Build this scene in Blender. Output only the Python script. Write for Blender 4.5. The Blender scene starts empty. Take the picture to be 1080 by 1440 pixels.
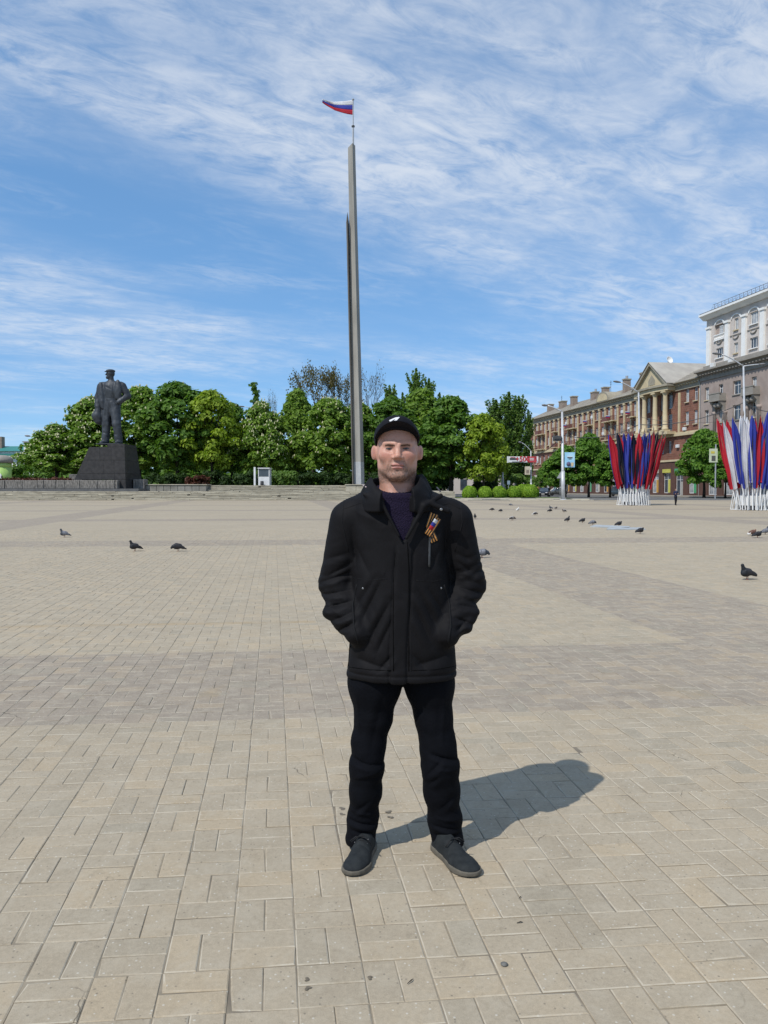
import bpy, bmesh, math, random
import numpy as np
from mathutils import Vector, Matrix

R = math.radians
SC = bpy.context.scene
COL = SC.collection
rnd = random.Random(7)
NR = np.random.default_rng(11)

# ------------------------------------------------------------------ camera
FPX, CX, CY, HORIZON, EYE = 1081.0, 540.0, 720.0, 686.0, 1.5
PITCH = math.atan((CY - HORIZON) / FPX)          # looking slightly down
cam_data = bpy.data.cameras.new("camera")
cam_data.sensor_fit = 'VERTICAL'
cam_data.sensor_height = 36.0
cam_data.lens = 36.0 * FPX / 1440.0
cam_data.clip_start = 0.05
cam_data.clip_end = 6000
cam = bpy.data.objects.new("camera", cam_data)
COL.objects.link(cam)
cam.location = (0, 0, EYE)
cam.rotation_euler = (math.pi / 2 - PITCH, 0, 0)
SC.camera = cam

# ------------------------------------------------------------------ sun and sky
SUN_EL = R(51)
LIGHT_AZ = math.atan2(0.69, 0.72)                 # light travels towards +x +y
ldir = Vector((math.sin(LIGHT_AZ) * math.cos(SUN_EL), math.cos(LIGHT_AZ) * math.cos(SUN_EL), -math.sin(SUN_EL)))
sun_data = bpy.data.lights.new("sun", 'SUN')
sun_data.energy = 3.5
sun_data.angle = R(0.55)
sun_data.color = (1.0, 0.97, 0.92)
sun = bpy.data.objects.new("sun", sun_data)
COL.objects.link(sun)
sun.location = (-30, -30, 60)
sun.rotation_euler = ldir.to_track_quat('-Z', 'Y').to_euler()

world = bpy.data.worlds.new("World")
SC.world = world
world.use_nodes = True
SC.view_settings.view_transform = 'Standard'
SC.view_settings.look = 'None'
SC.view_settings.exposure = 0.12
SC.view_settings.gamma = 1.0
SC.view_settings.use_curve_mapping = False
SC.render.engine = 'CYCLES'
SC.cycles.max_bounces = 6
SC.cycles.transparent_max_bounces = 8
SC.cycles.caustics_reflective = False
SC.cycles.caustics_refractive = False
SC.cycles.use_denoising = True


class NT:
    """small helper to wire shader nodes"""
    def __init__(self, tree, clear=True):
        self.t = tree
        if clear:
            tree.nodes.clear()

    def n(self, typ, ins=None, **props):
        nd = self.t.nodes.new(typ)
        for k, v in props.items():
            setattr(nd, k, v)
        for k, v in (ins or {}).items():
            s = nd.inputs[k]
            if isinstance(v, bpy.types.NodeSocket):
                self.t.links.new(v, s)
            else:
                s.default_value = v
        return nd

    def m(self, op, a, b=0.0, c=None, clamp=False):
        nd = self.t.nodes.new('ShaderNodeMath')
        nd.operation = op
        nd.use_clamp = clamp
        for i, v in enumerate((a, b, c)):
            if v is None:
                continue
            if isinstance(v, bpy.types.NodeSocket):
                self.t.links.new(v, nd.inputs[i])
            else:
                nd.inputs[i].default_value = v
        return nd.outputs[0]

    def ramp(self, fac, stops, interp='LINEAR'):
        nd = self.t.nodes.new('ShaderNodeValToRGB')
        cr = nd.color_ramp
        cr.interpolation = interp
        while len(cr.elements) < len(stops):
            cr.elements.new(0.5)
        for e, (p, c) in zip(cr.elements, stops):
            e.position = p
            e.color = (*c, 1) if len(c) == 3 else c
        self.t.links.new(fac, nd.inputs[0])
        return nd.outputs[0]

    def mix(self, fac, a, b, blend='MIX'):
        nd = self.t.nodes.new('ShaderNodeMix')
        nd.data_type = 'RGBA'
        nd.blend_type = blend
        for i, v in ((0, fac), (6, a), (7, b)):
            if isinstance(v, bpy.types.NodeSocket):
                self.t.links.new(v, nd.inputs[i])
            else:
                nd.inputs[i].default_value = v if i == 0 else ((*v, 1) if len(v) == 3 else v)
        return nd.outputs[2]

    def noise(self, vec, scale, detail=4, rough=0.55, dist=0.0, dim='3D'):
        nd = self.n('ShaderNodeTexNoise', {'Scale': scale, 'Detail': detail, 'Roughness': rough, 'Distortion': dist}, noise_dimensions=dim)
        if vec is not None:
            self.t.links.new(vec, nd.inputs['Vector'])
        return nd.outputs['Fac']

    def maprange(self, v, a, b, c=0.0, d=1.0, smooth=True):
        nd = self.n('ShaderNodeMapRange', {'From Min': a, 'From Max': b, 'To Min': c, 'To Max': d})
        nd.interpolation_type = 'SMOOTHSTEP' if smooth else 'LINEAR'
        nd.clamp = True
        self.t.links.new(v, nd.inputs['Value'])
        return nd.outputs['Result']


def build_sky():
    g = NT(world.node_tree)
    out = g.n('ShaderNodeOutputWorld')
    sky = g.n('ShaderNodeTexSky', sky_type='NISHITA')
    sky.sun_disc = False
    sky.sun_elevation = SUN_EL
    sky.sun_rotation = math.atan2(-ldir.x, -ldir.y) % (2 * math.pi)
    sky.altitude = 0.0
    sky.air_density = SKY['air']
    sky.dust_density = 0.0
    sky.ozone_density = SKY['ozone']
    # one even sheet of cirrus, projected from its own height
    tc = g.n('ShaderNodeTexCoord')
    sep = g.n('ShaderNodeSeparateXYZ', {0: tc.outputs['Generated']})
    x, y, z = sep.outputs
    den = g.m('ADD', g.m('MAXIMUM', z, 0.0), 0.09)
    u = g.m('DIVIDE', x, den)
    v = g.m('DIVIDE', y, den)
    # cirrus lie in streaks that run from upper left to lower right
    ca, sa = math.cos(R(SKY['ang'])), math.sin(R(SKY['ang']))
    along = g.m('ADD', g.m('MULTIPLY', u, ca), g.m('MULTIPLY', v, sa))
    across = g.m('SUBTRACT', g.m('MULTIPLY', v, ca), g.m('MULTIPLY', u, sa))

    def vec(fa, fb, oz):
        return g.n('ShaderNodeCombineXYZ', {0: g.m('MULTIPLY', along, fa), 1: g.m('MULTIPLY', across, fb), 2: oz}).outputs[0]
    big = g.noise(vec(0.35, 0.75, SKY['z1']), 1.0, 3, 0.5)
    mid = g.noise(vec(1.4, 2.9, SKY['z2']), 1.0, 6, 0.62, 0.7)
    fine = g.noise(vec(6.0, 12.0, SKY['z3']), 1.0, 9, 0.68, 0.8)
    puff = g.noise(vec(7.5, 7.5, SKY['z3'] + 4), 1.0, 5, 0.62, 0.4)
    # the broad bank of the photograph
    bank = g.maprange(big, SKY['b0'], SKY['b1'])
    body = g.m('MULTIPLY', bank, g.maprange(mid, 0.26, 0.66))
    tex = g.m('ADD', g.m('MULTIPLY', fine, 0.75), g.m('MULTIPLY', puff, 0.45))
    wisps = g.m('MULTIPLY', body, g.maprange(tex, 0.38, 0.82))
    thin = g.m('MULTIPLY', g.maprange(mid, 0.46, 0.74), g.maprange(fine, 0.36, 0.66))
    low = g.maprange(z, 0.02, 0.45, 0.55, 1.0)
    fac = g.m('ADD', g.m('MULTIPLY', wisps, SKY['k1']), g.m('MULTIPLY', thin, SKY['k2']))
    fac = g.m('ADD', fac, g.m('MULTIPLY', bank, SKY['k3']))
    fac = g.m('MULTIPLY', fac, low)
    lum = g.n('ShaderNodeRGBToBW', {0: sky.outputs[0]}).outputs[0]
    k = g.m('MULTIPLY', g.m('POWER', g.m('MAXIMUM', lum, 0.05), SKY['gamma'] - 1.0), SKY['val'])
    gm = g.n('ShaderNodeVectorMath', {0: sky.outputs[0], 1: g.n('ShaderNodeCombineXYZ', {0: k, 1: k, 2: k}).outputs[0]}, operation='MULTIPLY')
    hsv = g.n('ShaderNodeHueSaturation', {'Hue': SKY['hue'], 'Saturation': SKY['sat'], 'Value': 1.0, 'Color': gm.outputs[0]})
    soft = g.m('MULTIPLY', g.m('SUBTRACT', 1.0, g.m('EXPONENT', g.m('MULTIPLY', fac, -1.0 / SKY['max']))), SKY['max'])
    col = g.mix(soft, hsv.outputs[0], SKY['white'])
    bg = g.n('ShaderNodeBackground', {'Color': col, 'Strength': SKY['strength']})
    world.node_tree.links.new(bg.outputs[0], out.inputs[0])


SKY = dict(air=0.4, hue=0.487, ozone=1.5, ang=30, z1=11.9, z2=3.3, z3=1.7, b0=0.35, b1=0.63, k1=1.25, k2=0.26, k3=0.16, gamma=0.45, max=0.85,
           sat=1.07, val=1.9, white=(5.3, 5.5, 5.75), strength=0.15)
build_sky()

# ------------------------------------------------------------------ geometry helpers
cp, sp = math.cos(PITCH), math.sin(PITCH)


def P(px, py, Y):
    """a point of the place that the photograph shows at (px, py), standing Y metres away"""
    dx, du = px - CX, CY - py
    vy, vz = FPX * cp + du * sp, -FPX * sp + du * cp
    t = Y / vy
    return Vector((dx * t, Y, EYE + vz * t))


def G(px, py, z=0.0):
    dx, du = px - CX, CY - py
    vy, vz = FPX * cp + du * sp, -FPX * sp + du * cp
    t = (z - EYE) / vz
    return Vector((dx * t, vy * t, z))


def link(o):
    COL.objects.link(o)
    return o


def tag(o, label=None, cat=None, group=None, kind=None):
    if label: o["label"] = label
    if cat: o["category"] = cat
    if group: o["group"] = group
    if kind: o["kind"] = kind
    return o


def thing(name, label, cat, loc=(0, 0, 0), rotz=0.0, group=None):
    o = bpy.data.objects.new(name, None)
    o.empty_display_size = 0.2
    o.location = loc
    o.rotation_euler = (0, 0, rotz)
    link(o)
    return tag(o, label, cat, group)


def obj(name, me, mat=None, parent=None, world_space=False):
    if mat is not None and len(me.materials) == 0:
        me.materials.append(mat)
    o = bpy.data.objects.new(name, me)
    link(o)
    if parent is not None:
        o.parent = parent
        if world_space:
            o.matrix_parent_inverse = world_of(parent).inverted()
    return o


def world_of(o):
    m = Matrix.LocRotScale(o.location, o.rotation_euler, o.scale)
    if o.parent:
        return world_of(o.parent) @ o.matrix_parent_inverse @ m
    return m


def copy_tree(o, parent=None):
    c = o.copy()
    link(c)
    c.parent = parent
    for ch in list(o.children):
        copy_tree(ch, c)
    return c


def mesh_from(verts, faces, smooth=False, name="mesh"):
    me = bpy.data.meshes.new(name)
    me.from_pydata([tuple(v) for v in verts], [], [tuple(f) for f in faces])
    if smooth:
        me.polygons.foreach_set("use_smooth", [True] * len(me.polygons))
    me.update()
    return me


def mesh_np(V, Q, smooth=True, col=None):
    """mesh from numpy vertices and quads / tris"""
    me = bpy.data.meshes.new("mesh")
    V = np.asarray(V, np.float32)
    Q = np.asarray(Q, np.int32)
    n, k = Q.shape
    me.vertices.add(len(V))
    me.vertices.foreach_set("co", V.ravel())
    me.loops.add(n * k)
    me.loops.foreach_set("vertex_index", Q.ravel())
    me.polygons.add(n)
    me.polygons.foreach_set("loop_start", np.arange(0, n * k, k, dtype=np.int32))
    me.polygons.foreach_set("use_smooth", np.full(n, smooth))
    me.update(calc_edges=True)
    if col is not None:
        a = me.color_attributes.new("col", 'FLOAT_COLOR', 'POINT')
        c = np.ones((len(V), 4), np.float32)
        c[:, :3] = col
        a.data.foreach_set("color", c.ravel())
    return me


class MB:
    def __init__(self):
        self.v, self.f = [], []

    def add(self, vs, fs):
        b = len(self.v)
        self.v += [tuple(q) for q in vs]
        self.f += [tuple(i + b for i in f) for f in fs]
        return self

    def box(self, x0, x1, y0, y1, z0, z1):
        vs = [(x, y, z) for z in (z0, z1) for y in (y0, y1) for x in (x0, x1)]
        return self.add(vs, [(0, 2, 3, 1), (4, 5, 7, 6), (0, 1, 5, 4), (2, 6, 7, 3), (0, 4, 6, 2), (1, 3, 7, 5)])

    def bbox(self, x0, x1, y0, y1, z0, z1, b=0.02):
        """box with chamfered upper edges and corners"""
        rings = []
        for z, i in ((z0, b), (z0 + b, 0), (z1 - b, 0), (z1, b)):
            a0, a1, c0, c1 = x0 + i, x1 - i, y0 + i, y1 - i
            rings.append([(a0, c0 + b, z), (a0 + b, c0, z), (a1 - b, c0, z), (a1, c0 + b, z),
                          (a1, c1 - b, z), (a1 - b, c1, z), (a0 + b, c1, z), (a0, c1 - b, z)])
        return self.loft(rings)

    def loft(self, rings, close=True, cap=True):
        n = len(rings[0])
        b = []
        vs = [p for r in rings for p in r]
        for i in range(len(rings) - 1):
            for j in range(n if close else n - 1):
                k = (j + 1) % n
                b.append((i * n + j, i * n + k, (i + 1) * n + k, (i + 1) * n + j))
        if cap and close:
            b.append(tuple(range(n - 1, -1, -1)))
            b.append(tuple((len(rings) - 1) * n + j for j in range(n)))
        return self.add(vs, b)

    def prism(self, poly, axis, a, b):
        """extrude a polygon given in the two other axes"""
        def pt(p, t):
            if axis == 0: return (t, p[0], p[1])
            if axis == 1: return (p[0], t, p[1])
            return (p[0], p[1], t)
        return self.loft([[pt(p, a) for p in poly], [pt(p, b) for p in poly]])

    def tube(self, pts, r, n=8, cap=True):
        pts = [Vector(p) for p in pts]
        rs = r if isinstance(r, (list, tuple)) else [r] * len(pts)
        rings = []
        up = None
        for i, p in enumerate(pts):
            t = (pts[min(i + 1, len(pts) - 1)] - pts[max(i - 1, 0)]).normalized()
            if up is None:
                up = Vector((0, 0, 1)) if abs(t.z) < 0.9 else Vector((1, 0, 0))
            s = t.cross(up)
            if s.length < 1e-5:
                s = t.cross(Vector((0, 1, 0)))
            s.normalize()
            q = s.cross(t).normalized()
            up = q
            rings.append([tuple(p + (s * math.cos(2 * math.pi * k / n) + q * math.sin(2 * math.pi * k / n)) * rs[i]) for k in range(n)])
        return self.loft(rings, cap=cap)

    def lathe(self, prof, n=16, c=(0, 0, 0)):
        rings = [[(c[0] + r * math.cos(2 * math.pi * k / n), c[1] + r * math.sin(2 * math.pi * k / n), c[2] + z) for k in range(n)] for r, z in prof]
        return self.loft(rings)

    def mesh(self, smooth=False):
        return mesh_from(self.v, self.f, smooth)

    def build(self, name, mat, parent=None, smooth=False, ws=False):
        return obj(name, self.mesh(smooth), mat, parent, ws)


# ------------------------------------------------------------------ materials
MATS = {}


def mat(name, c1, c2=None, scale=6.0, rough=0.7, bump=0.0, bscale=None, metal=0.0, spec=0.4, detail=5, attr=None, coat=0.0, sheen=0.0, stretch=None):
    if name in MATS:
        return MATS[name]
    m = bpy.data.materials.new(name)
    m.use_nodes = True
    g = NT(m.node_tree)
    out = g.n('ShaderNodeOutputMaterial')
    b = g.n('ShaderNodeBsdfPrincipled', {'Roughness': rough, 'Metallic': metal, 'Specular IOR Level': spec, 'Coat Weight': coat, 'Sheen Weight': sheen})
    m.node_tree.links.new(b.outputs[0], out.inputs[0])
    tc = g.n('ShaderNodeTexCoord').outputs['Object']
    if stretch:
        tc = g.n('ShaderNodeMapping', {'Vector': tc, 'Scale': stretch}).outputs[0]
    f = g.noise(tc, scale, detail, 0.6)
    f2 = g.maprange(f, 0.3, 0.7)
    if attr:
        base = g.n('ShaderNodeAttribute', attribute_name=attr).outputs['Color']
        c = g.mix(g.m('MULTIPLY', f2, 0.25), base, g.mix(1.0, base, (0.6, 0.6, 0.6), 'MULTIPLY'))
    else:
        c2 = c2 or tuple(v * 0.8 for v in c1)
        c = g.mix(f2, c1, c2)
    m.node_tree.links.new(c, b.inputs['Base Color'])
    if bump:
        bn = g.noise(tc, bscale or scale * 8, 4, 0.6)
        bp = g.n('ShaderNodeBump', {'Strength': bump, 'Distance': 0.01, 'Height': bn})
        m.node_tree.links.new(bp.outputs[0], b.inputs['Normal'])
    MATS[name] = m
    return m
# ------------------------------------------------------------------ the plaza
PV_A = math.atan2(385 - CX, FPX)                       # the long joints
PV_B = math.atan2(11930 - CX, FPX)                     # the cross joints
PU = Vector((math.sin(PV_A), math.cos(PV_A), 0))
PVV = Vector((math.sin(PV_B), math.cos(PV_B), 0))
PO = G(355.5, 1011.8)
MOD_U = 0.2008
MOD_V = 0.2055 / math.sin(PV_B - PV_A)
DET = PU.x * PVV.y - PU.y * PVV.x


def to_uv(x, y):
    dx, dy = x - PO.x, y - PO.y
    return (dx * PVV.y - dy * PVV.x) / DET, (PU.x * dy - PU.y * dx) / DET


def paving_material():
    m = bpy.data.materials.new("concrete_pavers")
    m.use_nodes = True
    g = NT(m.node_tree)
    out = g.n('ShaderNodeOutputMaterial')
    pos = g.n('ShaderNodeNewGeometry').outputs['Position']
    sep = g.n('ShaderNodeSeparateXYZ', {0: pos})
    dx = g.m('SUBTRACT', sep.outputs[0], PO.x)
    dy = g.m('SUBTRACT', sep.outputs[1], PO.y)
    u = g.m('ADD', g.m('MULTIPLY', dx, PVV.y / DET), g.m('MULTIPLY', dy, -PVV.x / DET))
    v = g.m('ADD', g.m('MULTIPLY', dx, -PU.y / DET), g.m('MULTIPLY', dy, PU.x / DET))

    def band(c, start, width, period):
        k = g.m('FLOORED_MODULO', g.m('SUBTRACT', c, start), period)
        return g.m('LESS_THAN', k, width)
    bu = band(u, 0.0, MOD_U * 10.5, MOD_U * 76)
    bv = band(v, MOD_V * 20, MOD_V * 11, MOD_V * 76)
    bnd = g.m('MAXIMUM', bu, bv)
    # each laid module has its own tone, so has each paver
    cu = g.m('FLOOR', g.m('DIVIDE', u, MOD_U))
    cv = g.m('FLOOR', g.m('DIVIDE', v, MOD_V))
    wn = g.n('ShaderNodeTexWhiteNoise', {'Vector': g.n('ShaderNodeCombineXYZ', {0: cu, 1: cv, 2: 0.0}).outputs[0]}, noise_dimensions='3D')
    at = g.n('ShaderNodeAttribute', attribute_name='rnd').outputs['Fac']
    tone = g.m('ADD', g.m('MULTIPLY', wn.outputs['Value'], 0.35), g.m('MULTIPLY', at, 0.65))
    big = g.noise(pos, 0.35, 4, 0.6)
    med = g.noise(pos, 2.3, 5, 0.62)
    grain = g.noise(pos, 240.0, 3, 0.7)
    grain2 = g.noise(pos, 55.0, 5, 0.7)
    base = g.mix(bnd, (0.364, 0.303, 0.217), (0.292, 0.243, 0.187))
    # warmer, ochre pavers here and there
    warm = g.maprange(g.m('ADD', tone, g.m('MULTIPLY', med, 0.35)), 0.74, 1.05)
    base = g.mix(g.m('MULTIPLY', warm, 0.34), base, (0.39, 0.295, 0.18))
    grey = g.maprange(g.m('SUBTRACT', tone, g.m('MULTIPLY', med, 0.3)), 0.12, -0.08)
    base = g.mix(g.m('MULTIPLY', grey, 0.5), base, (0.335, 0.295, 0.222))
    val = g.m('ADD', 0.79, g.m('ADD', g.m('MULTIPLY', tone, 0.15), g.m('MULTIPLY', big, 0.24)))
    val = g.m('ADD', val, g.m('MULTIPLY', g.m('SUBTRACT', med, 0.5), 0.30))
    val = g.m('ADD', val, g.m('MULTIPLY', g.m('SUBTRACT', grain2, 0.5), 0.55))
    val = g.m('ADD', val, g.m('MULTIPLY', g.m('SUBTRACT', grain, 0.5), 0.50))
    base = g.mix(1.0, base, g.n('ShaderNodeCombineXYZ', {0: val, 1: val, 2: val}).outputs[0], 'MULTIPLY')
    # blotches: worn, dusty and grubby patches
    bl1 = g.maprange(g.noise(pos, 7.5, 8, 0.72, 0.6), 0.42, 0.72)
    base = g.mix(g.m('MULTIPLY', bl1, 0.50), base, (0.43, 0.375, 0.285))
    bl2 = g.maprange(g.noise(pos, 11.0, 9, 0.75, 1.1), 0.54, 0.74)
    base = g.mix(g.m('MULTIPLY', bl2, 0.52), base, (0.20, 0.165, 0.115))
    # pale stone chips in the concrete
    vo = g.n('ShaderNodeTexVoronoi', {'Vector': pos, 'Scale': 75.0}, feature='F1')
    vsep = g.n('ShaderNodeSeparateColor', {0: vo.outputs['Color']})
    chip = g.m('MULTIPLY', g.maprange(vo.outputs['Distance'], 0.34, 0.20), g.m('GREATER_THAN', vsep.outputs[0], 0.91))
    base = g.mix(g.m('MULTIPLY', chip, 0.55), base, (0.58, 0.55, 0.47))
    dark = g.m('MULTIPLY', g.maprange(vo.outputs['Distance'], 0.34, 0.20), g.m('LESS_THAN', vsep.outputs[0], 0.06))
    base = g.mix(g.m('MULTIPLY', dark, 0.5), base, (0.10, 0.09, 0.075))
    # worn, paler arrises
    ed = g.n('ShaderNodeAttribute', attribute_name='edge').outputs['Fac']
    base = g.mix(g.m('MULTIPLY', ed, g.maprange(g.noise(pos, 5.5, 5, .65), 0.42, 0.62, 0.0, 0.72)), base, (0.47, 0.42, 0.33))
    # hairline cracks across some pavers
    ck = g.n('ShaderNodeTexVoronoi', {'Vector': g.mix(0.06, pos, g.n('ShaderNodeTexNoise', {'Vector': pos, 'Scale': 9.0, 'Detail': 4.0}).outputs['Color']), 'Scale': 2.6}, feature='DISTANCE_TO_EDGE')
    ckm = g.m('MULTIPLY', g.maprange(ck.outputs['Distance'], 0.0075, 0.002), g.maprange(g.noise(pos, 1.7, 3, .5), 0.60, 0.66))
    base = g.mix(g.m('MULTIPLY', ckm, 0.7), base, (0.09, 0.075, 0.055))
    # scuffs and old stains
    st = g.maprange(g.noise(pos, 1.1, 7, 0.7, 1.6), 0.66, 0.76)
    base = g.mix(g.m('MULTIPLY', st, 0.30), base, (0.17, 0.15, 0.12))
    ru = g.m('MULTIPLY', g.maprange(g.noise(pos, 0.55, 6, 0.65, 0.8), 0.62, 0.75), 0.32)
    base = g.mix(ru, base, (0.36, 0.25, 0.12))
    # the faded ochre line painted across the square
    ln = g.m('MULTIPLY', g.maprange(g.m('ABSOLUTE', g.m('SUBTRACT', u, 3.62)), 0.10, 0.03),
             g.m('MULTIPLY', g.m('LESS_THAN', v, 0.6), g.maprange(med, 0.35, 0.6)))
    base = g.mix(g.m('MULTIPLY', ln, 0.35), base, (0.33, 0.22, 0.10))
    b = g.n('ShaderNodeBsdfPrincipled', {'Base Color': base, 'Roughness': 0.88, 'Specular IOR Level': 0.25})
    h = g.m('ADD', g.m('MULTIPLY', grain, 0.5), g.m('ADD', g.m('MULTIPLY', grain2, 1.0), g.m('MULTIPLY', chip, 0.3)))
    bp = g.n('ShaderNodeBump', {'Strength': 0.32, 'Distance': 0.004, 'Height': h})
    m.node_tree.links.new(bp.outputs[0], b.inputs['Normal'])
    m.node_tree.links.new(b.outputs[0], out.inputs[0])
    return m


PAVE = paving_material()
JOINT = mat("joint_sand", (0.15, 0.125, 0.092), (0.34, 0.285, 0.205), scale=3.2, rough=0.95, detail=8)


def set_rnd(me, vals):
    a = me.attributes.new("rnd", 'FLOAT', 'FACE')
    a.data.foreach_set("value", np.asarray(vals, np.float32))


def set_edge(me, n):
    a = me.attributes.new("edge", 'FLOAT', 'FACE')
    a.data.foreach_set("value", np.tile(np.array([0, 1, 0, 1, 0, 1, 0, 1, 0], np.float32), n))


def sheet(name, x0, x1, y0, y1, z, m, kind='structure', parent=None, nx=1, ny=1):
    xs, ys = np.linspace(x0, x1, nx + 1), np.linspace(y0, y1, ny + 1)
    vs = [(x, y, z) for y in ys for x in xs]
    fs = [(j * (nx + 1) + i, j * (nx + 1) + i + 1, (j + 1) * (nx + 1) + i + 1, (j + 1) * (nx + 1) + i) for j in range(ny) for i in range(nx)]
    o = obj(name, mesh_from(vs, fs), m, parent)
    if kind and parent is None:
        tag(o, kind=kind)
    return o


def build_plaza():
    root = thing("plaza", None, None)
    tag(root, kind='structure')
    PAV_END = 27.0
    # lay the pavers in basket weave
    iu0, iu1 = -40, int(30 / MOD_U)
    pav = []
    for i in range(iu0, iu1):
        # columns that can be seen at this depth
        yc = PO.y + i * MOD_U * PU.y
        if yc < 0.9 or yc > PAV_END + 1:
            continue
        half = 0.55 * yc + 1.1
        j0 = int((-half - PO.x - i * MOD_U * PU.x) / MOD_V) - 1
        j1 = int((half - PO.x - i * MOD_U * PU.x) / MOD_V) + 1
        for j in range(j0, j1):
            if (i + j) % 2 == 0:
                pav += [(i, i + 1, j, j + .5), (i, i + 1, j + .5, j + 1)]
            else:
                pav += [(i, i + .5, j, j + 1), (i + .5, i + 1, j, j + 1)]
    A = np.array(pav, np.float64)
    n = len(A)
    r = np.random.default_rng(3)
    gl, gs = 0.0018, 0.0009                      # the long joints are wider than the cross joints
    jl = r.uniform(-0.0012, 0.0012, (n, 4))
    u0 = A[:, 0] * MOD_U + gs + np.abs(jl[:, 0])
    u1 = A[:, 1] * MOD_U - gs - np.abs(jl[:, 1])
    full0 = np.isclose(A[:, 2] % 1, 0)
    full1 = np.isclose(A[:, 3] % 1, 0)
    v0 = A[:, 2] * MOD_V + np.where(full0, gl, 0.0013) + jl[:, 2]
    v1 = A[:, 3] * MOD_V - np.where(full1, gl, 0.0013) + jl[:, 3]
    cu, cv = (u0 + u1) / 2, (v0 + v1) / 2
    h = r.normal(0, 0.0008, n)
    tu, tv = r.normal(0, 0.006, n), r.normal(0, 0.006, n)
    ch = r.uniform(0.0018, 0.0052, n)
    corners_u = np.stack([u0, u1, u1, u0], 1)
    corners_v = np.stack([v0, v0, v1, v1], 1)
    # worn corners
    worn = r.random((n, 4)) < 0.035
    amt = r.uniform(0.006, 0.022, (n, 4)) * worn
    su = np.array([1, -1, -1, 1])
    sv = np.array([1, 1, -1, -1])

    def ring(inset, dz, wear):
        U = corners_u + su * (inset[:, None] + amt * wear * r.uniform(.4, 1, (n, 4)))
        V = corners_v + sv * (inset[:, None] + amt * wear * r.uniform(.4, 1, (n, 4)))
        Z = h[:, None] + tu[:, None] * (U - cu[:, None]) + tv[:, None] * (V - cv[:, None]) + dz
        X = PO.x + U * PU.x + V * PVV.x
        Y = PO.y + U * PU.y + V * PVV.y
        return np.stack([X, Y, Z], 2)
    r0 = ring(ch, 0.0, 1.0)
    r1 = ring(np.zeros(n), -0.0025, 0.6)
    r2 = ring(np.zeros(n), -0.02, 0.6)
    V = np.concatenate([r0, r1, r2], 1)          # n,12,3
    # orientation: u then v is clockwise seen from above, so the faces are wound the other way
    fq = [(3, 2, 1, 0)]
    for a in range(4):
        b = (a + 1) % 4
        fq.append((a, b, 4 + b, 4 + a))
        fq.append((4 + a, 4 + b, 8 + b, 8 + a))
    fq = np.array(fq)
    ctr = r0.mean(1)
    rv = r.random(n)
    inframe = (np.abs(ctr[:, 0]) < 0.5 * ctr[:, 1] + 0.02) & (ctr[:, 1] > 2.12)
    order = np.argsort(np.where(inframe, ctr[:, 1], 1e9))
    single = order[:300]
    rest = np.setdiff1d(np.arange(n), single)
    for k in single:
        c = ctr[k].copy(); c[2] = 0
        me = mesh_np(V[k] - c, fq, smooth=False)
        set_rnd(me, [rv[k]] * len(fq))
        set_edge(me, 1)
        o = obj("paver", me, PAVE, root)
        o.location = c
    Q = (fq[None] + (np.arange(len(rest)) * 12)[:, None, None]).reshape(-1, 4)
    me = mesh_np(V[rest].reshape(-1, 3), Q, smooth=False)
    set_rnd(me, np.repeat(rv[rest], len(fq)))
    set_edge(me, len(rest))
    tag(obj("paver_field", me, PAVE, root), kind='stuff')
    sheet("joint_bed", -20, 20, 0.2, PAV_END + 2, -0.0034, JOINT, parent=root)
    # beyond the laid pavers the joints are too fine to tell
    far = sheet("far_paving", -120, 140, PAV_END, 93.3, -0.001, PAVE, parent=root, nx=1, ny=1)
    set_rnd(far.data, [0.5])
    # sides and back, out of the picture
    for (a, b, c, d) in ((-120, -20, -30, PAV_END), (20, 140, -30, PAV_END), (-20, 20, -30, 0.2)):
        o = sheet("outer_paving", a, b, c, d, -0.003, PAVE, parent=root)
        set_rnd(o.data, [0.5])
    return root


build_plaza()
ASPH = mat("asphalt", (0.115, 0.112, 0.108), (0.155, 0.15, 0.14), scale=0.6, rough=0.9)
EARTH = mat("earth", (0.09, 0.08, 0.055), (0.05, 0.065, 0.025), scale=0.5, rough=0.95)
tag(sheet("ground", -2500, 2500, -600, 4000, -0.06, EARTH), kind='structure')
tag(sheet("road", 12, 300, 93.3, 420, -0.012, ASPH), kind='structure')
SIDEW = mat("sidewalk_concrete", (0.30, 0.27, 0.22), (0.24, 0.22, 0.18), scale=0.5, rough=0.9)
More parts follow.
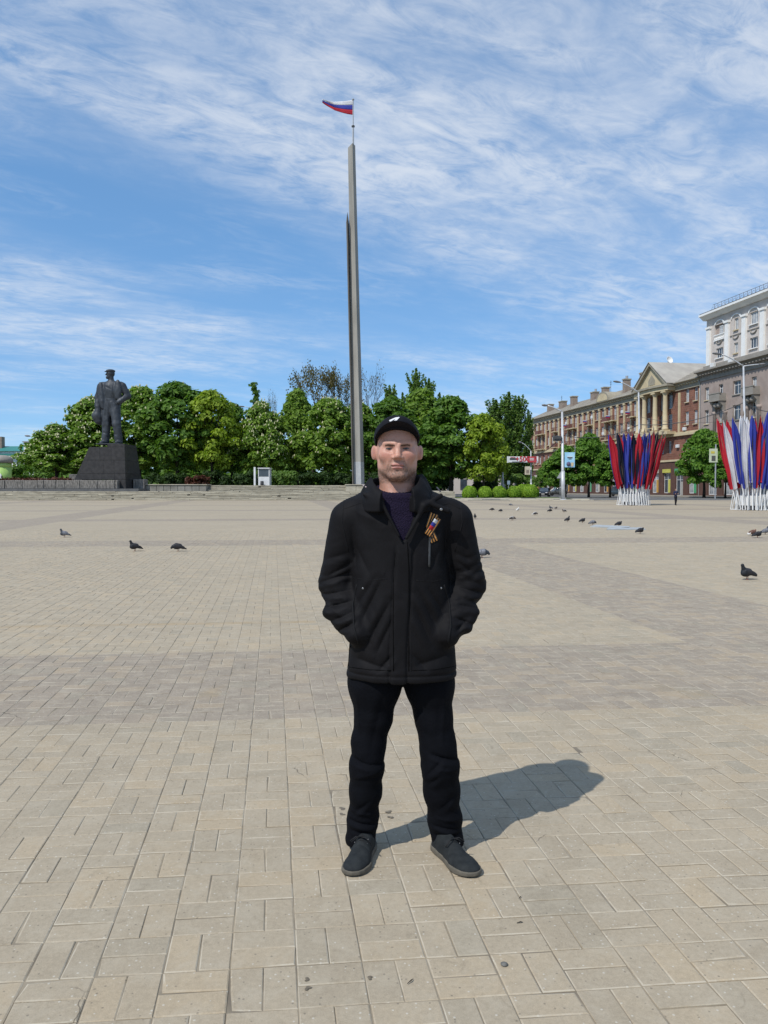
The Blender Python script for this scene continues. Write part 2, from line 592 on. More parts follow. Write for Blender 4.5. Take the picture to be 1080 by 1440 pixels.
# ------------------------------------------------------------------ sculpting with distance fields
def surface_nets(D, lo, h):
    s = D < 0
    nx, ny, nz = D.shape
    c = np.zeros((nx - 1, ny - 1, nz - 1), np.int8)
    cor = [(a, b, d) for a in (0, 1) for b in (0, 1) for d in (0, 1)]
    for a, b, d in cor:
        c += s[a:nx - 1 + a, b:ny - 1 + b, d:nz - 1 + d]
    act = (c > 0) & (c < 8)
    ijk = np.argwhere(act)
    idx = -np.ones(c.shape, np.int64)
    idx[act] = np.arange(len(ijk))
    vals = np.stack([D[ijk[:, 0] + a, ijk[:, 1] + b, ijk[:, 2] + d] for a, b, d in cor], 1)
    acc = np.zeros((len(ijk), 3)); cnt = np.zeros(len(ijk))
    for p in range(8):
        for q in range(p + 1, 8):
            A, B = np.array(cor[p]), np.array(cor[q])
            if np.abs(A - B).sum() != 1:
                continue
            va, vb = vals[:, p], vals[:, q]
            m = (va < 0) != (vb < 0)
            t = va[m] / (va[m] - vb[m])
            acc[m] += A + (B - A) * t[:, None]
            cnt[m] += 1
    V = np.asarray(lo) + h * (ijk + acc / cnt[:, None])
    F = []
    for ax in range(3):
        o1, o2 = (ax + 1) % 3, (ax + 2) % 3
        sl0 = [slice(1, -1)] * 3; sl1 = [slice(1, -1)] * 3
        sl0[ax] = slice(0, -1); sl1[ax] = slice(1, None)
        a, b = s[tuple(sl0)], s[tuple(sl1)]
        e = np.argwhere(a != b)
        ins = a[a != b]
        base = e.copy(); base[:, o1] += 1; base[:, o2] += 1
        def cell(d1, d2):
            q = base.copy(); q[:, o1] += d1; q[:, o2] += d2
            return idx[q[:, 0], q[:, 1], q[:, 2]]
        quad = np.stack([cell(-1, -1), cell(0, -1), cell(0, 0), cell(-1, 0)], 1)
        quad[~ins] = quad[~ins][:, ::-1]
        F.append(quad)
    F = np.concatenate(F)
    F = F[(F >= 0).all(1)]
    return V, F


def relax(V, F, it=1, k=0.5):
    e = np.concatenate([F[:, [0, 1]], F[:, [1, 2]], F[:, [2, 3]], F[:, [3, 0]]])
    for _ in range(it):
        S = np.zeros_like(V); n = np.zeros(len(V))
        np.add.at(S, e[:, 0], V[e[:, 1]]); np.add.at(n, e[:, 0], 1)
        np.add.at(S, e[:, 1], V[e[:, 0]]); np.add.at(n, e[:, 1], 1)
        V = V + k * (S / n[:, None] - V)
    return V


def sculpt(f, lo, hi, h, it=1):
    ax = [np.arange(lo[i], hi[i] + h, h, dtype=np.float32) for i in range(3)]
    X, Y, Z = np.meshgrid(*ax, indexing='ij')
    D = f(X, Y, Z)
    for sl in ((0,), (-1,)):
        D[sl[0], :, :] = 1; D[:, sl[0], :] = 1; D[:, :, sl[0]] = 1
    V, F = surface_nets(D, lo, h)
    if it:
        V = relax(V, F, it, 0.5)
    return V, F


def s_min(a, b, k):
    hh = np.clip(0.5 + 0.5 * (b - a) / k, 0, 1)
    return b + (a - b) * hh - k * hh * (1 - hh)


def s_max(a, b, k):
    return -s_min(-a, -b, k)


def cone(X, Y, Z, a, b, r1, r2):
    ax, ay, az = a
    bx, by, bz = b[0] - ax, b[1] - ay, b[2] - az
    L = max(bx * bx + by * by + bz * bz, 1e-12)
    t = np.clip(((X - ax) * bx + (Y - ay) * by + (Z - az) * bz) / L, 0, 1)
    return np.sqrt((X - ax - t * bx) ** 2 + (Y - ay - t * by) ** 2 + (Z - az - t * bz) ** 2) - (r1 + (r2 - r1) * t)


def ell(X, Y, Z, c, r):
    q = np.sqrt(((X - c[0]) / r[0]) ** 2 + ((Y - c[1]) / r[1]) ** 2 + ((Z - c[2]) / r[2]) ** 2)
    g = np.sqrt(((X - c[0]) / r[0] ** 2) ** 2 + ((Y - c[1]) / r[1] ** 2) ** 2 + ((Z - c[2]) / r[2] ** 2) ** 2) + 1e-9
    return q * (q - 1) / g


def chain(X, Y, Z, pts, rs, k=0.02):
    d = None
    for i in range(len(pts) - 1):
        q = cone(X, Y, Z, pts[i], pts[i + 1], rs[i], rs[i + 1])
        d = q if d is None else s_min(d, q, k)
    return d


def crease_front(X, Y, Z, a, b, w, depth, yb):
    """sharp fold drawn on the front of a garment: distance taken across x and z only"""
    bx, bz = b[0] - a[0], b[2] - a[2]
    L = max(bx * bx + bz * bz, 1e-12)
    t = ((X - a[0]) * bx + (Z - a[2]) * bz) / L
    tc = np.clip(t, 0, 1)
    d = np.sqrt((X - a[0] - tc * bx) ** 2 + (Z - a[2] - tc * bz) ** 2)
    side = np.sign((X - a[0]) * bz - (Z - a[2]) * bx)
    taper = np.sin(np.clip(tc, .03, .97) * math.pi) ** .5
    prof = np.exp(-d / w) - .45 * np.exp(-((d - 2.2 * w) / (1.3 * w)) ** 2) * (side > 0)
    return depth * prof * taper * np.clip((yb - Y) / .03, 0, 1)


def crease(X, Y, Z, a, b, w, depth):
    """valley (positive depth) or ridge (negative) along a segment"""
    d = cone(X, Y, Z, a, b, 0, 0)
    return depth * np.exp(-(d / w) ** 2)


_lat = np.random.default_rng(5).random((32, 32, 32)).astype(np.float32)


def vnoise(X, Y, Z):
    out = 0
    ix, iy, iz = np.floor(X).astype(np.int32), np.floor(Y).astype(np.int32), np.floor(Z).astype(np.int32)
    fx, fy, fz = X - ix, Y - iy, Z - iz
    fx, fy, fz = fx * fx * (3 - 2 * fx), fy * fy * (3 - 2 * fy), fz * fz * (3 - 2 * fz)
    for a in (0, 1):
        for b in (0, 1):
            for c in (0, 1):
                w = (fx if a else 1 - fx) * (fy if b else 1 - fy) * (fz if c else 1 - fz)
                out = out + w * _lat[(ix + a) & 31, (iy + b) & 31, (iz + c) & 31]
    return out - 0.5


# ------------------------------------------------------------------ steps and terraces
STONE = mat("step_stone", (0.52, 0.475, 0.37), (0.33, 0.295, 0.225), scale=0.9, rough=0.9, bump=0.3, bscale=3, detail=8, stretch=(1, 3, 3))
STONE3 = mat("riser_shade_dirt", (0.20, 0.18, 0.135), (0.10, 0.09, 0.07), scale=.7, rough=.95, stretch=(.4, 2, 2))  # dark tone paints the shadow gaps and dirt below each tread
STONE2 = mat("step_stone_grey", (0.27, 0.255, 0.22), (0.18, 0.17, 0.145), scale=1.1, rough=0.9, bump=0.3, bscale=3)
GRAN = mat("dark_granite", (0.026, 0.024, 0.024), (0.045, 0.042, 0.041), scale=2.2, rough=0.55, spec=0.35, bump=0.05)
GRANW = mat("rough_granite", (0.26, 0.24, 0.215), (0.085, 0.08, 0.072), scale=3.5, rough=0.9, bump=1.0, bscale=6, stretch=(2.2, 1, .6))
BASEG = mat("base_granite", (0.12, 0.12, 0.12), (0.085, 0.085, 0.087), scale=2, rough=0.7)
TERR = mat("terrace_paving", (0.30, 0.27, 0.215), (0.24, 0.22, 0.18), scale=0.7, rough=0.9)


def flight(root, x0, x1, ybot, zbot, n, rise, going, nseg):
    r = random.Random(int(ybot * 7))
    for i in range(n):
        mb = MB()
        cuts = sorted([x0, x1] + [r.uniform(x0, x1) for _ in range(nseg)])
        for a, b in zip(cuts[:-1], cuts[1:]):
            if b - a < 0.4:
                continue
            dy, dz = r.uniform(-.06, .06), r.uniform(-.018, .012)
            t_ = .088 + r.uniform(0, .022)
            mb.box(a + .02, b - .02, ybot + i * going + dy - .05, ybot + (i + 1) * going + .3, zbot + (i + 1) * rise - t_ + dz, zbot + (i + 1) * rise + dz)
        o = mb.build("step", STONE, root, ws=True)
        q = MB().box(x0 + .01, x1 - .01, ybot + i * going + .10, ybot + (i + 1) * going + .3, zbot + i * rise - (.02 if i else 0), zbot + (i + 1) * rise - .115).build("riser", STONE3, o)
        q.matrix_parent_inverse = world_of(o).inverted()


TZ, TZ2 = 1.08, 1.83                                   # the two terrace levels
YS = 93.3
st = thing("stone_steps", "long flight of worn pale stone steps along the far edge of the square", "steps", (-20, YS, 0))
flight(st, -75, 8.8, YS, 0.0, 8, TZ / 8, 0.36, 22)
tag(MB().box(-75, 8.8, YS + 2.9, 240, -.05, TZ - .012).build("terrace", TERR), kind='structure')
st2 = thing("upper_steps", "shorter upper flight of stone steps below the tall stele", "steps", (-14, 100, TZ))
flight(st2, P(291, 686, 100).x, P(487, 686, 100).x, 100, TZ - .01, 5, (TZ2 - TZ) / 5, 0.4, 6)
tag(MB().box(-75, P(498, 686, 102).x + 6, 102.05, 240, TZ - .02, TZ2 - .01).build("upper_terrace", TERR), kind='structure')
# low cheek walls beside the upper flight
cw = thing("cheek_wall", "low grey stone cheek wall left of the upper steps", "wall", P(240, 690, 100))
a, b = P(200, 686, 99.6).x, P(290, 686, 99.6).x
for i in range(9):
    w = (b - a) / 9
    MB().bbox(a + i * w + .015, a + (i + 1) * w - .015, 99.6, 102, TZ - .02, TZ2 + rnd.uniform(-.02, .02), .03).build("stone_block", STONE2, cw, ws=True)
MB().box(a - .1, b + .1, 99.5, 102.2, TZ2 + .03, TZ2 + .13).build("coping", STONE, cw, ws=True)
cw = thing("cheek_wall", "pale stone block beside the foot of the tall stele", "wall", P(520, 690, 100))
a, b = P(486, 686, 99.6).x, P(545, 686, 99.6).x
for i in range(4):
    w = (b - a) / 4
    MB().bbox(a + i * w + .015, a + (i + 1) * w - .015, 99.6, 104, TZ - .02, TZ2 + rnd.uniform(-.02, .02), .03).build("stone_block", STONE, cw, ws=True)
MB().box(a - .1, b + .1, 99.5, 104.2, TZ2 + .03, TZ2 + .13).build("coping", STONE, cw, ws=True)

# ------------------------------------------------------------------ granite retaining wall on the left
gw = thing("granite_wall", "rough grey granite retaining wall left of the statue", "wall", P(80, 688, 96))
ya = 96.3
z0, z1 = TZ + .30, P(80, 675.3, ya).z
x = -62.0
xe = P(165, 680, ya).x
while x < xe:
    w = rnd.choice((1.1, 1.5, 1.9, 2.2, 0.8))
    w = min(w, xe - x)
    d = rnd.uniform(-.05, .05)
    o = MB().bbox(x + .012, x + w - .012, ya + d, ya + 1.2, z0, z1 + rnd.uniform(-.02, .02), .05).build("granite_block", GRANW, gw, ws=True)
    x += w
MB().box(-62, P(193, 680, ya).x + .3, ya - .5, ya + 3, TZ - .02, TZ + .32).build("base_slab", BASEG, gw, ws=True)
x0, x1 = P(187, 680, 99.0).x, P(203, 680, 99.0).x
MB().bbox(x0, x1, 99.0, 100.5, TZ - .02, P(195, 674, 99).z, .05).build("end_block", GRANW, gw, ws=True)
x0, x1 = P(97, 680, 99.5).x, P(116, 680, 99.5).x
MB().bbox(x0, x1, 99.5, 101.5, TZ, P(100, 667, 99.5).z, .05).build("end_block", GRANW, gw, ws=True)
# earth bed behind the wall for the red planting
tag(MB().box(-62, P(100, 680, 98).x, ya + 1.25, 101, TZ, z1 - .15).build("planting_bed", EARTH), kind='structure')

# ------------------------------------------------------------------ the statue's plinth: granite blocks, its left flank raked
PY = 97.2
PD = 4.6
pl = thing("statue_plinth", "black polished granite plinth with a raked left side under the bronze statue", "plinth", P(150, 688, PY))


def plx(px_, py_):
    q = P(px_, py_, PY)
    return q.x, q.z


xl_b, zb_ = plx(104.6, 674.5)
zbot = TZ + .28
xl_t, zt_l = plx(125.4, 628.5)
xs_t, zt = plx(151, 623.8)
xr, _ = plx(175.4, 650)
rake = (xl_t - xl_b) / (zt_l - zb_)
side = (P(193, 685, PY + PD).x - P(176, 685, PY + PD).x)
courses = [zbot, plx(0, 674.5)[1], plx(0, 666)[1], plx(0, 647)[1], zt_l, zt]
for ci in range(len(courses) - 1):
    za, zb2 = courses[ci] + .012, courses[ci + 1] - .012
    def left(z): return xl_b + rake * (z - zb_) if z > zb_ else (plx(161, 680)[0] if ci == 0 else xl_b)
    xa, xb = left(za), left(zb2)
    if ci == 4:
        xa = xb = xs_t
    if ci == 0:
        xa = xb = plx(161.5, 680)[0]
    m0 = max(xa, xb)
    ncut = {0: 1, 1: 3, 2: 3, 3: 3, 4: 1}[ci]
    ff = {1: (.52, .78), 2: (.48, .74), 3: (.30, .62)}.get(ci, ())
    cuts = [None] + [m0 + (xr - m0) * f for f in ff] + [None]
    # right flank leans out towards the ground
    lean = .018
    xra, xrb = xr + lean * (zt - za), xr + lean * (zt - zb2)
    for k in range(len(cuts) - 1):
        b0a, b0b = (xa, xb) if cuts[k] is None else (cuts[k], cuts[k])
        b1a, b1b = (xra, xrb) if cuts[k + 1] is None else (cuts[k + 1], cuts[k + 1])
        g_ = .012
        back = .15 * (zt - za)
        mb = MB()
        yb = PY + PD
        dd = rnd.uniform(-.006, .006)
        mb.loft([[(b0a + g_, PY + dd, za), (b1a - g_, PY + dd, za), (b1a - g_ + (0.12 * (zt - za) if cuts[k + 1] is None else 0), yb, za), (b0a + g_, yb, za)],
                 [(b0b + g_, PY + dd, zb2), (b1b - g_, PY + dd, zb2), (b1b - g_ + (0.12 * (zt - zb2) if cuts[k + 1] is None else 0), yb, zb2), (b0b + g_, yb, zb2)]])
        mb.build("granite_block", GRAN, pl, ws=True)
PLX = (xs_t + xr) / 2
PLZ = zt

# ------------------------------------------------------------------ the stele
CONC = mat("stele_concrete", (0.33, 0.315, 0.28), (0.24, 0.228, 0.20), scale=0.5, rough=0.75, bump=0.1, stretch=(2, 2, .35), detail=7)
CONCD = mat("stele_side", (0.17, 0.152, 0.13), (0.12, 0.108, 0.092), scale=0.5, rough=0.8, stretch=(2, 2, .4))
PANEL = mat("stele_foot_panel", (0.42, 0.43, 0.43), (0.35, 0.36, 0.37), scale=1.5, rough=0.55)
SY = 106.0
stele = thing("stele", "tall slender concrete stele of two tapering blades with a flag on top", "stele", P(503, 681, SY))


def blade(name, rows, ofs, depth, m, chamfer):
    """rows: (py, left px, ridge px, right px); each section is a four-sided blade"""
    rings = []
    for py, l, q, r_ in rows:
        A, B, C = P(l, py, SY + ofs), P(q, py, SY + ofs), P(r_, py, SY + ofs)
        rings.append([(A.x, SY + ofs + .15, A.z), (B.x, SY + ofs - chamfer, A.z + (0 if py > 240 else 0)), (C.x, SY + ofs + depth * .55, A.z), (C.x - .3, SY + ofs + depth, A.z), (A.x + .25, SY + ofs + depth * .8, A.z)])
    return rings


def lerp_rows(top, bot, n):
    return [tuple(bot[k] + (top[k] - bot[k]) * i / n for k in range(4)) for i in range(n + 1)]


# main blade, cast in lifts
full = lerp_rows((207, 489.2, 495.8, 499.2), (681, 497.0, 508.0, 512.3), 30)
rings = blade("main", full, 0, 1.7, CONC, 0.35)
# slanted head
top = rings[-1]
tp = P(498.5, 200.5, SY).z
top = [(v[0], v[1], v[2] + (tp - top[0][2]) * max(0, (v[0] - top[0][0]) / (top[2][0] - top[0][0]))) for v in top]
rings[-1] = top
split = 2
MB().loft(rings[:split + 1]).build("foot_panel", PANEL, stele, ws=True)
mbm = MB().loft(rings[split:])
mbm.build("main_blade", CONC, stele, ws=True)
rows = lerp_rows((312, 486.6, 488.4, 490.4), (681, 495.4, 496.6, 499.5), 22)
rings = blade("side", rows, -.2, 1.6, CONC, 0.25)
tipz = P(488, 298, SY).z
rings.append([(rings[-1][0][0] * .5 + rings[-1][2][0] * .5 + .02 * math.cos(k), rings[-1][0][1] + .2 + .02 * math.sin(k), tipz) for k in range(5)])
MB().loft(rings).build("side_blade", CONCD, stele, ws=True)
# horizontal casting joints, slightly proud
mj = MB()
for i in range(3, 30, 3):
    rr = full[i]
    A, B = P(rr[1], rr[0], SY), P(rr[2], rr[0], SY)
    mj.box(A.x + .02, B.x, SY - .36, SY + .3, A.z - .035, A.z + .035)
MET = mat("galvanised_metal", (0.42, 0.43, 0.44), (0.34, 0.35, 0.36), scale=3, rough=0.5, metal=0.3)
DARKM = mat("dark_metal", (0.05, 0.05, 0.052), (0.07, 0.07, 0.07), scale=3, rough=0.5)

fp = thing("flagpole", "thin steel flagpole on top of the tall stele", "flagpole", P(496.8, 203, SY))
MB().tube([P(496.6, 206, SY + .4), P(496.6, 178, SY + .4)], .12, 8).build("pole", MET, fp, ws=True)
MB().tube([P(496.6, 178, SY + .4), P(496.6, 140.5, SY + .4)], .075, 8).build("mast", MET, fp, ws=True)
MB().tube([P(496.6, 178.6, SY + .4), P(496.6, 176.8, SY + .4)], .22, 8).build("collar", DARKM, fp, ws=True)
q = P(496.6, 140.0, SY + .4)
MB().lathe([(.02, -.15), (.16, -.05), (.17, .05), (.02, .17)], 8, q).build("finial", MET, fp, ws=True)


def cloth_mat(name, c):
    m = mat(name, c, tuple(v * .88 for v in c), scale=2.5, rough=0.8, bump=0.15, bscale=6)
    g = NT(m.node_tree, False)                          # thin cloth lets some light through
    b = [n for n in m.node_tree.nodes if n.type == 'BSDF_PRINCIPLED'][0]
    out = [n for n in m.node_tree.nodes if n.type == 'OUTPUT_MATERIAL'][0]
    t = g.n('ShaderNodeBsdfTranslucent', {'Color': (*c, 1)})
    mx = g.n('ShaderNodeMixShader', {0: .3, 1: b.outputs[0], 2: t.outputs[0]})
    m.node_tree.links.new(mx.outputs[0], out.inputs[0])
    return m


WHITE_C = cloth_mat("white_cloth", (0.78, 0.78, 0.80))
BLUE_C = cloth_mat("blue_cloth", (0.05, 0.07, 0.40))
RED_C = cloth_mat("red_cloth", (0.55, 0.025, 0.045))
BLACK_C = cloth_mat("black_cloth", (0.012, 0.014, 0.034))

fl = thing("flag", "white, blue and red flag flying above the stele", "flag", P(496.4, 150, SY + .4))
# flag outline in the wind: upper and lower edge from mast to fly
ue = [(496.3, 140.6), (488, 141.8), (479, 142.5), (470, 143.2), (462, 142.0), (456.5, 140.2), (453.6, 139.2)]
le = [(496.3, 161.6), (488, 160.2), (480, 158.2), (471, 155.4), (464, 151.2), (458, 147.6), (453.2, 144.4)]
NU = 36


def edge(e, t):
    xs_ = np.linspace(0, 1, len(e))
    return np.interp(t, xs_, [p[0] for p in e]), np.interp(t, xs_, [p[1] for p in e])


for k, (nm, m) in enumerate((("white_stripe", WHITE_C), ("blue_stripe", BLUE_C), ("red_stripe", RED_C))):
    vs, fs = [], []
    for i in range(NU + 1):
        t = i / NU
        ux, uy = edge(ue, t); lx, ly = edge(le, t)
        dep = SY + .4 - 0.55 * math.sin(t * 7.5) * (.15 + t) + .8 * t
        for j in range(5):
            w = (k + j / 4) / 3
            q = P(ux + (lx - ux) * w, uy + (ly - uy) * w, dep + .25 * math.sin(w * 3 + t * 9) * t)
            vs.append(q)
    for i in range(NU):
        for j in range(4):
            a_ = i * 5 + j
            fs.append((a_, a_ + 5, a_ + 6, a_ + 1))
    o = obj(nm, mesh_from(vs, fs, True), m, fl, True)
    md = o.modifiers.new("thick", 'SOLIDIFY'); md.thickness = 0.02
# ------------------------------------------------------------------ foliage
def leaf_mat(name, c1, c2, trans=0.42):
    if 'red' not in name:
        c1, c2 = tuple(v * 1.34 for v in c1), tuple(v * 1.34 for v in c2)
    m = bpy.data.materials.new(name)
    m.use_nodes = True
    g = NT(m.node_tree)
    out = g.n('ShaderNodeOutputMaterial')
    at = g.n('ShaderNodeAttribute', attribute_name='rnd').outputs['Fac']
    c = g.mix(at, c1, c2)
    nz = g.noise(g.n('ShaderNodeTexCoord').outputs['Object'], 0.9, 3, 0.5)
    c = g.mix(g.maprange(nz, 0.35, 0.65), c, g.mix(1.0, c, (0.72, 0.78, 0.7), 'MULTIPLY'))
    d = g.n('ShaderNodeBsdfPrincipled', {'Base Color': c, 'Roughness': 0.55, 'Specular IOR Level': 0.3})
    t = g.n('ShaderNodeBsdfTranslucent', {'Color': g.mix(1.0, c, (1.0, 1.15, 0.45), 'MULTIPLY')})
    mx = g.n('ShaderNodeMixShader', {0: trans, 1: d.outputs[0], 2: t.outputs[0]})
    m.node_tree.links.new(mx.outputs[0], out.inputs[0])
    return m


L_CHEST = leaf_mat("chestnut_leaf", (0.085, 0.155, 0.020), (0.205, 0.300, 0.042))
L_DARK = leaf_mat("dark_leaf", (0.055, 0.120, 0.018), (0.140, 0.235, 0.034))
L_YEL = leaf_mat("yellow_green_leaf", (0.15, 0.22, 0.016), (0.28, 0.35, 0.035), .4)
L_POP = leaf_mat("poplar_leaf", (0.080, 0.150, 0.032), (0.17, 0.25, 0.058))
L_MAPLE = leaf_mat("street_tree_leaf", (0.058, 0.14, 0.018), (0.15, 0.26, 0.034))
L_BROWN = leaf_mat("young_bronze_leaf", (0.10, 0.085, 0.03), (0.17, 0.14, 0.055))
L_BOX = leaf_mat("clipped_leaf", (0.12, 0.22, 0.016), (0.25, 0.37, 0.03), .3)
L_RED = leaf_mat("red_leaf", (0.07, 0.020, 0.012), (0.13, 0.045, 0.022), .2)
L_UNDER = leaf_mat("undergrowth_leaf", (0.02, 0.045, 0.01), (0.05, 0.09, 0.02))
BLOS = mat("cream_blossom", (0.56, 0.53, 0.33), (0.40, 0.40, 0.20), scale=3, rough=0.8)
BARK = mat("bark", (0.055, 0.042, 0.032), (0.032, 0.026, 0.02), scale=3, rough=0.95, bump=0.6, bscale=12, stretch=(1, 1, .3))


def leaf_mesh(C, N, L, W, r):
    """pointed leaf-like quads at C facing N"""
    n = len(C)
    N = N / (np.linalg.norm(N, axis=1, keepdims=True) + 1e-9)
    a = r.normal(size=(n, 3))
    T = np.cross(N, a); T /= np.linalg.norm(T, axis=1, keepdims=True) + 1e-9
    B = np.cross(N, T)
    L = np.broadcast_to(L, (n,))[:, None] * r.uniform(.7, 1.3, (n, 1))
    W = np.broadcast_to(W, (n,))[:, None] * r.uniform(.7, 1.3, (n, 1))
    droop = -N * L * .18
    V = np.stack([C - T * L, C + B * W + N * L * .06, C + T * L + droop, C - B * W + N * L * .06], 1).reshape(-1, 3)
    Q = np.arange(4 * n).reshape(n, 4)
    me = mesh_np(V, Q, smooth=False)
    a = me.attributes.new("rnd", 'FLOAT', 'FACE')
    a.data.foreach_set("value", r.random(n).astype(np.float32))
    return me


def clump_cloud(r, centers, radii, per, up=0.35, shell=0.75):
    C, N = [], []
    for c, rad in zip(centers, radii):
        d = r.normal(size=(per, 3)); d /= np.linalg.norm(d, axis=1, keepdims=True)
        d[:, 2] = np.where(d[:, 2] < -.35, -d[:, 2], d[:, 2])
        rr = rad * (shell + (1 - shell) * r.random((per, 1)) ** .5) * r.uniform(.8, 1.1, (per, 1))
        C.append(c + d * rr * np.array([1, 1, .8]))
        n = d + np.array([0, 0, up]) + r.normal(0, .45, (per, 3))
        N.append(n)
    return np.concatenate(C), np.concatenate(N)


def crown_clumps(r, n, w, h, prof, rmin, rmax):
    """clump centres near the surface of a crown of half-width w and height h; prof maps 0..1 height to 0..1 width"""
    out, rad = [], []
    for i in range(n):
        t = r.random() ** .85
        a = r.uniform(0, 2 * math.pi)
        ww = np.interp(t, [p[0] for p in prof], [p[1] for p in prof]) * w
        q = ww * (r.uniform(.55, .98) if r.random() < .8 else r.uniform(0, .6))
        out.append((q * math.cos(a), q * math.sin(a), t * h))
        rad.append(r.uniform(rmin, rmax))
    return np.array(out), np.array(rad)


ROUND = [(0, .45), (.12, .85), (.35, 1), (.6, .92), (.8, .66), (.93, .34), (1, .1)]
CONE = [(0, .7), (.1, .95), (.3, 1), (.55, .8), (.8, .45), (1, .06)]
COLUMN = [(0, .5), (.15, .85), (.45, 1), (.7, .8), (.88, .45), (1, .08)]


def branches(mb, r, h0, h1, w, n, r0):
    for i in range(n):
        a = 2 * math.pi * i / n + r.uniform(-.4, .4)
        z = r.uniform(h0 * .9, h0 + (h1 - h0) * .45)
        e = Vector((math.cos(a) * w * r.uniform(.4, .8), math.sin(a) * w * r.uniform(.4, .8), z + (h1 - h0) * r.uniform(.2, .5)))
        m = Vector((e.x * .45, e.y * .45, (z + e.z) / 2 + .2))
        mb.tube([(0, 0, z), m, e], [r0 * .45, r0 * .3, r0 * .08], 5)


def tree_proto(seed, kind, H, W, base, leaf, nclump, per, ls, prof, cl=(.9, 1.6), blossom=0, tr=.28):
    r = np.random.default_rng(seed)
    root = bpy.data.objects.new(kind, None)
    mb = MB()
    mb.tube([(0, 0, -.3), (.05, 0, base * .5), (0, .05, base), (0, 0, base + (H - base) * .75)], [tr * 1.35, tr, tr * .85, tr * .15], 8)
    branches(mb, r, base, H, W, 8, tr)
    tm = mb.mesh(True)
    C, rad = crown_clumps(r, nclump, W, H - base, prof, *cl)
    C[:, 2] += base
    pc, pn = clump_cloud(r, C, rad, per)
    cm = leaf_mesh(pc, pn, ls, ls * .62, r)
    bm = None
    if blossom:
        sel = r.choice(len(pc), blossom, replace=False)
        out = pc[sel] - np.array([0, 0, base + (H - base) * .4])
        nrm = out / np.linalg.norm(out, axis=1, keepdims=True)
        ok = (nrm[:, 2] > -.45) & (pc[sel][:, 2] > base + 1.2)
        b = MB()
        for p, n_ in zip(pc[sel][ok], nrm[ok]):
            p = Vector(p) + Vector(n_) * .25
            s = r.uniform(.8, 1.25)
            b.lathe([(.03, -.05 * s), (.115 * s, .03 * s), (.085 * s, .16 * s), (.02, .30 * s)], 5, p)
        bm = b.mesh()
    return dict(trunk=tm, crown=cm, blossom=bm, leaf=leaf, H=H, W=W)


def plant_tree(pr, name, label, px_, top, Y, hw, zb, cat="tree", group="trees behind the square", rot=None):
    base = P(px_, 680, Y)
    ztop = P(px_, top, Y).z
    t = thing(name, label, cat, (base.x, Y, zb), rnd.uniform(0, 6.28) if rot is None else rot, group)
    s = hw / FPX * Y / pr['W'] * (1.14 if 'chestnut' in name or 'linden' in name else 1)
    t.scale = (s, s, (ztop - zb) / pr['H'])
    obj("trunk", pr['trunk'], BARK, t)
    obj("crown", pr['crown'], pr['leaf'], t)
    if pr['blossom']:
        obj("blossom", pr['blossom'], BLOS, t)
    return t


ch1 = tree_proto(1, "chestnut", 14, 5.2, 2.6, L_CHEST, 120, 95, .34, CONE, blossom=900)
ch2 = tree_proto(2, "chestnut", 14, 5.2, 2.6, L_CHEST, 120, 95, .34, ROUND, blossom=380)
ch3 = tree_proto(3, "chestnut", 14, 5.2, 2.6, L_DARK, 120, 95, .34, ROUND, blossom=90)
ch4 = tree_proto(4, "chestnut", 14, 5.2, 2.6, L_YEL, 105, 85, .34, ROUND)
ch5 = tree_proto(5, "linden", 14, 5.2, 2.6, L_DARK, 120, 95, .33, ROUND)
ch6 = tree_proto(6, "linden", 14, 5.2, 2.6, L_CHEST, 120, 95, .33, CONE)
TZG = TZ2 - .05
BC = "chestnut tree thick with cream blossom "
trees = [
    (ch1, "chestnut_tree", BC + "at the left end of the row, sloping down", 80, 602, 118, 46, "tree"),
    (ch1, "chestnut_tree", BC + "directly left of and behind the bronze statue", 130, 566, 122, 52, "tree"),
    (ch2, "chestnut_tree", "chestnut tree with scattered blossom directly right of the bronze statue", 196, 553, 124, 46, "tree"),
    (ch3, "chestnut_tree", "tallest deep green chestnut tree right of the statue", 250, 546, 120, 50, "tree"),
    (ch4, "chestnut_tree", "yellow green leafy tree halfway between statue and white booth", 298, 556, 118, 37, "tree"),
    (ch3, "chestnut_tree", "dark chestnut tree half hidden right of the yellow green tree", 326, 574, 126, 30, "tree"),
    (ch1, "chestnut_tree", BC + "directly above the white booth", 368, 572, 120, 38, "tree"),
    (ch6, "linden_tree", "bright green tree with pointed top left of the stele", 418, 556, 124, 34, "tree"),
    (ch2, "chestnut_tree", "chestnut tree with cream blossom close left of the stele", 462, 568, 119, 40, "tree"),
    (ch2, "chestnut_tree", "chestnut tree with blossom right behind the stele", 505, 574, 124, 34, "tree"),
    (ch5, "linden_tree", "dense dark green tree between the stele and the man's cap", 548, 566, 122, 40, "tree"),
    (ch6, "linden_tree", "tall green tree rising right behind the man's cap", 592, 556, 126, 46, "tree"),
    (ch5, "linden_tree", "broad dark green tree right of the man's head", 634, 566, 118, 46, "tree"),
    (ch4, "linden_tree", "yellow green tree right of the man, above the clipped bushes", 680, 588, 114, 32, "tree"),
]
for pr, nm, lb, x_, top, Y, hw, cat in trees:
    plant_tree(pr, nm, lb, x_, top, Y, hw, TZG if x_ < 560 else .6, cat)

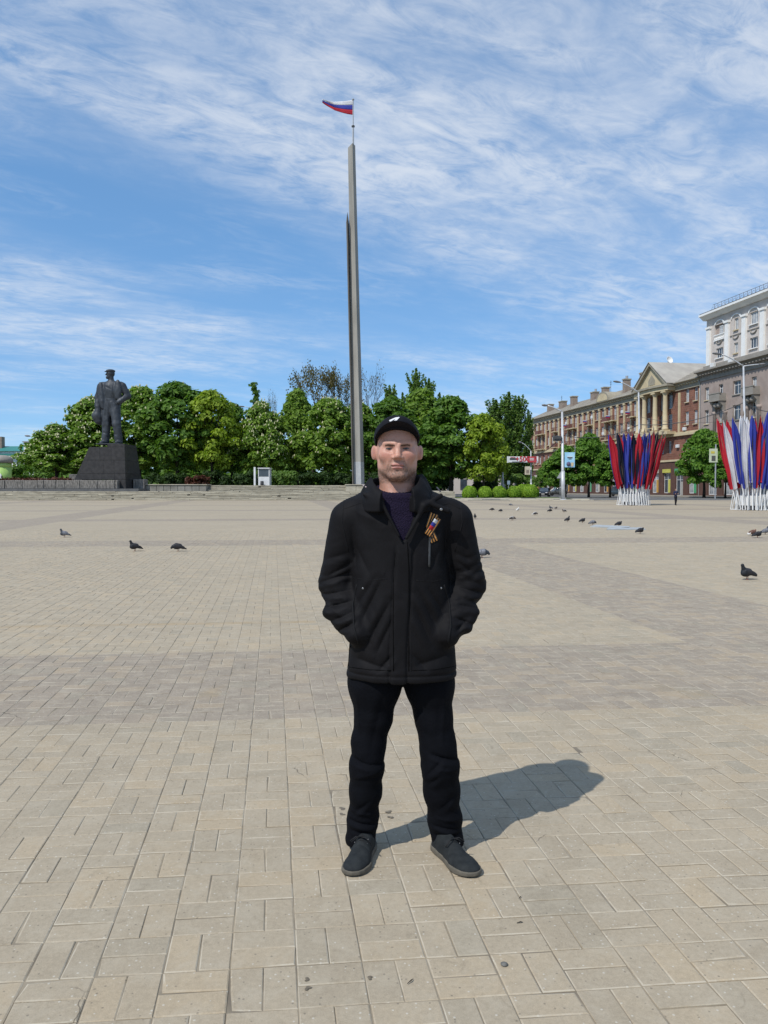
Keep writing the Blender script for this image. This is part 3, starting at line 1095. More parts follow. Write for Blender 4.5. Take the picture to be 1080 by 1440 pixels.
# poplars: several narrow columns of foliage on one stem group
def poplar_proto(seed, leaf):
    """upswept branches close to the stem, each feathered with small leaves"""
    r = np.random.default_rng(seed)
    H, W = 22.0, 2.3
    mb = MB()
    mb.tube([(0, 0, -.3), (0, 0, 8), (.1, 0, 20)], [.4, .3, .05], 7)
    C = []
    for k in range(105):
        z0 = 1.5 + (H - 5.0) * r.random() ** 1.1
        a = r.uniform(0, 6.28)
        L = r.uniform(3.0, 5.5) * (1.15 - .45 * z0 / H)
        out = r.uniform(.22, .46)
        n = int(62 * L / 4)
        t = r.random(n)
        rad = (t ** .7) * L * out
        wob = .34 * (1 - .75 * t)
        C.append(np.stack([rad * math.cos(a) + r.normal(0, wob), rad * math.sin(a) + r.normal(0, wob), np.minimum(z0 + t * L, H + r.normal(0, .1, n))], 1))
        mb.tube([(0, 0, z0), (.6 * L * out * math.cos(a), .6 * L * out * math.sin(a), z0 + .5 * L), (L * out * math.cos(a), L * out * math.sin(a), z0 + L * .95)], [.07, .05, .015], 4)
    n = 260
    t = r.random(n)
    C.append(np.stack([r.normal(0, .28 * (1 - t) + .04), r.normal(0, .28 * (1 - t) + .04), H - 3.2 + 3.2 * t], 1))
    C = np.concatenate(C)
    N = r.normal(size=C.shape) + np.stack([C[:, 0], C[:, 1], np.full(len(C), .5)], 1) * .5
    return dict(trunk=mb.mesh(True), crown=leaf_mesh(C, N, .21, .14, r), blossom=None, leaf=leaf, H=H, W=W)


po1, po2 = poplar_proto(21, L_POP), poplar_proto(22, L_POP)
for i, (x_, top, hw, lb) in enumerate([
        (585, 518, 20, "tallest poplar, rising behind the trees above the man's cap"),
        (603, 532, 16, "narrow poplar just right of the tallest poplar"),
        (618, 552, 16, "lower poplar on the right shoulder of the poplar group"),
        (548, 542, 18, "poplar between the stele and the tallest poplar"),
        (566, 552, 16, "short poplar just left of the tallest poplar"),
        (697, 562, 22, "leftmost poplar of the group beside the brick building"),
        (715, 551, 22, "tallest poplar of the group beside the brick building"),
        (729, 557, 20, "poplar close against the far end of the brick building"),
        (742, 576, 12, "thin poplar touching the far corner of the brick building")]):
    plant_tree(po1 if i % 2 else po2, "poplar_tree", lb, x_, top, 165 if x_ < 650 else 150, hw, 0.0)


def sparse_proto(seed, H, W, leafn, leaf):
    """an open crown of bare limbs with few young leaves"""
    r = np.random.default_rng(seed)
    mb = MB()
    mb.tube([(0, 0, -.3), (.1, 0, H * .4), (0, .1, H * .6)], [.42, .3, .2], 7)
    tips = []

    def grow(p, d, L, rad, lev):
        q = p + d * L
        mid = p + d * L * .5 + Vector(r.normal(0, L * .06, 3))
        mb.tube([p, mid, q], [rad, rad * .8, rad * .55], 4 if lev > 1 else 5, cap=False)
        tips.append(q); tips.append(mid)
        if lev >= 4:
            return
        for _ in range(3 if lev < 3 else 2):
            nd = (d + Vector(r.normal(0, .48, 3)) + Vector((0, 0, .12))).normalized()
            grow(q, nd, L * r.uniform(.62, .85), rad * .55, lev + 1)
    for i in range(6):
        a = 2 * math.pi * i / 6 + r.uniform(-.4, .4)
        d = Vector((math.cos(a) * .5, math.sin(a) * .5, 1)).normalized()
        grow(Vector((0, 0, H * r.uniform(.38, .58))), d, H * .17, .13, 0)
    T = np.array([tuple(t) for t in tips if t.z > H * .5])
    C = T[r.integers(0, len(T), leafn)] + r.normal(0, .28, (leafn, 3))
    zmax = max(t.z for t in tips)
    wmax = np.percentile(np.hypot(T[:, 0], T[:, 1]), 92)
    return dict(trunk=mb.mesh(True), crown=leaf_mesh(C, r.normal(size=C.shape), .22, .13, r), blossom=None, leaf=leaf, H=zmax, W=wmax)


sp1, sp2 = sparse_proto(31, 20, 6, 1900, L_BROWN), sparse_proto(33, 20, 6, 260, L_BROWN)
for pr, x_, top, hw, lb in ((sp1, 440, 507, 34, "open airy tree with sparse bronze leaves left of the stele"),
                            (sp1, 476, 514, 22, "thin sparse bronze tree just left of the stele"),
                            (sp2, 520, 506, 26, "nearly bare tree showing its twigs right of the stele"),
                            (sp2, 381, 543, 12, "small bare tree top above the booth")):
    plant_tree(pr, "sparse_tree", lb, x_, top, 150, hw, .5)
# leaning spruce-like top on the left
sr = np.random.default_rng(41)
C = []
for z in np.arange(6, 19, .35):
    for _ in range(3):
        w = (19 - z) * .12 + .25
        C.append((sr.normal(0, w * .9) - (z - 6) * .1, sr.normal(0, w * .9), z))
pc, pn = clump_cloud(sr, np.array(C), np.full(len(C), .5), 40, up=0, shell=.4)
t_ = MB().tube([(0, 0, 0), (-.3, 0, 9), (-1.3, 0, 18.5)], [.3, .2, .04], 6).mesh(True)
plant_tree(dict(trunk=t_, crown=leaf_mesh(pc, pn, .2, .12, sr), blossom=None, leaf=L_DARK, H=19, W=2.2), "spruce_tree",
           "slim leaning dark tree top left of the booth", 366, 540, 140, 14, 1.0, rot=0)

# street trees before the brick building, clipped low
sm1 = tree_proto(51, "street_tree", 9, 4.0, 2.2, L_MAPLE, 110, 95, .27, [(0, .7), (.1, .95), (.35, 1), (.6, .82), (.8, .55), (1, .08)], cl=(.7, 1.2), tr=.2)
sm2 = tree_proto(52, "street_tree", 9, 4.0, 2.2, L_MAPLE, 110, 95, .27, ROUND, cl=(.7, 1.2), tr=.2)
for pr, x_, top, hw, Y, lb in (
        (sm1, 795, 632, 32, 122, "street tree left of the white lamp post before the brick building"),
        (sm1, 828, 616, 32, 120, "tallest street tree between the lamp post and the left flag fan"),
        (sm2, 858, 636, 30, 118, "street tree partly behind the left flag fan"),
        (sm1, 990, 610, 37, 116, "round street tree between the two flag fans"),
        (sm2, 1020, 640, 28, 110, "smaller street tree behind the left edge of the right flag fan"),
        (sm2, 773, 650, 20, 140, "small street tree behind the parked cars")):
    plant_tree(pr, "street_tree", lb, x_, top, Y, hw, 0.0, group="street trees before the brick building")


# clipped round bushes
def bush_mesh(seed, rx, rz, n, ls):
    r = np.random.default_rng(seed)
    d = r.normal(size=(n, 3)); d /= np.linalg.norm(d, axis=1, keepdims=True)
    d[:, 2] = np.where(d[:, 2] < -.45, -d[:, 2], d[:, 2])
    lump = 1 + .05 * np.sin(d[:, 0] * 7 + seed) * np.cos(d[:, 1] * 6)
    C = d * np.array([rx, rx, rz]) * (lump * r.uniform(.90, 1.03, n))[:, None]
    C[:, 2] += rz * .55
    C[:, 2] = np.maximum(C[:, 2], .02)
    return leaf_mesh(C, d + r.normal(0, .4, (n, 3)), ls, ls * .6, r)


LAWN_Z = .22
bs = [(660.5, 96.5, 10.6, "first clipped round bush from the man's shoulder"), (682, 96.8, 10.2, "second clipped round bush from the man's shoulder"),
      (702, 97.2, 10.4, "third clipped round bush from the man's shoulder"), (723, 98, 10.4, "fourth clipped round bush from the man's shoulder"),
      (735, 101, 11.5, "clipped bush half hidden behind the two largest at the right"), (745.5, 99, 11.8, "largest clipped round bush, nearest the dark car")]
bms = [bush_mesh(60 + i, .95, .98, 5200, .085) for i in range(2)]
for i, (x_, Y, hw, lb) in enumerate(bs):
    q = P(x_, 690, Y)
    t = thing("clipped_bush", lb, "bush", (q.x, Y, LAWN_Z), i * 1.3, "clipped round bushes")
    s = hw / FPX * Y / .95
    t.scale = (s, s, s)
    obj("foliage", bms[i % 2], L_BOX, t)
    obj("core", MB().lathe([(.2, -.1), (.72, .1), (.82, .45), (.7, .9), (.35, 1.22), (.02, 1.3)], 12).mesh(True), L_DARK, t)

GRASS = mat("lawn", (0.06, 0.10, 0.02), (0.10, 0.13, 0.035), scale=1.2, rough=0.95, bump=.5)
xa, xb = P(648, 700, 95).x, P(790, 700, 95).x
lw = thing("lawn_kerb", "low stone kerb steps along the lawn with the clipped bushes", "kerb", (14, 94, 0))
for i, (y0, z, e) in enumerate(((91.2, .09, P(862, 704, 92).x), (92.2, .17, P(830, 704, 92).x), (93.1, .25, P(800, 704, 92).x))):
    cuts = np.linspace(xa - 2, e, 9)
    for a_, b_ in zip(cuts[:-1], cuts[1:]):
        MB().bbox(a_ + .02, b_ - .02, y0 + rnd.uniform(-.03, .03), y0 + 1.0, -.02, z + rnd.uniform(-.015, .015), .02).build("kerb_stone", STONE if (i + int(a_)) % 3 else STONE2, lw, ws=True)
tag(MB().box(xa - 2, P(792, 700, 99).x, 94.1, 106, -.05, LAWN_Z).build("lawn", GRASS), kind='structure')

# red planting on the retaining wall
r_ = np.random.default_rng(77)
n = 5200
C = np.stack([r_.uniform(-60, P(98, 680, 98).x, n), r_.uniform(97.6, 100.8, n), z1 - .1 + np.abs(r_.normal(0, .16, n))], 1)
o = obj("red_planting", leaf_mesh(C, r_.normal(size=(n, 3)) + [0, -.6, .5], .16, .1, r_), L_RED)
tag(o, "strip of dark red bedding plants along the top of the granite wall", "plants", kind='stuff')

# shaded undergrowth and hedges beneath the row of trees
def shrub(px_, Y, hw, top, leaf, lb, zb=TZG, n=2600):
    r = np.random.default_rng(int(px_ * 13) % 997)
    w = hw / FPX * Y
    h_ = P(px_, top, Y).z - zb
    k = 22
    cc = np.stack([r.uniform(-w, w, k), r.uniform(-1, 1, k), r.uniform(.1, .8, k) * h_], 1)
    pc, pn = clump_cloud(r, cc, np.full(k, min(h_ * .35, .8)), n // k)
    pc[:, 2] = np.maximum(pc[:, 2], .03)
    t = thing("shrub", lb, "shrub", (P(px_, 680, Y).x, Y, zb), 0, "shrubs under the trees")
    obj("foliage", leaf_mesh(pc, pn, .2, .12, r), leaf, t)


shrub(278, 112, 12, 669, L_RED, "dark red shrub under the yellow green tree", n=1500)
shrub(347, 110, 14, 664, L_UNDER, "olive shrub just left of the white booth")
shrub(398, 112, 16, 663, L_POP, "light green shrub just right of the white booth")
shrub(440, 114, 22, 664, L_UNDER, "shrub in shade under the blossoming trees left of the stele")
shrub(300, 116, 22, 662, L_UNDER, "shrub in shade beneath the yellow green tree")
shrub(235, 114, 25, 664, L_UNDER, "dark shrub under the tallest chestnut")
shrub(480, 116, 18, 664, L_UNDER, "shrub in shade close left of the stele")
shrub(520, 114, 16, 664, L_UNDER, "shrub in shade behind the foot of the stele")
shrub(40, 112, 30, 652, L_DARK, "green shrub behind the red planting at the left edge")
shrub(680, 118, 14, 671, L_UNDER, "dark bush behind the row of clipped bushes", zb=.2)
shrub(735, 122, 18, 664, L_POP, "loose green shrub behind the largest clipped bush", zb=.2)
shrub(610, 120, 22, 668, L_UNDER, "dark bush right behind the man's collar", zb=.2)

# the park beyond reads as one mass
r_ = np.random.default_rng(90)
cc, rr = [], []
for i in range(760):
    x_ = r_.uniform(-70, 12)
    cc.append((x_, r_.uniform(150, 165), 10 * r_.random() ** 1.5 + .3))
    rr.append(r_.uniform(1.4, 2.6))
pc, pn = clump_cloud(r_, np.array(cc), np.array(rr), 60)
o = obj("distant_park", leaf_mesh(pc, pn, .5, .32, r_), L_DARK)
tag(o, "mass of park trees far behind the chestnut row", "trees", kind='stuff')
# ------------------------------------------------------------------ buildings along the street on the right
QX, QY = 55.6, 135.0
DSX, DSY = -170.0, FPX
dl = math.hypot(DSX, DSY)
BROT = math.atan2(DSY / dl, DSX / dl)                  # local x runs away along the street, local y faces the street


def brick_mat():
    m = bpy.data.materials.new("red_brick")
    m.use_nodes = True
    g = NT(m.node_tree)
    out = g.n('ShaderNodeOutputMaterial')
    tc = g.n('ShaderNodeTexCoord').outputs['Object']
    sep = g.n('ShaderNodeSeparateXYZ', {0: tc})
    v = g.n('ShaderNodeCombineXYZ', {0: sep.outputs[0], 1: sep.outputs[2], 2: 0.0}).outputs[0]
    br = g.n('ShaderNodeTexBrick', {'Vector': v, 'Scale': 1.0, 'Color1': (0.27, 0.108, 0.068, 1), 'Color2': (0.19, 0.078, 0.052, 1), 'Mortar': (0.27, 0.20, 0.15, 1),
                                    'Mortar Size': 0.018, 'Brick Width': 0.75, 'Row Height': 0.38, 'Bias': -.1})
    n = g.noise(tc, 0.5, 5, .6)
    c = g.mix(g.maprange(n, .35, .7), br.outputs['Color'], g.mix(1.0, br.outputs['Color'], (.72, .68, .66), 'MULTIPLY'))
    b = g.n('ShaderNodeBsdfPrincipled', {'Base Color': c, 'Roughness': .9})
    m.node_tree.links.new(b.outputs[0], out.inputs[0])
    return m


BRICK = brick_mat()
BRICKD = mat("dark_brick_base", (0.115, 0.058, 0.042), (0.085, 0.045, 0.035), scale=1.2, rough=.9)
CREAM = mat("cream_plaster", (0.60, 0.50, 0.32), (0.50, 0.41, 0.26), scale=.6, rough=.85)
CORN = mat("grey_cornice", (0.36, 0.32, 0.24), (0.28, 0.25, 0.19), scale=.7, rough=.9)
ROOF = mat("pale_metal_roof", (0.44, 0.41, 0.35), (0.34, 0.31, 0.27), scale=.4, rough=.6, detail=7)
CHIM = mat("chimney_brick", (0.30, 0.24, 0.19), (0.22, 0.17, 0.14), scale=2, rough=.9)
WFRM = mat("white_window_frame", (0.72, 0.72, 0.70), (0.62, 0.62, 0.60), scale=3, rough=.5)
CURT = mat("curtained_glass", (0.42, 0.43, 0.43), (0.20, 0.22, 0.24), scale=1.3, rough=.12, spec=.8)
GLAZ = mat("window_glass", (0.07, 0.09, 0.11), (0.03, 0.037, 0.05), scale=.5, rough=.08, spec=.8)
MAUVE = mat("mauve_plaster", (0.39, 0.315, 0.272), (0.31, 0.245, 0.212), scale=.6, rough=.9)
BEIGE = mat("beige_plaster", (0.60, 0.54, 0.49), (0.52, 0.46, 0.41), scale=.5, rough=.9)
WHITEP = mat("white_plaster", (0.84, 0.83, 0.80), (0.76, 0.75, 0.72), scale=.6, rough=.8)
GREYST = mat("grey_stucco", (0.32, 0.29, 0.25), (0.25, 0.23, 0.20), scale=.8, rough=.9)
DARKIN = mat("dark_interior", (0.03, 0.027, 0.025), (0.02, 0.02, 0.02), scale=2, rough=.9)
GREENR = mat("green_roof", (0.045, 0.23, 0.20), (0.035, 0.18, 0.16), scale=.5, rough=.5)


def facade(root, name, s0, s1, h0, h1, n, holes, m, deep=.28, back=None):
    """a wall with true openings and reveals; holes are (s0, s1, h0, h1)"""
    ss = sorted({s0, s1, *[q for h in holes for q in h[:2]]})
    hs = sorted({h0, h1, *[q for h in holes for q in h[2:]]})
    mb = MB()
    for a, b in zip(ss[:-1], ss[1:]):
        for c, d in zip(hs[:-1], hs[1:]):
            ms, mh = (a + b) / 2, (c + d) / 2
            if any(q[0] < ms < q[1] and q[2] < mh < q[3] for q in holes):
                continue
            mb.add([(a, n, c), (b, n, c), (b, n, d), (a, n, d)], [(3, 2, 1, 0)])
    for a, b, c, d in holes:
        i = n - deep
        mb.add([(a, n, c), (b, n, c), (b, n, d), (a, n, d), (a, i, c), (b, i, c), (b, i, d), (a, i, d)],
               [(0, 1, 5, 4), (1, 2, 6, 5), (2, 3, 7, 6), (3, 0, 4, 7)])
    return mb.build(name, m, root)


_win = {}


def window(root, a, b, c, d, n, cols=2, transom=True, deep=.24, sill=None):
    """casement window: frame with its pane as a sub-part"""
    w, h = round(b - a, 3), round(d - c, 3)
    key = (w, h, cols, transom)
    if key not in _win:
        f = MB()
        t = .12
        f.box(0, t, -.05, .05, 0, h).box(w - t, w, -.05, .05, 0, h).box(t, w - t, -.05, .05, 0, t).box(t, w - t, -.05, .05, h - t, h)
        for i in range(1, cols):
            x_ = w * i / cols
            f.box(x_ - .045, x_ + .045, -.045, .045, t, h - t)
        if transom:
            f.box(t, w - t, -.04, .04, h * .68, h * .68 + .07)
        p = MB().box(t * .5, w - t * .5, -.012, .012, t * .5, h - t * .5)
        _win[key] = (f.mesh(), p.mesh())
    fm, pm = _win[key]
    o = obj("window", fm, WFRM, root)
    o.location = (a, n - deep, c)
    k_ = rnd.random()
    pmm = pm if k_ < .5 else _win.setdefault((key, 'c'), pm.copy())
    if k_ >= .5 and pmm.users == 0:
        pmm.materials.clear()
    obj("pane", pmm, GLAZ if k_ < .5 else CURT, o)
    if sill:
        if ('s', w) not in _win:
            _win[('s', w)] = MB().box(-.1, w + .1, -.02, .5, -.14, -.002).mesh()
        obj("sill", _win[('s', w)], sill, o)
    return o


def lathe_mesh(prof, n):
    return MB().lathe(prof, n).mesh(True)


# ---------------- the long brick apartment house
bh = thing("apartment_house", "long red brick apartment house with cream pilasters, portico and pale metal roof", "building", (QX, QY, 0), BROT)
S1 = 88.0
EAV = 20.8
ROWS = [(12.9, 15.3), (17.0, 19.3)]
LOWR = [(8.1, 10.3)]
holes, wins = [], []
bays = [1.9, 4.7]
s = 24.5
k = 0
while s < S1 - 2:
    bays.append(s)
    s += 3.05
    k += 1
balc = {2, 5, 6, 9, 12, 13, 16, 19, 20}
for i, sc in enumerate(bays):
    for (c, d) in ROWS + LOWR:
        w = .62 if i > 1 else .55
        cc = c - (.75 if (i in balc and c > 11) else 0)
        holes.append((sc - w, sc + w, cc, d)); wins.append((sc - w, sc + w, cc, d, i))
# behind the portico: tall glazed loggias
for sc in (10.6, 13.4, 16.2, 19.0):
    for (c, d) in ((12.3, 15.4), (16.4, 19.6)):
        holes.append((sc - .8, sc + .8, c, d)); wins.append((sc - .8, sc + .8, c, d, -1))
for sc in (10.6, 13.4, 16.2, 19.0):
    holes.append((sc - .55, sc + .55, 8.0, 10.3)); wins.append((sc - .55, sc + .55, 8.0, 10.3, -1))
facade(bh, "brick_wall", 0.0, S1, 6.6, EAV - 1.4, 0, holes, BRICK)
for w in wins:
    window(bh, *w[:4], 0, 2, True, sill=CREAM if w[4] >= 0 else None)
# body, ground storey with shop openings
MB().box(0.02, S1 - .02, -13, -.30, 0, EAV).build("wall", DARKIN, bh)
shops = []
s = 1.2
while s < S1 - 4:
    shops.append((s, s + 2.6, .5 if rnd.random() < .8 else .05, 4.3)); s += 4.4
facade(bh, "ground_storey", 0.0, S1, 0, 6.4, .12, shops, BRICKD, deep=.4)
shopc = [(0.55, 0.30, 0.06), (0.08, 0.35, 0.16), (0.55, 0.52, 0.10), (0.55, 0.50, 0.42), (0.4, 0.38, 0.34)]
for i, (a, b, c, d) in enumerate(shops):
    o = window(bh, a, b, c, d, .12, 2, True, deep=.3)
    cm = mat("shop_sign_%d" % (i % 5), shopc[i % 5], scale=2, rough=.6)
    MB().box(a - .1, b + .1, .125, .3, d + .05, d + .75).build("shop_sign", cm, bh)
    MB().box(a + .1, a + 1.1, -.1, -.04, c + .1, c + 2.6).build("shop_poster", mat("shop_sign_%d" % ((i * 3 + 1) % 5), shopc[(i * 3 + 1) % 5]), bh)
# string course and cornice
MB().box(-.1, S1, -.1, .28, 6.4, 6.75).box(-.1, S1, -.1, .42, 11.05, 11.45).box(-.1, S1, -.1, .22, 11.45, 11.75).build("string_course", CREAM, bh)
MB().box(-.05, S1 + .1, -.1, .25, EAV - 1.4, EAV - .45).build("frieze", CORN, bh)
mc = MB().prism([(-.2, EAV - .45), (.45, EAV - .45), (.6, EAV - .25), (1.0, EAV - .1), (1.0, EAV + .05), (-.2, EAV + .05)], 0, -.05, S1 + .3)
mc.build("cornice", CORN, bh)
m2 = MB().box(0, .32, .25, .62, EAV - .62, EAV - .453).mesh()
for q in np.arange(.2, S1, .9):
    obj("dentil", m2, CREAM, bh).location = (q, 0, 0)
# cream pilasters between the balcony bays, with capitals
pm = MB().box(-.26, .26, 0, .22, 11.75, 19.0).mesh()
cm_ = MB().box(-.36, .36, 0, .34, 19.0, 19.4).mesh()
for i in range(2, len(bays) - 1):
    if (i in balc) or (i + 1 in balc) or (i - 1) in balc:
        o = obj("pilaster", pm, CREAM, bh); o.location = (bays[i] + 1.5, 0.002, 0)
        obj("capital", cm_, CREAM, o)
for q in (.35, 7.2):
    o = obj("pilaster", pm, BRICKD, bh); o.location = (q, .002, 0)
# balconies
slab = MB().box(-1.35, 1.35, 0, 1.1, -.2, 0).prism([(0, -.2), (.8, -.2), (0, -.7)], 0, -1.1, -.9).prism([(0, -.2), (.8, -.2), (0, -.7)], 0, .9, 1.1).mesh()
rail = MB()
rail.box(-1.33, 1.33, 1.02, 1.07, .95, 1.02).box(-1.33, -1.28, 0, 1.05, .95, 1.02).box(1.28, 1.33, 0, 1.05, .95, 1.02)
for q in np.linspace(-1.3, 1.3, 14):
    rail.box(q - .02, q + .02, 1.03, 1.06, 0, .95)
for q in np.linspace(.1, .95, 4):
    rail.box(-1.32, -1.29, q - .02, q + .02, 0, .95).box(1.29, 1.32, q - .02, q + .02, 0, .95)
railm = rail.mesh()
solid = MB().box(-1.33, 1.33, .98, 1.08, 0, 1.0).box(-1.33, -1.25, 0, .98, 0, 1.0).box(1.25, 1.33, 0, .98, 0, 1.0).mesh()
BALR = mat("balcony_red", (0.20, 0.09, 0.07), (0.14, 0.06, 0.05), scale=2)
for j, i in enumerate(sorted(balc)):
    for hh in (12.1, 16.2):
        if i >= len(bays):
            continue
        o = obj("balcony", slab, CREAM, bh); o.location = (bays[i], 0, hh)
        obj("railing", solid if (j + int(hh)) % 3 == 0 else railm, CREAM if j % 2 else BALR, o)
# small flags hung from some balconies
for j, i in enumerate((2, 5, 9, 13)):
    o = obj("balcony_flag", MB().box(0, .05, 0, .9, -.2, 0).mesh(), RED_C, bh); o.location = (bays[i] + .2, 1.1, 16.9)
    q = obj("white_stripe", MB().box(0, .05, 0, .9, .2, .4).mesh(), WHITE_C, o)
    q = obj("blue_stripe", MB().box(0, .05, 0, .9, 0, .2).mesh(), BLUE_C, o)
# roof: two slopes with standing seams
rf = MB().prism([(.95, EAV + .06), (-6.5, EAV + 3.3), (-13.8, EAV + .06)], 0, -.05, S1 + .4).build("roof", ROOF, bh)
sm = MB()
for q in np.arange(.5, S1, .75):
    sm.add([(q, .9, EAV + .075), (q + .05, .9, EAV + .075), (q + .05, -6.5, EAV + 3.34), (q, -6.5, EAV + 3.34), (q, .9, EAV + .13), (q + .05, .9, EAV + .13), (q + .05, -6.5, EAV + 3.40), (q, -6.5, EAV + 3.40)],
           [(4, 5, 6, 7), (0, 4, 7, 3), (1, 2, 6, 5)])
sm.build("roof_seam", ROOF, rf)
for q, n_, w, hh in ((26, -3.2, 1.6, 3.4), (33, -2.6, 1.1, 3.0), (45, -3.4, 1.5, 2.8), (52, -4, 2.0, 2.6), (63, -3.2, 1.6, 2.8), (72, -4, 2.4, 2.6), (82, -4.2, 1.6, 2.8)):
    o = MB().bbox(q, q + w, n_ - .7, n_ + .7, EAV + 1.0, EAV + 1.2 + hh, .04).build("chimney", CHIM, bh)
    MB().box(q - .12, q + w + .12, n_ - .82, n_ + .82, EAV + 1.2 + hh + .003, EAV + 1.45 + hh).build("chimney_cap", CORN, o)
    if q in (33, 52):
        MB().tube([(q + .5, n_, EAV + 1.45 + hh), (q + .5, n_, EAV + 2.1 + hh)], .3, 8).build("flue", MET, o)
for q in (22.5, 48.5, 79):
    MB().tube([(q, -6, EAV + 3), (q, -6, EAV + 6.2)], .05, 5).box(q - .6, q + .6, -6.03, -5.97, EAV + 5.8, EAV + 5.86).box(q - .4, q + .4, -6.03, -5.97, EAV + 5.3, EAV + 5.36).build("antenna", DARKM, rf)
# segmental gable over the eaves
arc = [(38.0 + 3.2 * math.cos(a), EAV + .06 + 2.1 * math.sin(a)) for a in np.linspace(0, math.pi, 14)]
MB().prism(arc, 1, -2.6, 1.02).build("segmental_gable", CORN, bh)
arc2 = [(38.0 + 2.6 * math.cos(a), EAV + .10 + 1.6 * math.sin(a)) for a in np.linspace(0, math.pi, 14)]
MB().prism(arc2, 1, 1.0, 1.06).build("gable_panel", CREAM, bh)
# ---------------- portico
p0, p1_ = 8.6, 21.0
pc_ = (p0 + p1_) / 2
PRJ = 2.2
colp = [(.62, 0), (.62, .25), (.55, .3), (.55, .45), (.48, .55), (.47, 3), (.42, 6.4), (.44, 6.5), (.56, 6.7), (.60, 6.9)]
colm = lathe_mesh(colp, 14)
abac = MB().box(-.65, .65, -.65, .65, 6.9, 7.2).mesh()
plin = MB().box(-.7, .7, -.7, .7, -.35, 0).mesh()
for q, n_ in ((9.6, 1.55), (12.7, 1.9), (16.9, 1.9), (20.0, 1.55)):
    o = obj("column", colm, CREAM, bh); o.location = (q, n_, 12.0 + .35)
    obj("capital", abac, CREAM, o)
    obj("column_base", plin, CREAM, o)
# bowed floor and entablature
def bow(extra, z0, z1_):
    pts = [(p0 - .2 - extra, 0)]
    for t in np.linspace(-1, 1, 13):
        pts.append((pc_ + t * (p1_ - p0 + .8 + 2 * extra) / 2, 1.9 + extra + .75 * (1 - t * t)))
    pts.append((p1_ + .2 + extra, 0))
    return MB().prism(pts, 2, z0, z1_)
bow(0, 11.5, 12.0).build("portico_floor", CREAM, bh)
bow(0, 19.6, 20.35).build("entablature", CREAM, bh)
bow(.35, 20.36, 20.75).build("portico_cornice", CORN, bh)
# parapet between the column feet
for a_, b_ in ((10.4, 11.9), (13.5, 16.1), (17.7, 19.2)):
    MB().box(a_, b_, 1.8, 1.95, 12.9, 13.05).box(a_, b_, 1.84, 1.9, 12.05, 12.2).build("balustrade_rail", CREAM, bh)
# pediment
A_, B_ = p0 - .6, p1_ + .6
apx = 25.6
MB().prism([(A_ + .5, 20.76), (B_ - .5, 20.76), (pc_, apx - .55)], 1, -1.0, 1.55).build("tympanum", CREAM, bh)
MB().prism([(pc_ - 1.3, 21.3), (pc_ + 1.3, 21.3), (pc_ + 1.3, 22.2), (pc_, 23.3), (pc_ - 1.3, 22.2)], 1, 1.553, 1.6).build("tympanum_niche", CORN, bh)
th = .32
MB().prism([(A_, 20.76), (A_ + .9, 20.76), (pc_, apx - .5), (pc_, apx)], 1, -1.0, 2.15).prism([(B_, 20.76), (pc_, apx), (pc_, apx - .5), (B_ - .9, 20.76)], 1, -1.0, 2.15).build("raking_cornice", CORN, bh)
pr_ = MB()
for sgn, e in ((1, A_ - .15), (-1, B_ + .15)):
    pr_.add([(e, 2.3, 20.8), (pc_, 2.3, apx + .06), (pc_, -12.5, apx + .06), (e, -12.5, 20.8), (e, 2.3, 20.92), (pc_, 2.3, apx + .18), (pc_, -12.5, apx + .18), (e, -12.5, 20.92)],
            [(0, 1, 2, 3), (4, 7, 6, 5), (0, 4, 5, 1), (3, 2, 6, 7), (0, 3, 7, 4)])
pr_.build("portico_roof", ROOF, bh)
# downpipe at the near corner
MB().tube([(.1, .3, 0), (.1, .3, 19.4), (.1, .6, 20.3)], .09, 6).build("downpipe", MET, bh)
# window air conditioners
for (q, hh) in ((4.7, 11.9), (7.0, 8.9), (26.2, 13.6), (29.3, 17.4), (32.4, 9.0), (38.5, 13.4), (44.6, 17.6), (47.7, 9.2), (53.8, 13.5), (59.9, 17.5), (66.0, 13.4)):
    MB().bbox(q, q + .9, .05, .4, hh, hh + .6, .03).build("air_conditioner", WFRM, bh)

dish = thing("satellite_dish", "white satellite dish on the roof ridge above the portico", "satellite dish", P(940.5, 514, 150.5))
q = P(940.5, 507, 150.5)
dm = MB().lathe([(.05, 0), (.3, .05), (.55, .16), (.72, .32), (.73, .34), (.70, .34), (.53, .2), (.28, .08), (.05, .04)], 20)
o = dm.build("reflector", WHITEP, dish, smooth=True)
o.location = q - dish.location; o.rotation_euler = (R(68), 0, R(20))
MB().tube([(0, .3, -3.0), (0, .3, 0)], .12, 6).build("mast", MET, dish).location = q - dish.location

# ---------------- the mauve office block with white upper floors
ob = thing("office_block", "mauve block with ornate balconies and two white upper storeys at the right edge", "building", (QX, QY, 0), BROT)
SN = -46.0
MC = 21.6
holes, wins = [], []
bay2 = [-1.9, -6.0, -10.4, -14.8, -19.2, -23.6, -28, -32.4, -36.8, -41.2]
for i, sc in enumerate(bay2):
    w = .62 if i % 3 != 2 else 1.05
    for (c, d) in ((8.3, 10.6), (12.5, 14.9), (16.6, 18.8)):
        holes.append((sc - w, sc + w, c, d)); wins.append((sc - w, sc + w, c, d))
facade(ob, "mauve_wall", SN, -.02, 6.0, MC - 1.6, .25, holes, MAUVE, deep=.4)
for w in wins:
    window(ob, *w, .25, 2, True, deep=.34, sill=GREYST)
shops = [(q, q + 2.8, .3, 4.2) for q in np.arange(SN + 1, -3.5, 4.4)]
facade(ob, "ground_storey", SN, -.02, 0, 5.9, .4, shops, BRICKD, deep=.5)
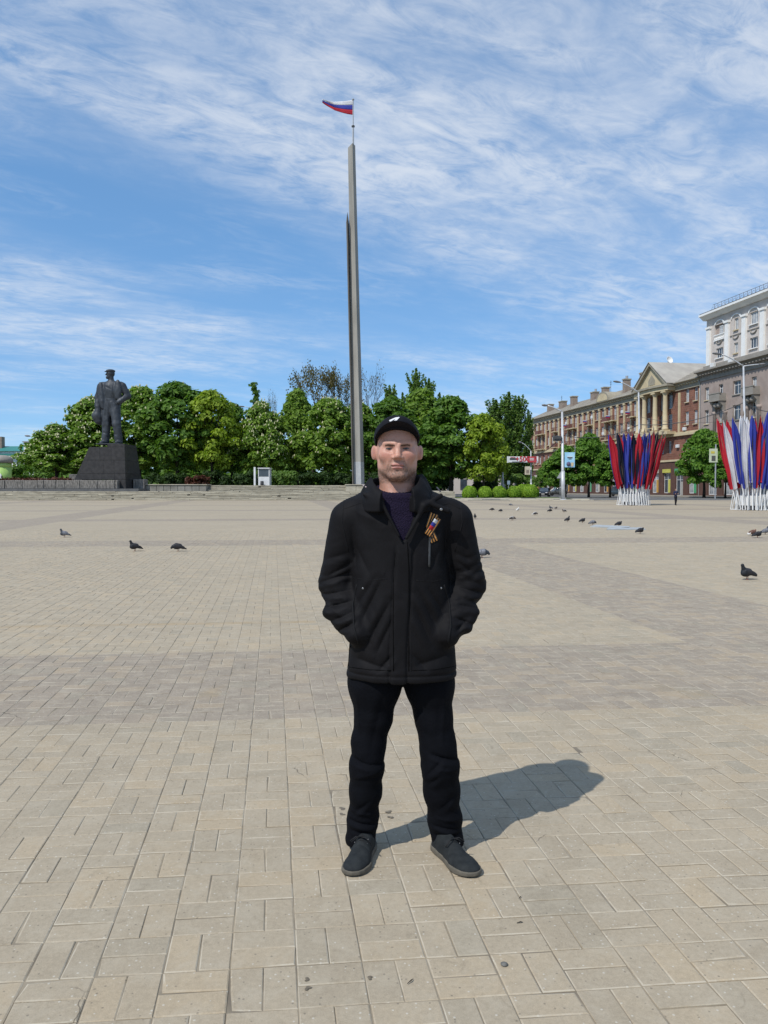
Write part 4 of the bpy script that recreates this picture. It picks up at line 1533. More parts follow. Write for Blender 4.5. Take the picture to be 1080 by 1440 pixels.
for i, w in enumerate(shops):
    window(ob, *w, .4, 2, True, deep=.4)
    MB().box(w[0] - .1, w[1] + .1, .41, .55, 4.3, 5.0).build("shop_sign", mat("shop_sign_%d" % ((i + 2) % 5), shopc[(i + 2) % 5]), ob)
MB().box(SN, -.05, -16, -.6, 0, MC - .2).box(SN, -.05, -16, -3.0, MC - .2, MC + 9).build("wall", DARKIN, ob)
MB().box(SN, .05, -.5, .55, 5.9, 6.3).build("string_course", GREYST, ob)
# main cornice with brackets
MB().box(SN, .0, -.5, .45, MC - 1.6, MC - .6).build("frieze", GREYST, ob)
MB().prism([(-.5, MC - .6), (.7, MC - .6), (.9, MC - .3), (1.5, MC - .15), (1.5, MC + .1), (-.5, MC + .1)], 0, SN, .25).build("cornice", GREYST, ob)
brm = MB().prism([(.45, MC - .61), (1.25, MC - .61), (1.25, MC - .75), (.9, MC - .80), (.45, MC - .98)], 0, 0, .3).mesh()
for q in np.arange(SN + .3, 0, .85):
    obj("bracket", brm, GREYST, ob).location = (q, 0, 0)
# ornate balconies with carved corbels
corb = MB().prism([(0, -.3), (1.1, -.3), (1.0, -.6), (.5, -1.1), (.35, -1.9), (0, -2.2)], 0, -.25, .25).mesh()
bsl = MB().box(-1.6, 1.6, 0, 1.3, -.3, 0).box(-1.5, 1.5, 1.1, 1.22, 0, .95).box(-1.65, 1.65, 1.05, 1.28, .95, 1.1).box(-1.5, -1.38, 0, 1.1, 0, .95).box(1.38, 1.5, 0, 1.1, 0, .95).mesh()
orn = MB().lathe([(.02, -.5), (.35, -.4), (.5, -.1), (.45, .2), (.2, .45), (.02, .5)], 8).mesh(True)
for sc in bay2[1::2]:
    for hh in (16.2,):
        o = obj("balcony", bsl, GREYST, ob); o.location = (sc, .25, hh)
        for dx_ in (-1.2, 1.2):
            c_ = obj("corbel", corb, GREYST, o); c_.location = (dx_, 0, 0)
        for dx_ in (-.5, .5):
            c_ = obj("carved_vase", orn, GREYST, o); c_.location = (dx_, .5, -.9)
    for dx_ in (-1.5, 1.5):
        o = obj("half_column", lathe_mesh([(.34, 0), (.34, 7.4), (.45, 7.5), (.5, 7.9)], 10), MAUVE, ob); o.location = (sc + dx_, .3, 6.4)
# white upper storeys, set back a little
UB, UT = MC + .1, 30.6
NB = -.55
holes, wins = [], []
ub = [-4.2, -8.8, -13.4, -18.0, -22.6, -27.2, -31.8, -36.4, -41]
for i, sc in enumerate(ub):
    w = .55 if i == 1 else 1.0
    if i == 0:
        holes.append((sc - 1.5, sc + 1.5, 26.6, 29.2))
    else:
        holes.append((sc - w, sc + w, 27.3, 29.2)); wins.append((sc - w, sc + w, 27.3, 29.2))
    holes.append((sc - w, sc + w, 23.5, 25.2)); wins.append((sc - w, sc + w, 23.5, 25.2))
facade(ob, "upper_wall", SN, -.3, UB, UT, NB, holes, BEIGE, deep=.35)
for w in wins:
    window(ob, *w, NB, 3 if w[1] - w[0] > 1.5 else 2, False, deep=.25, sill=WHITEP)
MB().box(-5.8, -2.6, NB - 2.2, NB - .36, 26.4, 29.3).build("loggia", MAUVE, ob)
window(ob, -4.9, -3.9, 26.7, 28.9, NB - .3, 2, True, deep=-.06)
bal = MB().box(-5.7, -2.7, NB - .1, NB + .25, 26.45, 26.62).box(-5.7, -2.7, NB - .05, NB + .2, 27.35, 27.5)
for q in np.arange(-5.5, -2.7, .32):
    bal.lathe([(.06, 0), (.12, .2), (.05, .45), (.1, .7)], 6, (q, NB + .08, 26.64))
bal.build("balustrade", WHITEP, ob)
# white pilasters
wp = MB().box(-.5, .5, 0, .3, UB + .9, 28.9).mesh()
wc = MB().box(-.65, .65, 0, .45, 28.9, 29.25).mesh()
for q in (-1.15, -6.5, -11.1, -15.7, -20.3, -24.9, -29.5, -34.1, -38.7, -43.3):
    o = obj("pilaster", wp, WHITEP, ob); o.location = (q, NB + .002, 0)
    obj("capital", wc, WHITEP, o)
# arched heads and swags between storeys
archm = MB()
pts_o = [(1.35 * math.cos(a), .75 * math.sin(a)) for a in np.linspace(0, math.pi, 11)]
pts_i = [(1.12 * math.cos(a), .55 * math.sin(a)) for a in np.linspace(math.pi, 0, 11)]
for i in range(10):
    archm.prism([pts_o[i], pts_o[i + 1], pts_i[9 - i], pts_i[10 - i]], 1, 0, .16)
archm = archm.mesh()
sw = MB().tube([(.75 * math.cos(a), .1, -.5 * math.sin(a)) for a in np.linspace(0, math.pi, 9)], .1, 6).mesh(True)
for sc in ub:
    o = obj("arched_head", archm, WHITEP, ob); o.location = (sc, NB, 29.22)
    o = obj("swag", sw, GREYST, ob); o.location = (sc, NB, 26.35)
    MB().box(sc - 1.6, sc + 1.6, NB, NB + .12, 26.45, 26.58).build("band", GREYST, ob) if sc != ub[0] else None
MB().box(SN, -.2, NB - .3, NB + .5, UB + .3, UB + .9).build("upper_base", GREYST, ob)
MB().prism([(NB - .3, UT), (NB + .3, UT), (NB + .9, UT + .55), (NB + 1.2, UT + .6), (NB + 1.2, UT + .95), (NB - .3, UT + .95)], 0, SN, .35).build("upper_cornice", WHITEP, ob)
MB().box(SN, .2, -15.5, NB + 1.1, UT + .953, UT + 1.1).build("roof", DARKM, ob)
rl = MB()
for q in np.arange(SN + .5, -3, 1.0):
    rl.box(q, q + .05, NB + .55, NB + .6, UT + 1.1, UT + 2.0)
    rl.tube([(q + a * .9, NB + .57, UT + 1.3 + .45 * math.sin(a * math.pi)) for a in (0, .25, .5, .75, 1)], .025, 4)
rl.box(SN + .5, -3, NB + .54, NB + .61, UT + 2.0, UT + 2.05)
rl.build("roof_railing", mat("railing_grey", (.22, .23, .25), scale=3), ob)
for q in (-4.4, -9.5):
    MB().bbox(q, q + 1, .2, .7, MC + .35, MC + 1.05, .03).build("air_conditioner", WFRM, ob)
q = P(1094, 388, 115.5)
gb = thing("roof_emblem", "pale blue and white striped globe emblem on the office block roof", "emblem", (q.x + .9, q.y, UT + 1.1))
R_ = 1.9
zc = q.z
for i in range(7):
    a0, a1 = -math.pi / 2 + math.pi * i / 7, -math.pi / 2 + math.pi * (i + 1) / 7
    MB().lathe([(max(.02, R_ * math.cos(a)), R_ * math.sin(a)) for a in np.linspace(a0, a1, 4)], 20, (q.x + .9, q.y, zc)).build(
        "globe_band", WHITEP if i % 2 == 0 else mat("teal_paint", (.10, .35, .38)), gb, True, ws=True)
MB().tube([(q.x + .9, q.y, UT + .9), (q.x + .9, q.y, zc - R_ * .95)], .15, 8).build("mast", MET, gb, ws=True)

# sidewalk in front of the houses
c0, s0_ = math.cos(BROT), math.sin(BROT)
def bl(s, n, h): return Vector((QX + s * c0 - n * s0_, QY + s * s0_ + n * c0, h))
sw_ = MB().add([bl(-60, .3, .13), bl(140, .3, .13), bl(140, 9, .13), bl(-60, 9, .13), bl(-60, 9, -.05), bl(140, 9, -.05)], [(3, 2, 1, 0), (3, 4, 5, 2)])
tag(sw_.build("sidewalk", SIDEW), kind='structure')

# ---------------- far left: pale building with a green roof
lb_ = thing("green_roofed_building", "distant white building with a teal green roof at the left edge", "building", P(10, 690, 230))
x0, x1 = P(-140, 650, 230).x, P(38, 650, 230).x
z_e, z_r = P(0, 634.5, 230).z, P(0, 626.5, 230).z
MB().box(x0, x1, 230, 250, 0, z_e).build("wall", WHITEP, lb_, ws=True)
MB().prism([(229.3, z_e + .002), (250.7, z_e + .002), (246, z_r), (234, z_r)], 0, x0 - .5, x1).build("roof", GREENR, lb_, ws=True)
MB().box(x0, x1 + .1, 228.8, 229.2, P(0, 641, 229).z, P(0, 638, 229).z).build("green_awning", GREENR, lb_, ws=True)
for i in range(8):
    for zz in (P(0, 646, 230).z, P(0, 655, 230).z, P(0, 664, 230).z):
        xx = x1 - 3 - i * 4.4
        o = MB().box(xx, xx + 1.6, 229.9, 229.98, zz - .9, zz + .9).build("window", GLAZ, lb_, ws=True)
MB().box(x1, P(50, 650, 228).x, 228, 240, 0, P(0, 622, 228).z).build("stair_tower", WHITEP, lb_, ws=True)
MB().box(x1 - .3, P(50.5, 650, 228).x, 227.7, 240.3, P(0, 622, 228).z + .003, P(0, 620.6, 228).z).build("tower_cap", GREYST, lb_, ws=True)
MB().box(P(-3, 620, 232).x, P(2.2, 620, 232).x, 232, 234, z_r - 1, P(0, 614, 232).z).build("chimney", CHIM, lb_, ws=True)
# pale facade glimpsed behind the trees beyond the bushes
pb = thing("low_pale_building", "low pale building glimpsed beneath the trees behind the bushes", "building", P(690, 690, 190))
x0, x1 = P(560, 650, 190).x, P(748, 650, 190).x
MB().box(x0, x1, 190, 200, 0, 6.2).build("wall", BEIGE, pb, ws=True)
for i in range(9):
    xx = x0 + 2 + i * (x1 - x0 - 3) / 9
    MB().box(xx, xx + 1.6, 189.9, 189.98, 1.0, 3.6).build("window", GLAZ, pb, ws=True)
MB().box(x0, x1, 189.5, 200, 6.2, 6.6).build("roof", CHIM, pb, ws=True)
# ------------------------------------------------------------------ street furniture
WPAINT = mat("white_paint", (0.74, 0.74, 0.73), (0.64, 0.64, 0.63), scale=2, rough=.5)
LAMPG = mat("lamp_grey", (0.20, 0.20, 0.205), (0.15, 0.15, 0.155), scale=4, rough=.5)
POLEW = mat("pole_silver", (0.55, 0.56, 0.57), (0.44, 0.45, 0.46), scale=2, rough=.5, metal=.2)


def font_mesh(txt, size, depth=.01, squeeze=1.0, bold=0.0):
    c = bpy.data.curves.new("lettering", 'FONT')
    c.body = txt
    c.size = size
    c.extrude = depth
    c.offset = bold
    c.align_x = 'CENTER'; c.align_y = 'CENTER'
    o = bpy.data.objects.new("tmp", c)
    COL.objects.link(o)
    dg = bpy.context.evaluated_depsgraph_get()
    me = bpy.data.meshes.new_from_object(o.evaluated_get(dg))
    bpy.data.objects.remove(o)
    me.materials.clear()
    me.transform(Matrix.Scale(squeeze, 4, (1, 0, 0)))
    return me


def lamp_head(parent, tip, back, ws=True):
    """cobra-head luminaire pointing from back to tip"""
    d = (tip - back).normalized()
    rings = []
    s_ = d.cross(Vector((0, 0, 1))).normalized()
    u_ = s_.cross(d)
    for t, w, hh in ((0, .10, .08), (.25, .18, .12), (.6, .24, .15), (.9, .2, .1), (1, .08, .05)):
        c = back.lerp(tip, t)
        rings.append([tuple(c + s_ * w * math.cos(a) * 1.3 + u_ * hh * math.sin(a)) for a in np.linspace(0, 2 * math.pi, 9)[:-1]])
    return MB().loft(rings).build("lamp_head", LAMPG, parent, True, ws=ws)


def lamp_post(label, base, top, tip, r0=.16, r1=.09, extra=None, m=POLEW):
    """base, top: pole ends; tip: far end of the lamp head"""
    t = thing("lamp_post", label, "lamp post", base, 0, "street lamps")
    q = base.lerp(top, .33)
    MB().tube([base, q], [r0, r0 * .95], 10).tube([q, base.lerp(top, .34), top], [r0 * .95, r0 * .75, r1], 10).build("pole", m, t, True, ws=True)
    for tp in [tip] + (extra or []):
        d = tp - top
        pts = [top + Vector((d.x * f, d.y * f, d.z * math.sin(f * math.pi / 2))) for f in np.linspace(0, .72, 7)]
        MB().tube(pts, r1 * .75, 7).build("arm", m, t, True, ws=True)
        lamp_head(t, tp, pts[-1])
    MB().lathe([(r0 * 1.9, 0), (r0 * 1.9, .08), (r0 * 1.2, .14)], 10, base).build("base_plate", m, t, ws=True)
    return t


b_ = G(792, 703.6)
lamp_post("white lamp post with the blue advertising panel", b_, P(790.5, 579, b_.y), P(762, 569.5, b_.y), .24, .12)
lamp_post("lamp post behind the left flag fan, before the portico", G(900.5, 703), P(898, 552, 103), P(862.5, 536, 103), .2, .1)
lamp_post("lamp post behind the right flag fan with two arms", G(1049, 704.5), P(1045.5, 515, 94), P(1002, 496.5, 94), .2, .1, [P(1076, 512, 94)])
lamp_post("thin lamp post carrying the long red and white banner board", Vector((P(747, 690, 112).x, 112, 0)), P(746.5, 634, 112), P(729, 621.5, 112), .14, .07)
lamp_post("street lamp whose head shows at the far left above the trees", Vector((P(62, 690, 126).x, 126, 1.5)), P(62, 619, 126), P(35, 612.7, 126), .14, .07)
lamp_post("street lamp half hidden between the two tree rows above the booth", Vector((P(366, 690, 128).x, 128, 1.5)), P(366, 576, 128), P(334.5, 571.5, 128), .14, .07)
lamp_post("street lamp reaching out of the foliage left of the poplars", Vector((P(707, 690, 119).x, 119, 0)), P(707, 601, 119), P(691, 595.5, 119), .14, .07)

# blue advertising panel on the lamp post
ay = b_.y - .3
ad = thing("advertising_sign", "light blue advertising panel hung on the white lamp post", "sign", P(801, 657, ay))
A, B = P(794.2, 636.2, ay), P(808.2, 657.2, ay)
BLUEP = mat("panel_blue", (0.22, 0.50, 0.72), (0.42, 0.66, 0.80), scale=.8, rough=.4)
MB().bbox(A.x, B.x, ay - .06, ay + .06, B.z, A.z, .02).build("board", BLUEP, ad, ws=True)
zz = lambda py: P(800, py, ay).z
MB().box(A.x + .25, B.x - .3, ay - .075, ay - .063, zz(642.6), zz(641.8)).build("lettering_line", WPAINT, ad, ws=True)
MB().box(A.x + .3, B.x - .28, ay - .075, ay - .063, zz(644.4), zz(643.0)).build("lettering_line", DARKM, ad, ws=True)
MB().box(A.x + .45, B.x - .4, ay - .075, ay - .063, zz(646.0), zz(645.0)).build("lettering_line", DARKM, ad, ws=True)
MB().prism([(A.x + .72, zz(650.4)), (A.x + 1.06, zz(650.4)), (A.x + 1.0, zz(656)), (A.x + .78, zz(656))], 1, ay - .09, ay - .063).build("painted_cup", mat("cup_tan", (.62, .50, .30)), ad, ws=True)
MB().lathe([(.02, -.28), (.2, -.2), (.26, 0), (.2, .2), (.02, .28)], 10, (A.x + .45, ay - .04, zz(652.6))).build("painted_disc", mat("disc_dark", (.10, .09, .16)), ad, True, ws=True)
MB().tube([P(790.8, 637, ay + .3), P(808.5, 637, ay)], .03, 6).tube([P(808.6, 626, ay), P(808.6, 639, ay)], .03, 5).build("bracket", MET, ad, ws=True)
# road sign
rs = thing("warning_sign", "back of a triangular road sign by the lamp post", "sign", G(788, 702.8))
q = P(788, 668.5, 92.6)
MB().prism([(q.x - .42, q.z - .35), (q.x + .42, q.z - .35), (q.x, q.z + .4)], 1, 92.58, 92.62).build("plate", MET, rs, ws=True)
MB().tube([(q.x, 92.66, 0), (q.x, 92.66, q.z + .3)], .03, 6).build("post", MET, rs, ws=True)
# banner board "+500"
by = 111.6
bb = thing("banner_board", "long white and red banner board reading +500 across the lamp post", "billboard", P(735, 646, by))
A, B = P(714, 642.0, by), P(756.2, 650.4, by)
mid = P(742, 645, by).x
MB().bbox(A.x, mid, by - .1, by + .1, B.z, A.z, .03).build("white_panel", WPAINT, bb, ws=True)
MB().bbox(mid + .003, B.x, by - .1, by + .1, B.z, A.z, .03).build("red_panel", mat("banner_red", (.52, .06, .07), (.46, .05, .06)), bb, ws=True)
MB().box(B.x - .18, B.x + .05, by - .13, by + .13, B.z - .03, A.z + .03).box(A.x - .1, A.x + .1, by - .13, by + .13, B.z - .03, A.z + .03).build("end_cap", WPAINT, bb, ws=True)
RLET = mat("red_lettering", (.50, .03, .04))
o = obj("lettering", font_mesh("+500", 1.05, .02, .95, .02), RLET, bb)
q = P(734.6, 645.8, by)
o.location = Vector((q.x, by - .12, q.z)) - bb.location; o.rotation_euler = (R(90), 0, 0)
q = P(722.5, 645.6, by)
MB().box(q.x - .6, q.x + .55, by - .125, by - .103, q.z - .12, q.z + .16).build("lettering_line", DARKM, bb, ws=True)
MB().box(q.x - .5, q.x + .2, by - .125, by - .103, q.z + .22, q.z + .30).build("lettering_line", RLET, bb, ws=True)
MB().box(A.x + .6, A.x + 2.3, by - .125, by - .103, B.z + .05, B.z + .14).build("lettering_line", DARKM, bb, ws=True)
for zo in (.12, -.1):
    q = P(747.2, 645.8, by)
    MB().box(q.x - .35, q.x + .35, by - .125, by - .103, q.z + zo - .05, q.z + zo + .05).build("lettering_line", WPAINT, bb, ws=True)
b2 = thing("poster_panel", "small cream poster panel below the red and white banner board", "sign", P(742, 662, by))
A, B = P(738, 656, by), P(745.6, 667.6, by)
MB().bbox(A.x, B.x, by - .05, by + .05, B.z, A.z, .02).build("board", mat("cream_poster", (.62, .55, .42), (.5, .42, .3), scale=1.5), b2, ws=True)
MB().box(A.x + .2, A.x + .6, by - .06, by - .052, B.z + .2, B.z + .7).build("printed_figure", CHIM, b2, ws=True)
# panel right
ry = 103.0
b3 = thing("poster_panel", "pale green poster panel in the tree left of the right flag fan", "sign", P(1003, 650, ry))
A, B = P(997.5, 631, ry), P(1009, 650.4, ry)
MB().bbox(A.x, B.x, ry - .05, ry + .05, B.z, A.z, .02).build("board", mat("green_poster", (.42, .50, .30), (.55, .58, .42), scale=1.2), b3, ws=True)
MB().box(A.x + .3, B.x - .3, ry - .065, ry - .053, B.z + .2, B.z + .9).build("printed_figure", mat("poster_dark", (.10, .10, .09)), b3, ws=True)
MB().box(A.x + .2, A.x + .7, ry - .07, ry - .053, B.z + 1.2, B.z + 1.5).build("printed_stripe", mat("poster_yellow", (.6, .5, .08)), b3, ws=True)
MB().tube([(B.x - .2, ry + .12, 0), (B.x - .2, ry + .12, A.z + .6)], .09, 7).build("post", MET, b3, ws=True)
# small blue-grey sign behind bushes
b4 = thing("street_sign", "small blue grey rectangular sign on a post behind the clipped bushes", "sign", P(715.5, 695, 112))
A, B = P(713.3, 676, 112), P(717.3, 681.5, 112)
MB().bbox(A.x, B.x, 111.95, 112.02, B.z, A.z, .02).build("plate", mat("sign_blue_grey", (.25, .33, .38)), b4, ws=True)
MB().tube([((A.x + B.x) / 2, 112.06, 0), ((A.x + B.x) / 2, 112.06, A.z)], .04, 6).build("post", MET, b4, ws=True)
# bus-stop style kiosk roof behind bushes is left to the pale building

# overhead cables
def cable(label, pts, r=.035, sag=.6):
    out = []
    for a, b in zip(pts[:-1], pts[1:]):
        for f in np.linspace(0, 1, 13)[:-1]:
            q = a.lerp(b, f)
            q.z -= sag * 4 * f * (1 - f)
            out.append(q)
    out.append(pts[-1])
    o = MB().tube(out, r, 5).build("overhead_cable", DARKM, None)
    tag(o, label, "cable", "overhead cables")


cable("sagging cable from the white lamp post to the far lamp post at the right", [P(790.6, 612, b_.y), P(898.5, 597, 103), P(1046, 566, 94), P(1120, 571, 92)], .05, .9)
cable("cable sloping down left from the white lamp post", [P(790.6, 613, b_.y), P(750, 640, 112)], .05, .5)
cable("thin cable crossing before the portico", [P(790.6, 607, b_.y), P(898.5, 586, 103), P(1046, 588, 94), P(1120, 590, 92)], .022, .7)
# traffic lights on the cable
tl = thing("traffic_light", "dark traffic light box hanging on the cable by the white lamp post", "traffic light", P(784.5, 619, b_.y - .1))
q = P(784.3, 616, b_.y - .1)
MB().bbox(q.x - .55, q.x + .45, q.y - .2, q.y + .2, q.z - .35, q.z + .25, .05).build("housing", DARKM, tl, ws=True)
for k_ in (-.35, -.05, .25):
    MB().lathe([(.13, -.02), (.15, .0), (.12, .02)], 10).build("lens", LAMPG, tl).location = Vector((q.x + k_, q.y - .23, q.z - .05)) - tl.location
MB().tube([(q.x, q.y, q.z + .25), P(790.6, 613.5, b_.y)], .04, 5).build("bracket", DARKM, tl, ws=True)

# ------------------------------------------------------------------ white booth on the terrace
by = 106.5
k_ = thing("booth", "small white booth with a dark window on the terrace", "booth", P(369, 681, by))
xa, xb = P(359.5, 680, by).x, P(379, 680, by).x
zb_, zt_ = TZ2, P(369, 659, by).z
zm = P(369, 670.5, by).z
MB().bbox(xa + .35, xb, by, by + .08, zb_, zm, .02).build("front_panel", WPAINT, k_, ws=True)
MB().box(xa + .35, xb - .02, by + .02, by + .05, zm + .003, zt_ - .1).build("window", GLAZ, k_, ws=True)
MB().box(xa + .35, xa + .45, by - .02, by + .1, zm, zt_).box(xb - .1, xb, by - .02, by + .1, zm, zt_).build("window_post", WPAINT, k_, ws=True)
MB().box(xa + .3, xb + .05, by - .15, by + 1.9, zt_, zt_ + .12).build("roof", WPAINT, k_, ws=True)
MB().box(xa + .4, xb, by + 1.7, by + 1.78, zb_, zt_).box(xb - .08, xb, by + .1, by + 1.7, zb_, zm).box(xa + .4, xa + .48, by + .1, by + 1.7, zb_, zm).build("wall", WPAINT, k_, ws=True)
MB().bbox(P(357.4, 680, by).x, P(360.0, 680, by).x, by - .35, by, zb_, P(358, 657, by).z, .02).build("side_post", WPAINT, k_, ws=True)
wb = thing("waste_bin", "black bin standing before the white booth", "bin", P(368.5, 680, by - .5))
q = P(368.5, 677.5, by - .5)
MB().lathe([(.2, 0), (.24, .1), (.24, .42), (.2, .5), (.02, .52)], 10, (q.x, by - .5, TZ2)).build("drum", DARKM, wb, True, ws=True)
MB().lathe([(.26, .5), (.26, .55), (.1, .62), (.02, .63)], 10, (q.x, by - .5, TZ2)).build("lid", DARKM, wb, True, ws=True)

# ------------------------------------------------------------------ green advertising drum at the far left
ay = 108.0
q = P(2.5, 680, ay)
rad = P(15.5, 680, ay).x - q.x
dr = thing("advertising_drum", "lime green advertising drum with a grey domed cap at the left edge", "advertising drum", (q.x, ay, TZ2))
zt_ = P(0, 651, ay).z
LIME = mat("lime_poster", (0.33, 0.52, 0.13), (0.40, 0.58, 0.17), scale=.8, rough=.5)
MB().lathe([(rad, TZ2 - .3), (rad, P(0, 657, ay).z)], 24, (q.x, ay, 0)).build("poster_drum", LIME, dr, True, ws=True)
MB().lathe([(rad * 1.02, P(0, 657, ay).z + .003), (rad * 1.02, zt_)], 24, (q.x, ay, 0)).build("poster_band", LIME, dr, True, ws=True)
MB().lathe([(rad * 1.16, zt_ + .003), (rad * 1.16, P(0, 646.5, ay).z), (rad * .95, P(0, 642.5, ay).z), (rad * .5, P(0, 640.4, ay).z), (.05, P(0, 640, ay).z)], 24, (q.x, ay, 0)).build("domed_cap", GREYST, dr, True, ws=True)
o = MB().lathe([(.02, -.5), (.55, -.3), (.62, 0), (.5, .35), (.02, .5)], 12).build("printed_figure", WPAINT, dr, True)
o.location = (rad * .05, -rad * 1.0, P(0, 670, ay).z - TZ2); o.scale = (1, .1, 1)

# ------------------------------------------------------------------ parked cars
TYRE = mat("tyre", (.02, .02, .02), (.03, .03, .03), rough=.9)
RIM = mat("rim", (.45, .45, .46), (.35, .35, .36), rough=.35, metal=.6)
HEADL = mat("headlight_glass", (.75, .76, .78), (.6, .6, .62), rough=.1, spec=.8)
TAIL = mat("tail_light", (.35, .02, .02), rough=.2)


def car(label, loc, rotz, paint, L=4.1, W=1.74, H=1.5, suv=False):
    t = thing("parked_car", label, "car", loc, rotz, "cars parked along the street")
    h0 = .28 if not suv else .38
    # cross sections along the length: x, lower z, belt z, half width
    sec = [(-L / 2, .5, .62, .60), (-L / 2 + .12, h0, .78, .80), (-L * .30, h0 - .05, .88, .86), (-.1, h0 - .06, .95, .87), (L * .28, h0 - .05, .98, .87), (L / 2 - .15, h0, .96, .82), (L / 2, .48, .80, .66)]
    rings = []
    for x_, a, b, w in sec:
        w *= W / 1.74
        rings.append([(x_, -w, a + .1), (x_, -w * .86, a), (x_, w * .86, a), (x_, w, a + .1), (x_, w * 1.0, b - .14), (x_, w * .94, b), (x_, -w * .94, b), (x_, -w * 1.0, b - .14)])
    MB().loft(rings).build("body", paint, t, True)
    ct = L * (.40 if suv else .34)
    cab = [(-L * .22, .93, .80), (-L * .06, H - .06, .62), (L * .10, H, .63), (ct - .2, H - .05, .62), (ct + .18, .95, .78)]
    rings = [[(x_, -w * W / 1.74, z), (x_, w * W / 1.74, z)] for x_, z, w in cab]
    mb = MB()
    low = [(cab[0][0], .9), (cab[-1][0], .9)]
    # glasshouse: side windows and screens
    for s_ in (-1, 1):
        poly = [(x_, s_ * w * W / 1.74, z) for x_, z, w in cab]
        mb.add(poly, [tuple(range(5)) if s_ < 0 else tuple(range(4, -1, -1))])
    for (x0_, z0_, w0), (x1_, z1_, w1) in zip(cab[:-1], cab[1:]):
        k2 = W / 1.74
        mb.add([(x0_, -w0 * k2, z0_), (x0_, w0 * k2, z0_), (x1_, w1 * k2, z1_), (x1_, -w1 * k2, z1_)], [(3, 2, 1, 0)])
    mb.build("glasshouse", GLAZ, t)
    k2 = W / 1.74
    MB().loft([[(x_, -w * k2 - .01, z + dz), (x_, w * k2 + .01, z + dz), (x_, w * k2 - .06, z + dz + .04), (x_, -w * k2 + .06, z + dz + .04)] for x_, z, w, dz in
               ((cab[1][0], cab[1][1], cab[1][2], -.02), (cab[2][0], cab[2][1], cab[2][2], 0), (cab[3][0], cab[3][1], cab[3][2], -.01))]).build("roof", paint, t, True)
    for s_ in (-1, 1):
        mp = MB()
        for x_ in (cab[0], cab[2], cab[3]):
            pass
        mp.tube([(cab[0][0], s_ * .80 * k2, .93), (cab[1][0], s_ * .63 * k2, H - .05)], .04, 5).tube([(L * .08, s_ * .86 * k2, .93), (L * .08, s_ * .64 * k2, H - .02)], .045, 5).tube([(cab[-1][0], s_ * .78 * k2, .95), (cab[3][0], s_ * .62 * k2, H - .05)], .06, 5)
        mp.build("pillar", paint, t)
        MB().bbox(-L * .17 - .08, -L * .17 + .08, s_ * .95 * k2 - .09, s_ * .95 * k2 + .09, .92, 1.06, .02).build("mirror", paint, t)
        MB().bbox(-L / 2 - .01, -L / 2 + .22, s_ * .56 * k2 - .18, s_ * .56 * k2 + .18, .62, .76, .03).build("headlight", HEADL, t)
        MB().bbox(L / 2 - .12, L / 2 + .02, s_ * .60 * k2 - .14, s_ * .60 * k2 + .14, .70, .90, .03).build("tail_light", TAIL, t)
        for x_ in (-L * .315, L * .30):
            w_ = MB().lathe([(.19, -.1), (.30, -.1), (.325, -.06), (.325, .06), (.30, .1), (.19, .1)], 16).build("wheel", TYRE, t, True)
            w_.location = (x_, s_ * .77 * k2, .325); w_.rotation_euler = (R(90), 0, 0)
            MB().lathe([(.02, -.07), (.19, -.085), (.2, 0), (.19, .085), (.02, .07)], 12).build("rim", RIM, w_, True)
    MB().box(-L / 2 - .03, -L / 2 + .02, -.26, .26, .42, .53).build("number_plate", WPAINT, t)
    MB().box(-L / 2 - .02, -L / 2 + .05, -.45, .45, .56, .70).build("grille", DARKM, t)
    return t


P_NAVY = mat("paint_navy", (.010, .018, .035), (.008, .014, .03), rough=.18, coat=.6, scale=1)
P_GREY = mat("paint_grey", (.10, .105, .10), (.08, .085, .08), rough=.25, coat=.5, scale=1)
P_BLUE = mat("paint_blue_grey", (.05, .075, .095), (.04, .06, .08), rough=.22, coat=.5, scale=1)
P_WHT = mat("paint_white", (.62, .62, .60), rough=.3, coat=.4, scale=1)
q = G(768, 698.6)
car("dark navy hatchback facing the square beside the largest clipped bush", (q.x, q.y + 1.5, -.01), R(72), P_NAVY)
q = G(784, 697)
car("grey car parked behind the white lamp post", (q.x, q.y + 1, -.01), R(15), P_GREY)
q = G(877, 698.2)
car("blue grey off-road car at the left foot of the left flag fan", (q.x, q.y + 1, -.01), R(112), P_BLUE, 4.4, 1.85, 1.78, True)
q = G(692, 699)
car("small white car glimpsed behind the clipped bushes", (P(693, 690, 124).x, 124, -.01), R(8), P_WHT, 3.9, 1.66, 1.5)

# ------------------------------------------------------------------ fans of flags in white stands
def flag_cloth(seed, L, W):
    """a long banner gathered in folds round its pole; pole along +z, top at z = 0, hanging to -L"""
    r = np.random.default_rng(seed)
    NU_, NV = 16, 26
    ph = r.uniform(0, 6.28)
    vs, fs = [], []
    for j in range(NV + 1):
        t = j / NV
        w = W * (np.interp(t, [0, .06, .2, .6, 1], [.10, .36, .62, .86, .72]))
        for i in range(NU_ + 1):
            s_ = i / NU_
            z = -L * t - (.35 * s_ if t < .97 else .1 * s_) * min(1, 8 * (1 - t)) + .25 * math.sin(s_ * 5 + ph) * (t > .95)
            y = .16 * math.sin(s_ * 13 + ph + t * 2.2) * (.35 + .65 * t) + .05 * math.sin(t * 9 + s_ * 3 + ph)
            vs.append((s_ * w - .42 * w, y - .06, z))
    for j in range(NV):
        for i in range(NU_):
            a = j * (NU_ + 1) + i
            fs.append((a, a + 1, a + NU_ + 2, a + NU_ + 1))
    return mesh_from(vs, fs, True)


